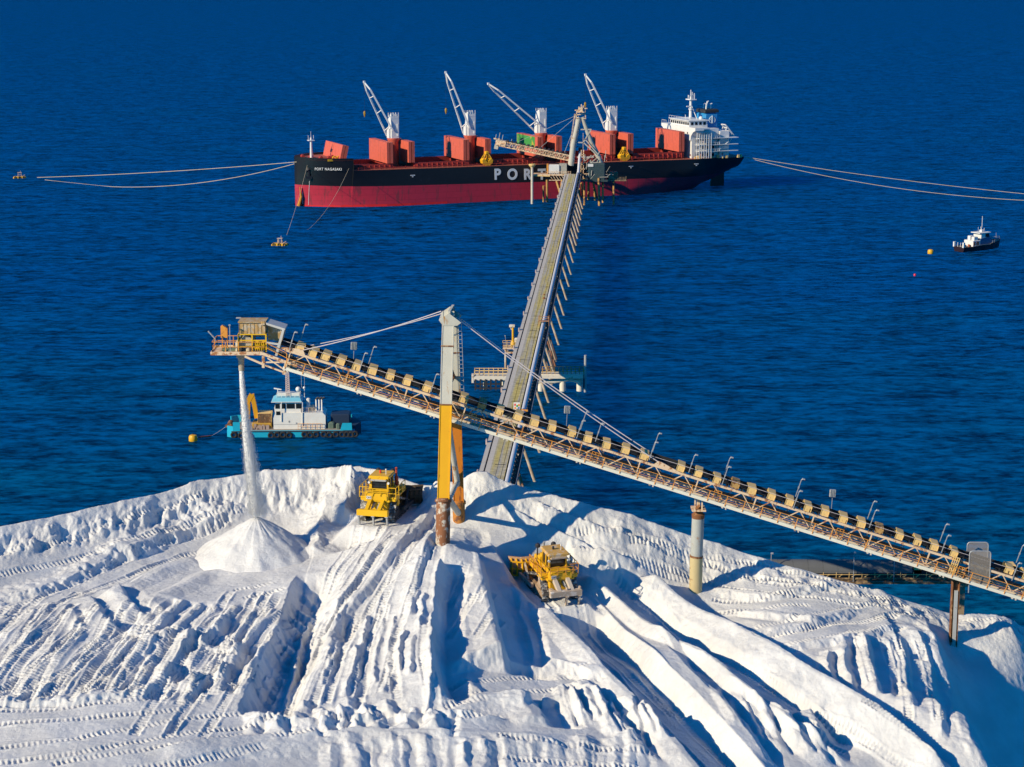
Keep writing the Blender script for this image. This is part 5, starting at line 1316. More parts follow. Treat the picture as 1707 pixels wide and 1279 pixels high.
# accommodation block
xs0 = sh(1137,262,16).x
xw = stk[-1]+3.2
m_ = MB(); m_.box(xw,xw+13,-12,13.5,13.6,26.4); ho = m_.build('accommodation', M_cw, ship)
m_ = MB()
m_.prism([(-16,24.2),(-12,24.2-0.1),(-12,27.3),(-16,26.2)],'x',xw,xw+4) if False else None
# full-width bridge deck with wings and rounded brackets
def wingpoly(): return [(-16.2,26.0),(-16.2,27.2),(16.2,27.2),(16.2,26.0),(14.8,25.4),(13.4,23.4),(13.2,21.5),(-11.8,21.5),(-12.2,23.4),(-14,25.2)]
m_.prism(wingpoly(),'x',xw-0.6,xw+3.6); m_.prism([(-16.2,26.6),(16.2,26.6),(16.2,27.15),(-16.2,27.15)],'x',xw+3.6,xw+6.5)
m_.build('bridge_wing', M_cw, ship)
m_ = MB(); m_.box(xw+0.2,xw+9,-9,9,27.2-0.9,29.6); m_.box(xw-0.4,xw+9.6,-9.6,9.6,29.6,29.9)
m_.build('wheelhouse', M_cw, ho)
for i in range(9):
    m_ = MB(); y=-8.6+i*1.95; m_.box(xw+0.12,xw+0.21,y,y+1.35,27.9,29.1); m_.build('bridge_window', M_glass, ho)
m_ = MB()
for i in range(4): m_.box(xw+1+i*2,xw+2.2+i*2,-9.08,-9.0,27.9,29.1)
for y in (-9.5,-3,2,11.5): m_.box(xw-0.64,xw-0.6,y,y+0.9,24.2,25.0)
m_.build('side_windows', M_glass, ho)
m_ = MB()
for y in np.linspace(-9.3,9.3,9):
    m_.bar((xw-0.2,y,29.9),(xw-0.2,y,31.0),0.1)
m_.bar((xw-0.2,-9.3,31),(xw-0.2,9.3,31),0.09)
for y in (12,14,16): m_.bar((xw-0.4,y,27.2),(xw-0.4,y,28.6),0.12); m_.bar((xw+3,y,27.2),(xw+3,y,28.6),0.12)
m_.bar((xw-0.4,12,28.6),(xw-0.4,16,28.6),0.1)
m_.build('bridge_rail', M_cw, ho)
# open side galleries toward the viewer
for z in (16.8,19.6,22.4):
    m_ = MB(); m_.box(xw+2,xw+21,-15.4,-12.0,z,z+0.22); m_.bar((xw+2,-15.3,z+1.1),(xw+12,-15.3,z+1.1),0.1)
    for i in range(10): x=xw+2+i*1.1; m_.bar((x,-15.3,z),(x,-15.3,z+1.1),0.1)
    m_.build('gallery', M_cw, ho)
m_ = MB()
for i in range(7): x=xw+0.8+i*1.15; m_.bar((x,-15.4,14.0),(x,-15.4,25.4),0.28)
m_.bar((xw+0.6,-15.4,25.4),(xw+9,-15.4,25.2),0.3); m_.bar((xw+9,-15.4,25.2),(xw+14,-15.4,24.2),0.25)
m_.prism([(xw,25.4),(xw+9,25.2),(xw+9,25.5),(xw,25.7)],'y',-15.6,-12)
m_.build('screen_posts', M_cw, ho)
m_ = MB(); m_.box(xw+13,xw+18.5,-10,10,13.6,22.4); m_.box(xw+13.2,xw+17.6,-13.0,-5,13.6,25.2); m_.box(xw+13.5,xw+18.2,-4,10,22.4,24.6); m_.build('engine_casing', M_cw, ship)
m_ = MB()
for z in (17.6,20.4,23.0):
    for i in range(2): x=xw+14+i*2.1; m_.box(x,x+0.9,-10.06,-10.0,z,z+1.0)
for z in (14.6,17.8,20.6): 
    for i in range(4): x=xw+2+i*2.6; m_.box(x,x+1.1,-12.06,-12.0,z,z+1.2)
m_.build('porthole_windows', M_glass, ho)
m_ = MB(); m_.tube([(xw+12,-14.6,17.5),(xw+16.5,-14.6,20.8)],0.2,8); m_.bar((xw+12,-14.6,16.8),(xw+12,-14.6,21.5),0.4); m_.bar((xw+12,-13.2,16.8),(xw+12,-13.2,20.3),0.3); m_.build('provision_crane', M_cw, ho)
# life raft boat tucked in the gallery, pinkish
m_ = MB(); m_.sphere((0,0,0),1.0,12,8); lb = m_
lb2 = MB(); lb2.add([(v[0]*3.4+xw+7.5, v[1]*1.3-14.0, v[2]*1.2+21.3) for v in lb.v], lb.f); lb2.build('rescue_boat', paint('boat_pinkish',(0.72,0.55,0.50),0.5), ho, True)
# free-fall ramp at the stern
m_ = MB(); a = sh(1209,208,-9); b_ = sh(1223,226,-9)
m_.bar(a,b_,0.7,0.5); a2=a+Vector((0,3.4,0)); b2=b_+Vector((0,3.4,0)); m_.bar(a2,b2,0.7,0.5)
for f in (0,0.3,0.6,0.95): m_.bar(a.lerp(b_,f),a2.lerp(b2,f),0.35)
m_.bar(a.lerp(b_,.2),Vector((a.x-0.5,-9,22)),0.35); m_.bar(a2.lerp(b2,.2),Vector((a.x-0.5,-5.6,22)),0.35); m_.bar(b_,Vector((b_.x-3.5,-9,18)),0.3)
m_.build('lifeboat_ramp', M_cw, ship)
# funnel
fx0 = sh(1165,205,4).x; fx0 = xw+10.2
M_fblue = paint('funnel_blue',(0.03,0.28,0.62),0.45)
m_ = MB(); m_.bbox(fx0,fx0+7.0,-3.9,4.1,22.4,32.6,0.8); fn = m_.build('funnel', M_fblue, ship)
m_ = MB(); m_.bbox(fx0-0.2,fx0+7.2,-4.1,4.3,32.6,34.0,0.6); m_.build('funnel_top', M_dark, fn)
m_ = MB()
for x,y,h in ((2,-1.5,2.6),(3.2,0,3.2),(4.4,-1,2.2),(5.6,1,2.0),(2.6,2,2.0)): m_.tube([(fx0+x,y,33.9),(fx0+x+0.1,y,33.9+h),(fx0+x+0.7,y,34+h)],0.32,10)
m_.build('funnel_pipes', M_cw, fn)
m_ = MB(); m_.torus((fx0+3.8,-3.96,29.4),1.45,0.2,'y',20,6); m_.tube([(fx0+3.8,-4.0,28.0),(fx0+3.8,-4.0,31.3)],0.3,8); m_.torus((fx0+3.8,-3.96,29.7),0.7,0.2,'y',14,6); m_.build('funnel_emblem', paint('emblem_pale',(0.55,0.66,0.75),0.5), fn)
# radar mast
mx = sh(1151,196,0).x
m_ = MB(); m_.tube([(mx,0,29.4),(mx,0,42)],[0.75,0.5],12); m_.box(mx-1.5,mx+1.5,-2.6,2.0,40.3,40.7); m_.box(mx-1.4,mx-0.6,-3.0,-0.6,36.2,36.5); m_.bar((mx,0,36.4),(mx-1.2,-1.4,36.4),0.3)
for x,y,h in ((-1.2,0,1.8),(1.2,-1,2.6),(1.2,1,3.0),(-1,-2,2.0),(0,0,4.0)): m_.bar((mx+x,y,40.6),(mx+x,y,40.6+h),0.3)
m_.bar((mx-2.8,-1.4,37.6),(mx-0.2,-1.4,37.6),0.3,0.5); m_.bar((mx-1.4,-1.4,36.4),(mx-1.4,-1.4,37.6),0.3); m_.bar((mx-1.6,-1,42),(mx+1.2,0,42.2),0.3,0.5)
m_.tube([(mx+2.2,-3,30.9),(mx+0.2,-0.3,38)],0.18,6); m_.tube([(mx-3,-1,30.9),(mx-3,-1,34)],0.15,6)
m_.sphere((mx+3,-4,32.5),0.9,12,8); m_.bar((mx+3,-4,30.9),(mx+3,-4,32),0.3)
o_ = m_.build('radar_mast', M_cw, ship); o_.location = (0,0,-2.2)
# clutter on the aft main deck
m_ = MB(); 
for i in range(14): x=xw+r_.uniform(-1,24); y=r_.uniform(-15.2,-13.4); s_=r_.uniform(0.3,0.8); m_.box(x,x+s_*1.4,y,y+s_,13.7,13.9+s_*1.6)
m_.build_each('deck_box', M_creamhood, ship)
# two yellow grabs on deck (they only rest there)
def grab(px, py, label):
    p = sh(px, py, -12.6); W_ = MS @ Vector((p.x,-12.6,zdeck(p.x)))
    g = empty('cargo_grab', W_, TH); tag(g, label, 'grab', 'yellow cargo grabs standing on the ship deck')
    for s_ in (-1,1):
        m_ = MB(); P=[(0.05*s_,0.1),(s_*0.8,0.0),(s_*2.1,1.0),(s_*2.4,2.2),(s_*1.7,3.0),(s_*0.9,2.4),(0.05*s_,1.4)]
        if s_<0: P=P[::-1]
        m_.prism(P,'y',-1.4,1.4); m_.build('bucket', M_yel, g)
        m_ = MB(); m_.bar((s_*1.9,-1.1,2.6),(s_*0.35,-0.7,5.2),0.35); m_.bar((s_*1.9,1.1,2.6),(s_*0.35,0.7,5.2),0.35); m_.build('grab_arm', M_yel, g)
    m_ = MB(); m_.bbox(-0.7,0.7,-1.0,1.0,4.8,5.9,0.2); m_.bbox(-0.5,0.5,-0.8,0.8,2.0,3.0,0.15); m_.bar((0,0,2.9),(0,0,4.9),0.3); m_.build('grab_head', M_yel, g)
grab(811, 276, 'yellow cargo grab on the ship deck left of the loader, above the letters PORT')
grab(1040, 268, 'yellow cargo grab on the ship deck right of the loading tower')
# ------------------------------------------------------------------ mooring ropes and buoys
def rope(P0, P1, sag, r, label, group, m=M_rope, n=24, nm='mooring_rope', cat='rope'):
    P = []
    for i in range(n+1):
        t = i/n; p = Vector(P0).lerp(Vector(P1), t); p.z -= sag*4*t*(1-t); p.z = max(p.z, -0.03); P.append(p)
    o0 = P[0].copy(); m_ = MB().at(Matrix.Translation(-o0)); m_.tube(P, r, 6); o = m_.build(nm, m, None, True); o.location = o0
    return tag(o, label, cat, group)
bowl = MS @ Vector((-99.5,-1.5,18.0)); bowl2 = MS @ Vector((-99.7,0,17.2)); sternl = MS @ Vector((100.2,-9,13.6))
GB = 'mooring ropes from the bow to the far left buoy'; GS = 'mooring ropes leading right from the stern'
rope(bowl, atZ(62,296,0.3), 0.8, 0.11, 'upper straight pale rope from the bow to the far left buoy', GB)
rope(bowl2, atZ(75,300,0.05), 6.0, 0.11, 'lower sagging tan rope from the bow to the far left buoy', GB)
rope(sternl, atZ(1790,331,1.0), 1.4, 0.09, 'upper pale rope leading right from the ship stern', GS)
rope(sternl, atZ(1800,337,0.6), 4.6, 0.09, 'lower sagging tan rope leading right from the ship stern', GS)
rope(MS @ Vector((-96.5,-6,17)), atZ(478,392,0.2), 1.2, 0.06, 'thin line from the bow down to the small raft buoy', 'thin lines hanging from the bow')
rope(MS @ Vector((-82,-15.4,16)), atZ(512,384,-0.2), 3.0, 0.06, 'thin line from behind the bow name curving into the water', 'thin lines hanging from the bow')
def raft(px, py, label, s=1.0, rz=0.0):
    p = atZ(px, py, 0); r = empty('mooring_buoy', (p.x,p.y,0), rz); tag(r, label, 'buoy', 'yellow raft buoys')
    m_ = MB(); m_.bbox(-2.9*s,2.9*s,-1.9*s,1.9*s,-0.4,0.75*s,0.35); m_.build('float', M_yel, r)
    m_ = MB()
    for x in (-1.9,0,1.9): m_.torus((x*s,-1.95*s,0.4*s),0.42*s,0.16*s,'y')
    m_.build_each('tyre_fender', M_tyre, r)
    m_ = MB()
    for x in (-0.8,0.8):
        for y in (-0.8,0.8): m_.bar((x*s,y*s,0.7*s),(x*0.8*s,y*0.8*s,2.5*s),0.2*s)
    m_.box(-0.95*s,0.95*s,-0.95*s,0.95*s,2.4*s,2.6*s); m_.bar((-0.9*s,0,1.5*s),(0.9*s,0,1.5*s),0.18*s); m_.bar((0.4*s,0,2.6*s),(0.4*s,0,3.4*s),0.15*s); m_.bar((0.9*s,-1,.7*s),(2.4*s,-1,1.6*s),0.18*s)
    m_.build('hook_frame', paint('frame_pinkgrey',(0.52,0.40,0.34),0.6), r)
raft(33, 297, 'yellow raft buoy far left where the bow ropes end', 1.0, 0.2)
raft(467, 409, 'yellow raft buoy with black tyres in front of the ship bow', 0.98, -0.1)
def can(px, py, R, h, label, m, ln=None):
    p = atZ(px, py, 0); r = empty('float_buoy', (p.x,p.y,0)); tag(r, label, 'buoy')
    m_ = MB(); m_.lathe([(R*0.75,-0.4),(R,0.0),(R,h*0.6),(R*0.8,h*0.9),(R*0.3,h)],16); m_.build('buoy_body', m, r, True)
    m_ = MB(); m_.torus((0,0,h+0.1),0.18*R,0.06*R,'x',10,6); m_.build('lifting_eye', M_dark, r)
can(1551, 423, 1.0, 1.5, 'yellow barrel buoy left of the dark patrol boat', M_yel)
can(1525, 460, 0.42, 0.7, 'tiny red round buoy, lower left of the yellow barrel buoy', paint('buoy_red',(0.75,0.03,0.06),0.4))
can(322, 735, 0.92, 1.35, 'yellow drum buoy tethered left of the workboat', M_yel)
0 and rope(atZ(1540,274,0.03), atZ(1760,275,0.03), 0, 0.045, 'thin pale line floating on the sea at the upper right', None, nm='floating_line', cat='rope')

# ------------------------------------------------------------------ jetty
j0 = atZ(828, 800, 12.0); j1 = atZ(955, 290, 12.0)
jd = Vector((j1.x-j0.x, j1.y-j0.y, 0)); JL = jd.length; JA = math.atan2(jd.x, jd.y)
jetty = empty('jetty', (j0.x, j0.y, 0), -JA)
tag(jetty, 'long straight timber and steel jetty with pipe running out to the ship', 'jetty')
MJ = Matrix.Translation((j0.x,j0.y,0)) @ Matrix.Rotation(-JA,4,'Z')
def jh(px, py, z=12.0): return hit(MJ, px, py, 2, z)
YA = -70.0
# deck boards: concrete kerb | slot | roadway | slot | pipe
def road_mat():
    m, nt, b = new_mat('jetty_road'); N, L = nt.nodes, nt.links
    tc = N.new('ShaderNodeTexCoord')
    n1 = N.new('ShaderNodeTexNoise'); n1.inputs['Scale'].default_value = 1.0; n1.inputs['Detail'].default_value = 6
    mp = N.new('ShaderNodeMapping'); mp.inputs['Scale'].default_value = (1.2,0.035,1); L.new(tc.outputs['Object'], mp.inputs[0]); L.new(mp.outputs[0], n1.inputs['Vector'])
    n2 = N.new('ShaderNodeTexNoise'); n2.inputs['Scale'].default_value = 0.9; n2.inputs['Detail'].default_value = 8; L.new(tc.outputs['Object'], n2.inputs['Vector'])
    cr = N.new('ShaderNodeValToRGB'); e = cr.color_ramp.elements
    e[0].position = 0.40; e[0].color = (0.55,0.51,0.42,1); e[1].position = 0.60; e[1].color = (0.68,0.55,0.17,1)
    L.new(n1.outputs[0], cr.inputs[0])
    mx = N.new('ShaderNodeMix'); mx.data_type = 'RGBA'; mx.blend_type = 'MULTIPLY'; mx.inputs[0].default_value = 1
    c2 = N.new('ShaderNodeValToRGB'); c2.color_ramp.elements[0].position = 0.3; c2.color_ramp.elements[0].color = (0.6,0.6,0.6,1); c2.color_ramp.elements[1].position = 0.7
    L.new(n2.outputs[0], c2.inputs[0]); L.new(cr.outputs[0], mx.inputs[6]); L.new(c2.outputs[0], mx.inputs[7])
    L.new(mx.outputs[2], b.inputs['Base Color']); b.inputs['Roughness'].default_value = 0.8; return m
M_road = road_mat()
M_kerb = paint('kerb_concrete', (0.60,0.55,0.48), 0.8, spot=(0.5,0.32,0.22), spot_amt=0.25, spot_scale=0.8)
mb = MB(); mb.box(-3.45,-2.72,YA,JL,11.6,12.0); mb.build('walkway', M_kerb, jetty)
mb = MB(); mb.box(-2.45,-1.55,YA,JL,11.55,11.95); mb.build('deck_edge', M_kerb, jetty)
mb = MB()
for (a,b_) in ((-1.55,-0.45),(-0.38,0.50),(0.57,1.15)): mb.box(a+0.004,b_,YA,JL,11.6,11.94 if a!=-0.38 else 11.95)
mb.build('roadway', M_road, jetty)
mb = MB(); mb.box(-3.4,1.7,YA,JL,11.1,11.5); mb.box(-3.2,-2.8,YA,JL,10.2,11.1); mb.box(1.0,1.4,YA,JL,10.2,11.1); mb.build('girders', M_dark, jetty)
mb = MB()
r_ = random.Random(12)
for py in (775,718,669,640,600,562,551,527,478,437,402,377,352,333,318,306):
    p = jh(855,py,11.95)
    mb.box(-1.0 if r_.random()<0.6 else -1.5, r_.uniform(0.4,1.1), p.y-0.10, p.y+0.10, 11.95, 12.0)
mb.build_each('joint_shadow', M_dark, jetty)  # dark bars laid for the shadow lines at the cross joints
mb = MB(); mb.tube([(1.95,YA,12.25),(1.95,JL+6,12.25)],0.46,14); pipe = mb.build('pipe', paint('pipe_pale',(0.60,0.60,0.66),0.55,spot=(0.7,0.68,0.7),spot_amt=0.4,spot_scale=0.3), jetty, True)
mb = MB(); 
for i in range(int((JL-YA)/2.9)):
    y = YA+i*2.9; mb.box(2.44,2.62,y,y+0.25,11.7,12.5); mb.bar((2.44,y,12.3),(2.9,y+0.8,11.5),0.08)
mb.bar((2.5,YA,11.75),(2.5,JL,11.75),0.08); mb.build('pipe_saddles', paint('saddle_pink',(0.34,0.24,0.20),0.7), jetty)
mb = MB(); mb.box(2.6,3.3,YA,JL,10.4,10.5); mb.box(1.4,2.5,YA,JL,10.6,10.7); mb.prism([(2.7,10.5),(3.25,10.5),(3.25,11.4),(2.7,11.4)],'y',YA,JL); mb.build('gallery', M_belt, jetty)
mb = MB(); mb.bar((3.42,YA,12.05),(3.42,JL,12.05),0.06); mb.bar((3.42,YA,11.5),(3.42,JL,11.5),0.05)
for i in range(int((JL-YA)/3)): mb.bar((3.42,YA+i*3,10.4),(3.42,YA+i*3,12.05),0.05)
mb.build('edge_rail', M_galv, jetty)
mb = MB()
for i in range(int((JL-YA)/23)):
    y = YA+i*23+5; mb.bbox(-3.75,-3.45,y,y+1.2,11.6,12.5,0.05)
mb.build_each('lamp_box', paint('box_pink',(0.55,0.42,0.38),0.6), jetty)
# pile bents
M_pile = paint('pile_timber', (0.46,0.33,0.22), 0.8, spot=(0.62,0.54,0.44), spot_amt=0.6, spot_scale=0.6)
M_pilered = paint('pile_rust', (0.40,0.17,0.09), 0.8, spot=(0.45,0.36,0.28), spot_amt=0.45, spot_scale=0.6)
tips = [803,754.6,699,671] + [574.8,547.8,525.5,499.7,477.4,457.5,437.5]
bents = []
yy_ = [jh(900,t,0.0).y for t in tips]
sp_ = 23.4
y = yy_[-1]+sp_
while y < JL-6: yy_.append(y); y += sp_*0.75
yy_ += [yy_[0]-sp_, yy_[3]+20, yy_[3]+34, yy_[3]+48]
first = None; cnt = 0
def bent_mesh(sx, r=0.33, skew=0.0):
    m_ = MB(); m_.tube([(sx*0.9,skew,11.2),(sx*4.75,0,-0.6),(sx*5.2,0,-3.2)],[r,r,r],10); return m_
pR = bent_mesh(1).build('pile', M_pile, jetty, True); pR2 = bent_mesh(1,0.33,1.6).build('pile', M_pilered, jetty, True); pL = bent_mesh(-1).build('pile', M_pile, jetty, True)
pR2.location = (0, yy_[3]+42, 0)
for i, y in enumerate(yy_):
    for src in (pR, pL):
        o = src if i == 0 else copy_part(src, jetty); o.location = (0, y, 0)
    if i >= len(tips): o = copy_part(pR2, jetty); o.location = (0, y+3.0, 0)
mb = MB()
for y in yy_: mb.bbox(-3.4,3.5,y-0.4,y+0.4,10.5,11.2,0.05)
mb.build_each('pile_cap', M_kerb, jetty)
# small orange service bridge over the pipe, notice board at the shore end
p = jh(905,543,12); mb = MB()
for x in (0.9,3.3):
    for dy in (0,1.4): mb.bar((x,p.y+dy,11.6),(x,p.y+dy,14.3),0.1)
mb.box(0.8,3.4,p.y-0.1,p.y+1.5,13.0,13.1); mb.bar((0.9,p.y,14.2),(3.3,p.y,14.2),0.09); mb.bar((0.9,p.y,13.7),(3.3,p.y,13.7),0.09); mb.build('service_bridge', paint('orange_old',(0.50,0.24,0.10),0.6), jetty)
p = jh(862,686,12.4); brd = MB(); brd.box(p.x-0.7,p.x+0.55,p.y-0.05,p.y+0.05,12.7,14.2); brd.bar((p.x-0.5,p.y,12),(p.x-0.5,p.y,12.7),0.1); brd.bar((p.x+0.4,p.y,12),(p.x+0.4,p.y,12.7),0.1); bo = brd.build('notice_board', M_white, jetty)
for q,(cx_,cz_,cm) in enumerate(((-0.42,13.75,(0.75,0.05,0.03)),(0.0,13.5,(0.04,0.35,0.08)),(0.33,13.7,(0.85,0.30,0.05)),(-0.4,13.1,(0.85,0.28,0.04)),(0.3,13.1,(0.1,0.2,0.5)))):
    m_ = MB(); m_.box(p.x+cx_-0.15,p.x+cx_+0.17,p.y-0.07,p.y-0.05,cz_-0.22,cz_+0.22); m_.build('sign_panel', paint('sign%d'%q,cm,0.5,var=0.02), bo)
m_ = MB(); m_.bar((p.x+0.8,p.y,12.7),(p.x+2.1,p.y,12.6),0.45,0.35); m_.bar((p.x+0.8,p.y-0.2,12.3),(p.x+0.8,p.y-0.2,11.6),0.12); m_.build('orange_barrier', M_orange, jetty)
m_ = MB(); p = jh(903,498,12); m_.lathe([(0.35,0),(0.35,0.3),(0.1,0.5)],10,(0.6,p.y,11.96)); m_.lathe([(0.3,0),(0.2,0.3)],10,(0.4,p.y+6,11.96)); m_.build('rubble', M_rust, jetty)

# ------------------------------------------------------------------ side landings
def landing(pxl, pxr, pyd, zdk, yw, label, deckm, piles, rails=True, n=6):
    a = atZ(pxl, pyd, zdk); b_ = atZ(pxr, pyd, zdk); r = empty('landing_stage', ((a.x+b_.x)/2, a.y, 0)); tag(r, label, 'landing stage')
    w = (b_.x-a.x)/2
    m_ = MB(); m_.box(-w,w,0,yw,zdk-0.7,zdk); m_.box(-w-0.2,w+0.2,-0.25,0,zdk-1.0,zdk-0.2); m_.build('deck', deckm, r)
    for x, y, rr in piles: q = MB(); q.tube([(x*w,y,-3),(x*w,y,zdk-0.6)],rr,14); q.build('pile', deckm, r, True)
    m_ = MB()
    for i in range(n+1): x=-w+2*w*i/n; m_.bar((x,0.1,zdk),(x,0.1,zdk+1.3),0.14); m_.bar((x,yw-0.1,zdk),(x,yw-0.1,zdk+1.3),0.14)
    for z in (0.65,1.2):
        for y in (0.1,yw-0.1): m_.bar((-w,y,zdk+z),(w,y,zdk+z),0.12)
        m_.bar((w,0.1,zdk+z),(w,yw-0.1,zdk+z),0.12); m_.bar((-w,0.1,zdk+z),(-w,yw-0.1,zdk+z),0.12)
    m_.build('handrail', M_creamhood if n<9 else paint('rail_ochre',(0.50,0.30,0.08),0.6), r)
    return r, w
M_lwhite = paint('landing_white',(0.80,0.72,0.60),0.7,spot=(0.5,0.36,0.22),spot_amt=0.3,spot_scale=0.8)
ls, w = landing(791,846,627,3.3,3.4,'short pale landing stage with orange rails left of the jetty', M_lwhite, ((-0.35,0.8,0.55),(0.75,0.8,0.6)), n=7)
m_ = MB()
for x in np.linspace(-0.95,0.6,6): m_.box(x*w-0.18,x*w+0.18,-0.5,-0.2,-1,2.6)
for z in (0.3,1.3): m_.box(-w,0.6*w,-0.55,-0.5,z,z+0.35)
m_.build('fender_rack', M_dark, ls)
m_ = MB(); m_.box(-w-0.7,-w-0.2,-0.3,1.6,1.7,3.6); m_.box(-w,w,-0.3,-0.26,2.4,3.3); m_.build('edge_beam', M_lwhite, ls)
ls2, w2 = landing(884,973,624,4.3,3.0,'long white landing stage on round piles right of the jetty', M_lwhite, ((0.22,1.5,0.75),(0.86,1.5,0.75),(-0.6,1.5,0.7)), n=13)
m_ = MB(); m_.tube([(-w2,1.2,2.3),(-0.1*w2,1.2,2.3),(0.45*w2,1.2,2.9),(0.86*w2,1.2,2.3)],0.5,12); m_.build('hung_pipe', M_lwhite, ls2, True)
m_ = MB(); m_.tube([(w2+0.4,0.2,-2),(w2+0.4,0.2,8.8)],0.33,12); m_.build('mooring_post', M_galv, ls2, True)
m_ = MB(); m_.box(w2-0.1,w2+0.12,-0.3,0.4,1.0,4.2); m_.build('fender_panel', M_dark, ls2)
# small crane platform left of the jetty
a = atZ(851,578,5.6); cp = empty('crane_platform', (a.x,a.y,0)); tag(cp, 'small yellow davit crane on its platform left of the jetty', 'crane')
m_ = MB(); m_.box(-1.9,3.2,-1.4,1.6,5.2,5.6); m_.box(-1.4,2.8,-1.2,1.4,4.1,4.4); m_.build('platform', M_cream, cp)
for x in (-1.2,2.4): m_ = MB(); m_.tube([(x,0,-3),(x,0,5.3)],0.3,10); m_.build('pile', M_pile, cp, True)
m_ = MB(); rail(m_, [(3.2,-1.4,5.6),(-1.9,-1.4,5.6),(-1.9,1.6,5.6),(3.2,1.6,5.6)], 1.2, 1.0, 0.12); m_.build('handrail', M_creamhood, cp)
m_ = MB(); m_.tube([(0.6,0,5.6),(0.6,0,10.6)],0.28,12); m_.lathe([(0.6,5.6),(0.6,6.5),(0.3,7.0)],12,(0.6,0,0)); m_.build('crane_post', M_yel, cp, True)
m_ = MB(); m_.bbox(-0.3,1.1,-0.4,0.4,10.5,11.1,0.1); m_.bar((0.0,0,10.6),(0.2,0,9.8),0.2); m_.bbox(1.0,2.0,-0.5,0.5,6.8,7.8,0.15); m_.build('winch_head', M_lwhite, cp)
m_ = MB(); m_.bar((-1.1,-0.5,5.6),(-1.3,-0.5,8.4),0.1); m_.box(-1.5,-1.2,-0.6,-0.4,8.3,8.5); m_.build('lamp_post', M_galv, cp)

# ------------------------------------------------------------------ ship loader at the jetty head
LYc = j1.y + 6
lo = empty('ship_loader', (j1.x+0.6, LYc, 0)); tag(lo, 'tall pale A-frame ship loader with boom conveyor reaching over the ship', 'ship loader')
MLo = Matrix.Translation(lo.location)
def lh(px, py, y=0.0): return hit(MLo, px, py, 1, y)
M_lg = paint('loader_grey', (0.50,0.47,0.40), 0.6, spot=(0.40,0.24,0.12), spot_amt=0.3, spot_scale=0.6)
def bars(segs, w, name, m, par=lo, y=0.0):
    m_ = MB()
    for s_ in segs: m_.bar(lh(s_[0],s_[1],s_[4] if len(s_)>4 else y), lh(s_[2],s_[3],s_[5] if len(s_)>5 else y), w)
    return m_.build(name, m, par)
m_ = MB(); m_.tube([lh(965.5,196,0), lh(956,240,0), lh(951.5,276,0)],[1.0,1.15,1.3],14); m_.build('mast_leg', M_lg, lo, True)
m_ = MB(); m_.tube([lh(971,196,0), lh(985,236,1), lh(998,262,2), lh(1001,276,2)],[0.8,0.95,1.1,1.3],14); m_.build('mast_leg', M_lg, lo, True)
m_ = MB(); m_.tube([lh(962,196,3), lh(957,230,5), lh(953,262,6)],[0.5,0.6,0.6],10); m_.build('mast_leg', M_lg, lo, True)
bars([(967,216,986,216),(953,237,972,238),(972,237,992,256),(975,232,997,258),(962,262,990,262),(985,217,972,238)], 0.45, 'mast_brace', M_lg)
bars([(958,184,972,184),(958,192,975,190),(962,184,960,196),(975,182,976,196),(958,190,957,200),(965,178,965,186),(969,174,969,190),(972,176,972,188),(974,181,979,181)], 0.4, 'masthead', M_cream)
m_ = MB(); c = lh(968,186,0); m_.box(c.x-1.4,c.x+1.4,-1.5,1.5,c.z-0.4,c.z); m_.box(c.x-2.0,c.x-0.8,-1.2,1.2,c.z-2.8,c.z-2.5); m_.box(c.x+0.8,c.x+2.2,-1.2,1.2,c.z-3,c.z-2.7); m_.box(c.x-0.8,c.x+0.8,-0.9,0.9,c.z,c.z+1.6); m_.build('masthead_platform', M_cream, lo)
# long ladder and cables up the mast
bars([(956,200,950,245),(957,200,951,245),(972,222,972,262)], 0.15, 'mast_ladder', M_cream)
# boom conveyor over the hatches
ba = lh(950,268,2); bb = lh(833,243,6)
MB_ = frame(bb, ba-bb); bl_ = (ba-bb).length; m_ = MB().at(MB_)
for y in (-1.3,1.3):
    m_.bar((0,y,0.1),(bl_,y,0.1),0.32); m_.bar((0,y,2.2),(bl_,y,2.2),0.3)
    k = int(bl_/2)
    for i in range(k): m_.bar((i*2,y,0.1),(i*2+1,y,2.2),0.18); m_.bar((i*2+1,y,2.2),(i*2+2,y,0.1),0.18)
m_.box(0,bl_,-2.2,-1.4,-0.05,0.05); m_.bar((0,-2.2,1.1),(bl_,-2.2,1.1),0.14); m_.box(0,bl_,-1.2,1.2,1.6,1.75)
for i in range(14): m_.bar((i*2.1,-2.2,0),(i*2.1,-2.2,1.1),0.12)
m_.box(-1.8,2.5,-1.7,1.7,0.2,2.4); m_.bar((-3.0,0,2.4),(-0.5,0,2.6),0.5)
m_.build('boom', M_cream, lo)
m_ = MB().at(MB_)
for i in range(15): m_.bbox(2.5+i*1.75,3.4+i*1.75,-1.45,1.0,2.35,3.0,0.1)
m_.build('boom_hoods', M_dark, lo)
m_ = MB().at(MB_)
for x,h in ((-2.2,2.2),(-0.8,3.2),(0.6,2.6),(4.5,1.6)): m_.bar((x,-0.8,2.2),(x,-0.8,2.2+h),0.18)
m_.box(-2.6,0.8,-1.9,-1.7,2.3,2.5); m_.box(-2.0,-0.4,-1.0,1.0,-1.6,0.1); m_.build('boom_head', M_lg, lo)
m_ = MB(); 
for q in (0.2,0.55,0.9): m_.bar(lh(966,190,0), MB_ @ Vector((bl_*q,0,2.3)), 0.12)
m_.build('boom_stays', M_galv, lo)
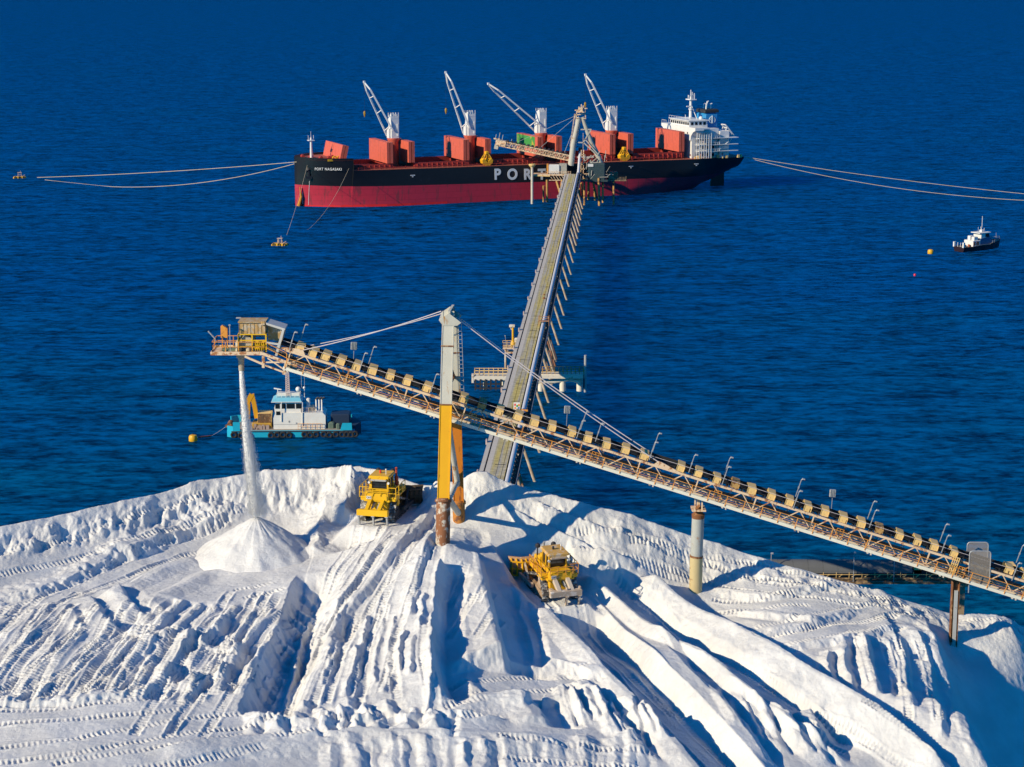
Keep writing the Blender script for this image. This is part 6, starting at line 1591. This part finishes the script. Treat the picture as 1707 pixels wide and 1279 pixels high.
# jetty conveyor rising into the loader
m_ = MB(); a = lh(964,290,-6); b_ = lh(967,252,2); m_.tube([a,b_],0.55,12); m_.build('feed_pipe', paint('pipe_pale',(0.52,0.54,0.60),0.45), lo, True)
m_ = MB(); m_.bbox(*(lambda c: (c.x-0.7,c.x+0.9,c.y-0.8,c.y+0.8,c.z-0.8,c.z+0.9))(lh(967,250,2)), 0.15); m_.build('feed_head', M_dark, lo)
bars([(969,250,968,292),(973,250,972,300),(969,258,973,258),(969,266,973,266),(968,274,974,274),(968,282,975,282),(968,290,980,290)], 0.3, 'stair_tower', M_cream)
# machinery deck on piles to the right
zt = 9.5
c0 = lh(980,297,2); c1_ = lh(1008,297,2)
m_ = MB(); m_.bbox(c0.x,c1_.x,-3,7,c0.z-0.2,c0.z+6.5,0.4); m_.box(c0.x-3.6,c1_.x+1.0,-4,8,c0.z-0.9,c0.z-0.2); m_.build('machinery_house', paint('machinery_dark',(0.03,0.06,0.07),0.6,spot=(0.10,0.12,0.12),spot_amt=0.4), lo)
m_ = MB(); c = lh(984.5,276,-3.2); m_.box(c.x-1.1,c.x+1.1,-3.3,-3.05,c.z-0.5,c.z+0.6); m_.build('white_panel', M_white, lo)
m_ = MB(); r_ = random.Random(4)
for i in range(46):
    a = lh(r_.uniform(974,1012), r_.uniform(262,300), r_.uniform(-3.5,1)); d = Vector((r_.choice((0,0,1))*r_.uniform(1,3.5), 0, r_.choice((0,1,1))*r_.uniform(1,3))); m_.bar(a, a+d+Vector((0.2,0,0.1)), r_.uniform(0.12,0.35))
m_.build('pipework', M_lg, lo)
c = lh(1021,296,3); m_ = MB(); m_.box(c.x-2.6,c.x+5.6,0,6,c.z-1.2,c.z-0.7); m_.bbox(c.x-2.0,c.x+2.2,1,5,c.z-0.7,c.z+2.4,0.3); rail(m_, [(c.x+2,0,c.z-0.7),(c.x+5.6,0,c.z-0.7),(c.x+5.6,6,c.z-0.7)],1.1,1.0,0.14)
m_.build('fender_dolphin', paint('dolphin_brown',(0.20,0.14,0.08),0.7,spot=(0.40,0.3,0.18),spot_amt=0.5,spot_scale=0.6), lo)
M_pg = paint('pile_gold', (0.50,0.27,0.08), 0.7, spot=(0.16,0.08,0.04), spot_amt=0.5, spot_scale=0.5)
for (px, pyt, px2, pyb, rr, yy) in ((974,298,974,342,0.42,-3),(981,298,981,333,0.5,2),(989,298,992,334,0.4,2),(998,298,999,343,0.5,-3),(1005,298,1005,338,0.42,0),(1023,302,1023,341,0.42,1),(969,306,972,330,0.45,-1),(991,312,995,330,0.35,0),(965,315,967,328,0.45,-5)):
    m_ = MB(); a = lh(px,pyt,yy); b_ = atZ(px2,pyb,0.0)-lo.location; b_ = a.lerp(b_,1.25); m_.tube([a,b_],rr,12); m_.build('pile', M_pg, lo, True)
# control cabin and its platform to the left
c = lh(929,283,-3); m_ = MB(); m_.bbox(c.x-4.0,c.x+0.9,c.y,c.y+4,c.z-1.7,c.z+1.9,0.15); m_.build('control_cabin', M_white, lo)
m_ = MB(); m_.bbox(c.x+0.95,c.x+4.0,c.y+0.5,c.y+4,c.z-1.7,c.z+2.3,0.15); m_.build('machine_cover', paint('cover_stone',(0.42,0.40,0.34),0.7,spot=(0.25,0.2,0.15),spot_amt=0.4), lo)
m_ = MB(); m_.box(c.x-4.3,c.x-3.6,c.y-0.1,c.y+4,c.z-1.9,c.z+2.1); m_.build('orange_screen', M_orange, lo)
m_ = MB(); m_.box(c.x-10,c.x+5.5,c.y-1.0,c.y+4.5,c.z-2.4,c.z-1.75); rail(m_, [(c.x-5,c.y-1.0,c.z-1.75),(c.x+5.5,c.y-1.0,c.z-1.75)],1.1,0.9,0.13)
for i in range(7): x=c.x-3+i*1.2; m_.bar((x,c.y-0.8,c.z-2.4),(x+1.2,c.y-0.8,c.z-4.2),0.2)
m_.box(c.x-3.5,c.x+5.5,c.y-1,c.y-0.6,c.z-4.4,c.z-4.1); m_.build('cabin_platform', M_cream, lo)
for (px, pyt, pyb, rr) in ((887,276,340,0.55),(912,300,337,0.5),(906,310,337,0.4)):
    m_ = MB(); a = lh(px,pyt,-4); b_ = atZ(px,pyb,0.0)-lo.location; m_.tube([a,a.lerp(b_,1.2)],rr,12); m_.build('pile', M_pg if rr<0.53 else M_lg, lo, True)
m_ = MB(); a = lh(887,276,-4); m_.lathe([(0.6,-1.0),(1.4,0.1),(1.4,0.6)],12,tuple(a)); m_.bar((a.x,a.y,a.z-4.2),(c.x-3,a.y,a.z-4.4),0.35); m_.build('dolphin_cap', M_creamhood, lo)
m_ = MB(); m_.bar(lh(928,302,-4), lh(934,322,-5), 0.8); m_.bar(lh(937,300,-4), lh(934,322,-5), 0.6); m_.build('raking_strut', M_pg, lo)
# yellow ramp start plate

# ------------------------------------------------------------------ workboat
tp = atZ(487, 729, 0); tug = empty('workboat', (tp.x, tp.y+4.2, 0), math.radians(1.5))
tag(tug, 'turquoise and white workboat with crane and tyre fenders on the water behind the salt stream', 'boat')
MT = Matrix.Translation(tug.location) @ Matrix.Rotation(math.radians(1.5),4,'Z')
def th(px, py, y): return hit(MT, px, py, 1, y)
M_turq = paint('hull_turquoise', (0.012,0.42,0.62), 0.45, spot=(0.02,0.22,0.36), spot_amt=0.2, spot_scale=0.5)
M_navy = paint('fender_navy', (0.012,0.03,0.07), 0.6)
xL = th(378,728,-4.2).x; xR = th(588,728,-4.2).x
m_ = MB()
out = [(xL+1.2,-4.2),(xR-2.0,-4.2),(xR+0.4,-3.0),(xR+1.3,0),(xR+0.4,3.0),(xR-2.0,4.2),(xL+1.2,4.2),(xL,3.4),(xL,-3.4)]
m_.prism(out,'z',-1.2,1.45); m_.build('hull', M_turq, tug)
m_ = MB(); ins=[(p[0]*0.985,p[1]*0.95) for p in out]; m_.prism(ins,'z',1.45,1.5); m_.build('deck', paint('deck_tan',(0.34,0.29,0.24),0.7), tug)
m_ = MB(); m_.prism([(xR-1.2,-3.6),(xR+0.6,-2.9),(xR+1.6,0),(xR+0.6,2.9),(xR-1.2,3.6)],'z',-0.6,2.3); m_.build('bow_fender', M_navy, tug)
def bulw(xa, xb, z0, z1, name='bulwark'):
    m_ = MB()
    m_.prism([(xa,z0),(xb,z0),(xb-0.1,z1),(xa+0.5,z1)],'y',-4.2,-4.05); m_.prism([(xa,z0),(xb,z0),(xb-0.1,z1),(xa+0.5,z1)],'y',4.05,4.2); return m_
b1 = bulw(th(567,715,-4.2).x, th(587,715,-4.2).x, 1.45, 3.0); b1.build_each('bulwark', M_turq, tug)
m_ = MB(); xa = th(378,715,-4.2).x; xb = th(400,715,-4.2).x
m_.prism([(xa+1.3,-4.2),(xb,-4.2),(xb,-4.0),(xa+1.4,-4.0)],'z',1.45,3.3); m_.prism([(xa,3.2),(xa+1.3,4.2),(xb,4.2),(xb,4.0),(xa+1.4,4.0),(xa+0.2,3.0)],'z',1.45,3.0)
m_.prism([(xa,-3.4),(xa+1.3,-4.2),(xa+1.4,-4.0),(xa+0.2,-3.2)],'z',1.45,2.4); m_.build_each('bulwark', M_turq, tug)
tyre0 = None
for x in [th(p,724,-4.4).x for p in (390,402,414,452,462,472,482,508,517,527,540,549,560,571,578,585,592)]:
    m_ = MB(); m_.torus((0,0,0),0.52,0.24,'y',14,8)
    if tyre0 is None: tyre0 = m_.build('tyre_fender', M_tyre, tug, True); o = tyre0
    else: o = copy_part(tyre0, tug)
    o.location = (x,-4.42,0.55+0.1*math.sin(x*3)); 
m_ = MB(); m_.tube([(xL+1.0,-4.3,1.3),(xR,-4.3,1.3)],0.1,6); m_.build('rubbing_strip', M_dark, tug)
M_tw = paint('workboat_white', (0.88,0.82,0.75), 0.5, spot=(0.5,0.38,0.28), spot_amt=0.15, spot_scale=0.7)
h0 = th(457,719,-3.0).x; h1 = th(503,719,-3.0).x; h2 = th(543,719,-3.0).x
m_ = MB(); m_.prism([(h0-0.1,1.5),(h2,1.5),(h2,4.4),(h2-0.6,5.0),(h1,5.0),(h1,5.0),(h0+0.3,5.0),(h0-0.1,3.8)],'y',-3.0,3.0); house = m_.build('deckhouse', M_tw, tug)
m_ = MB(); m_.prism([(h0+0.2,5.0),(h1-0.1,5.0),(h1-0.2,7.4),(h0+0.5,7.4),(h0+0.1,6.0)],'y',-2.6,2.6); wh = m_.build('wheelhouse', M_tw, tug)
for (a,b_,z0,z1) in ((459,466.5,5.85,6.9),(469,476,5.85,6.9),(478,491.5,5.85,6.9),(493.5,503,5.85,6.9),(460.5,467.5,4.55,5.35)):
    m_ = MB(); xa=th(a,685,-2.62).x; xb=th(b_,685,-2.62).x; yy = -2.62 if z0>5 else -3.03; m_.box(xa,xb,yy-0.02,yy,z0,z1); m_.build('window', M_glass, wh)
M_lightblue = paint('roof_lightblue', (0.20,0.55,0.70), 0.5)
m_ = MB(); xa=h0-0.15; xb=h1+0.1
m_.add([(xa-0.3,-3.0,7.4),(xb,-3.0,7.4),(xb,3.0,7.4),(xa-0.3,3.0,7.4),(xa+0.7,-2.0,8.1),(xb-0.4,-2.0,8.1),(xb-0.4,2.0,8.1),(xa+0.7,2.0,8.1)],[(0,1,5,4),(1,2,6,5),(2,3,7,6),(3,0,4,7),(4,5,6,7),(0,3,2,1)])
m_.build('roof', M_lightblue, wh)
m_ = MB(); m_.box(xa-0.32,xb+0.02,-3.03,3.03,7.28,7.42); m_.build('roof_edge', M_tw, wh)
m_ = MB(); rail(m_, [(xa+0.8,-1.9,8.1),(xb-0.5,-1.9,8.1),(xb-0.5,1.9,8.1)],1.0,0.9,0.09); m_.box(xa+0.8,xb-0.5,-0.2,1.6,8.1,8.7); m_.build('roof_rail', M_tw, tug)
# lattice mast
mxp = th(480,672,0).x; zt_ = th(480,612,0).z; m_ = MB()
for sx in (-0.38,0.38):
    for sy in (-0.38,0.38): m_.bar((mxp+sx,sy,8.0),(mxp+sx*0.7,sy*0.7,zt_),0.13)
k=14
for i in range(k):
    z=8.0+(zt_-8.0)*i/k; z2=8.0+(zt_-8.0)*(i+1)/k; m_.bar((mxp-0.38,-0.36,z),(mxp+0.36,-0.36,z2),0.09); m_.bar((mxp-0.38,-0.38,z),(mxp+0.38,-0.38,z),0.1); m_.bar((mxp+0.36,0.36,z),(mxp-0.36,0.36,z2),0.07)
m_.build('lattice_mast', paint('mast_rosewhite',(0.72,0.55,0.48),0.6), tug)
m_ = MB(); q=th(463,652,0); m_.bar((q.x,0,8.1),(q.x,0,q.z+0.4),0.18); m_.bar((q.x-0.8,0,q.z+0.6),(q.x+0.8,-0.2,q.z+0.35),0.18,0.25); m_.build('radar', M_tw, tug); m_ = MB(); m_.bar((q.x+0.6,-1,8.1),(q.x+0.6,-1,q.z-1.1),0.15); m_.bar((q.x+0.1,-1,q.z-1.1),(q.x+1.2,-1,q.z-1.2),0.22); m_.build('radar', M_tw, tug)
m_ = MB(); q=th(497,649,0); m_.sphere((q.x,0,q.z),0.55,14,10); m_.bar((q.x,0,8.1),(q.x,0,q.z),0.14); m_.bar((q.x-0.7,0,8.1),(q.x,0,q.z-1),0.09); m_.bar((q.x+0.7,0,8.1),(q.x,0,q.z-1),0.09); m_.build('satellite_dome', M_tw, tug, True)
m_ = MB(); q=th(507,647,0); m_.sphere((q.x,0.3,q.z),0.3,12,8); m_.bar((q.x,0.3,7),(q.x,0.3,q.z),0.14)
for dx in (-0.6,0.05): m_.bar((q.x+dx,0.5,q.z),(q.x+dx,0.5,q.z+5.0),0.035)
m_.build('antenna', M_tw, tug, True)
m_ = MB(); q=th(514,671,-1); m_.bbox(q.x-0.4,q.x+0.4,-1.3,-0.7,q.z-1.0,q.z+1.0,0.2); m_.bar((q.x,-1,5.0),(q.x,-1,q.z-1),0.2); m_.build('life_raft', M_tw, tug)
for p_ in (527.5,532.5,537): 
    m_ = MB(); q=th(p_,693,-0.8); zt2=th(p_,666,-0.8).z; m_.tube([(q.x,-0.8,5.0),(q.x,-0.8,zt2)],0.17,10); o=m_.build('exhaust_stack', M_tw, tug, True)
    m_ = MB(); m_.tube([(q.x,-0.8,zt2),(q.x+0.15,-0.8,zt2+0.3),(q.x+0.6,-0.8,zt2+0.45)],0.2,10); m_.build('stack_tip', M_dark, o, True)
m_ = MB(); xa=h1+0.1; rail(m_, [(xa,-2.8,5.0),(th(526,690,-2.8).x,-2.8,5.0)],1.0,0.7,0.08); m_.build('upper_rail', M_cream, tug); m_ = MB(); m_.bbox(th(516,690,0).x,th(525,690,0).x,-1,0.5,5.0,6.1,0.2); m_.build('deck_locker', M_cream, tug)
m_ = MB(); rail(m_, [(th(497,712,-3.3).x,-3.4,1.5),(th(537,712,-3.3).x,-3.4,1.5)],1.25,0.9,0.07); m_.build('side_rail', M_orange, tug)
m_ = MB(); m_.box(h0,h2,-3.04,-3.0,2.5,2.56)
q=th(482,703,-3.05); m_.box(q.x-0.15,q.x+0.15,-3.05,-3.0,q.z-0.2,q.z+0.2); q=th(494,706,-3.05); m_.box(q.x-0.15,q.x+0.15,-3.05,-3.0,q.z-0.2,q.z+0.2)
m_.build('house_trim', M_galv, tug)
for xb_ in (h0+0.55,h0+1.9,h1-0.25): pass
m_ = MB(); 
for p_,a,b_ in ((469,676,703),(504,676,710)): q=th(p_,700,-3.1); m_.bar((q.x,-3.12,th(p_,b_,-3.1).z),(q.x+0.1,-3.12,7.3),0.14)
m_.build('drain_pipes', M_tw, tug)
# deck gear: knuckle-boom crane, cargo rack, winch
def tb(P, w, name, m, y=-0.5):
    m_ = MB(); 
    for i in range(len(P)-1): m_.bar(th(P[i][0],P[i][1],y), th(P[i+1][0],P[i+1][1],y), w, w*1.3)
    return m_.build(name, m, tug)
M_cry = paint('crane_amber', (0.72,0.34,0.01), 0.45)
tb([(413,700),(414,672)],0.9,'crane_column',M_cry); tb([(411,673),(420,657)],0.8,'crane_boom',M_cry); tb([(420,657),(425,680),(428,697)],0.7,'crane_arm',M_cry); tb([(414,672),(421,663)],0.35,'crane_cylinder',M_galv)
x0_=th(431,700,0.5).x; x1_=th(454,700,0.5).x
m_ = MB(); m_.bbox(x0_,x1_,-1.5,2.0,2.6,4.6,0.15); m_.build('cargo_rack', M_creamhood, tug)
m_ = MB()
for i in range(11): x=x0_+0.1+i*(x1_-x0_-0.2)/10; m_.box(x-0.05,x+0.05,-1.6,-1.5,2.5,4.6)
m_.build('rack_slats', M_rust, tug)
m_ = MB(); m_.bbox(x0_-1.2,x1_,-1.8,1.5,1.5,2.55,0.15); m_.build('deck_winch', paint('winch_ochre',(0.48,0.28,0.04),0.6), tug)
m_ = MB(); r_=random.Random(6)
for i in range(16): x=r_.uniform(th(405,715,-3).x,h0-0.3); y=r_.uniform(-3.6,-2); s_=r_.uniform(0.2,0.55); m_.box(x,x+s_,y,y+s_,1.5,1.6+s_*1.5)
m_.build_each('deck_gear', paint('gear_grey',(0.40,0.30,0.26),0.7), tug)
q=th(575,704,0); m_ = MB(); m_.tube([(q.x-1.4,-1.6,3.0),(q.x-1.4,1.8,3.0)],1.25,18); m_.bbox(q.x-2.9,q.x+1.2,-2.0,2.0,1.5,4.4,0.2); m_.build('anchor_winch', M_navy, tug)
m_ = MB(); m_.bbox(h2+0.4,h2+1.9,-2.8,-1.2,1.5,2.9,0.3); m_.bbox(h2+2.2,h2+3.1,-3.4,-2.6,1.5,2.7,0.2); m_.build('deck_machinery', paint('mach_green',(0.12,0.17,0.13),0.7), tug)
m_ = MB(); m_.tube([(xL+0.3,-1.5,2.0),(xL+0.3,1.5,2.0)],0.55,12); m_.bar((xL-0.6,-0.5,1.6),(xL+0.5,-0.5,2.0),0.5); m_.build('bow_roller', M_rust, tug)
# its tow line to the drum buoy
bz = atZ(331,729,0.6)
rope(MT @ Vector((xL-0.5,-0.6,1.6)), atZ(352,727,0.25), 0.1, 0.04, 'thin line between the workboat and its orange float', None, m=M_cable, nm='tether_line')
rope(bz, atZ(352,727,0.25), 0.0, 0.16, 'orange-red floating hose between drum buoy and workboat', None, m=paint('hose_red',(0.62,0.10,0.03),0.6), nm='floating_hose', cat='hose')

# ------------------------------------------------------------------ patrol boat
pa = atZ(1600,421,0); pbw = atZ(1664,412,0); ang = math.atan2(pbw.y-pa.y, pbw.x-pa.x)*0.85
mid = (pa+pbw)/2; pb = empty('patrol_boat', (mid.x, mid.y+0.5, 0), ang); tag(pb, 'dark-hulled patrol boat with white cabin at far right, bow turned away', 'boat'); pb.scale = (1.13,1.13,1.13)
Lh = 8.6
M_pbh = paint('boat_hull_dark',(0.025,0.012,0.016),0.35); M_pbb = paint('boat_blue',(0.03,0.12,0.26),0.4)
vs=[]; fs=[]; ST=[(-Lh,1.9,2.3,1.5),(-4,2.2,2.5,1.6),(0,2.3,2.6,1.8),(4,1.7,2.4,2.15),(7,0.8,1.6,2.5),(8.9,0.12,0.3,2.8)]
for x,bw_,bd_,z in ST:
    for s_ in (-1,1): vs += [(x-(0.8 if x>8 else 0),s_*bw_*0.8,-0.6),(x-(0.4 if x>8 else 0),s_*bw_,0.3),(x,s_*bd_,z)]
for i in range(len(ST)-1):
    for s_ in (0,1):
        for k in range(2): p=i*6+s_*3+k; fs.append((p,p+6,p+7,p+1))
fs.append((0,1,2,5,4,3)); p=(len(ST)-1)*6; fs.append((p,p+1,p+2,p+5,p+4,p+3))
m_=MB(); m_.add(vs,fs); m_.build('hull', M_pbh, pb)
m_=MB(); vs=[]; fs=[]
for x,bw_,bd_,z in ST: vs += [(x,-bd_*0.96,z-0.25),(x,bd_*0.96,z-0.25)]
for i in range(len(ST)-1): fs.append((2*i,2*i+1,2*i+3,2*i+2))
m_.add(vs,fs); m_.build('deck', paint('boat_deck',(0.30,0.26,0.22),0.7), pb)
m_=MB(); m_.prism([(-1.4,1.5),(4.6,1.9),(3.2,3.1),(2.3,4.0),(-1.4,3.6)],'y',-1.9,1.9); m_.build('cabin', M_pbb, pb)
m_=MB(); m_.prism([(-0.9,3.6),(2.6,3.7),(2.2,5.2),(-0.9,5.2)],'y',-1.6,1.6); wh=m_.build('wheelhouse', M_white, pb)
m_=MB(); m_.prism([(0.9,4.0),(2.58,4.0),(2.35,4.95),(0.9,4.95)],'y',-1.66,-1.6); m_.build('side_window', M_glass, wh)
m_=MB(); m_.bbox(-1.9,3.0,-1.9,1.9,5.2,5.42,0.08); m_.build('roof', M_white, pb)
m_=MB(); m_.bbox(-4.6,-1.4,-1.9,1.9,1.4,3.2,0.1); m_.bbox(-3.9,-2.2,-1.6,-0.4,3.2,4.3,0.1); m_.bbox(-3.6,-2.0,0.3,1.5,3.2,4.4,0.1); m_.build('aft_cabin', M_white, pb)
m_=MB(); m_.prism([(-4.4,1.8),(-3.6,1.8),(-3.6,2.8),(-4.4,2.8)],'y',-1.96,-1.9); m_.box(-3.2,-2.0,-1.96,-1.9,1.8,2.9); m_.bbox(-2.8,-1.5,-0.4,0.4,3.2,4.0,0.1); m_.build('hatch_doors', paint('door_brown',(0.42,0.14,0.08),0.6), pb)
m_=MB(); m_.bar((0.9,0,5.4),(0.9,0,10.2),0.12); m_.bar((0.9,0,5.4),(0.5,0,7.0),0.2); m_.bbox(0.3,1.4,-0.5,0.5,5.4,6.1,0.1); m_.bar((2.4,0.5,5.4),(2.4,0.5,6.4),0.1); m_.bar((-1.5,-0.8,5.4),(-1.5,-0.8,7.2),0.07); m_.build('mast', M_white, pb)
m_=MB(); m_.box(-8.9,-8.2,-2.2,-1.7,1.4,3.0); m_.box(-8.9,-8.2,1.7,2.2,1.4,2.9); m_.bar((-8.5,-0.6,1.3),(-8.5,-0.6,2.8),0.12); m_.bar((-8.5,0.6,1.3),(-8.5,0.6,2.8),0.12); m_.build('stern_post', M_white, pb)
m_=MB(); 
for i in range(5): m_.bbox(-7.6+i*0.7,-7.1+i*0.7,-1.2+0.4*(i%3),-0.5+0.4*(i%3),1.4,1.9+0.2*(i%2),0.08)
m_.build_each('deck_gear', paint('gear_red',(0.45,0.12,0.06),0.6), pb)
m_=MB(); rail(m_, [(3.4,-2.2,1.95),(6.8,-1.5,2.4),(8.6,0,2.75),(6.8,1.5,2.4)],0.8,0.9,0.06); m_.bar((7.6,0.3,2.6),(7.5,0.3,4.6),0.09); m_.build('bow_rail', M_galv, pb)
m_=MB(); m_.box(-4,2,-2.62,-2.5,1.75,1.9); m_.bar((2,-2.6,1.85),(8.4,-0.35,2.75),0.14); m_.build('gunwale', paint('gunwale_tan',(0.35,0.30,0.25),0.6), pb)
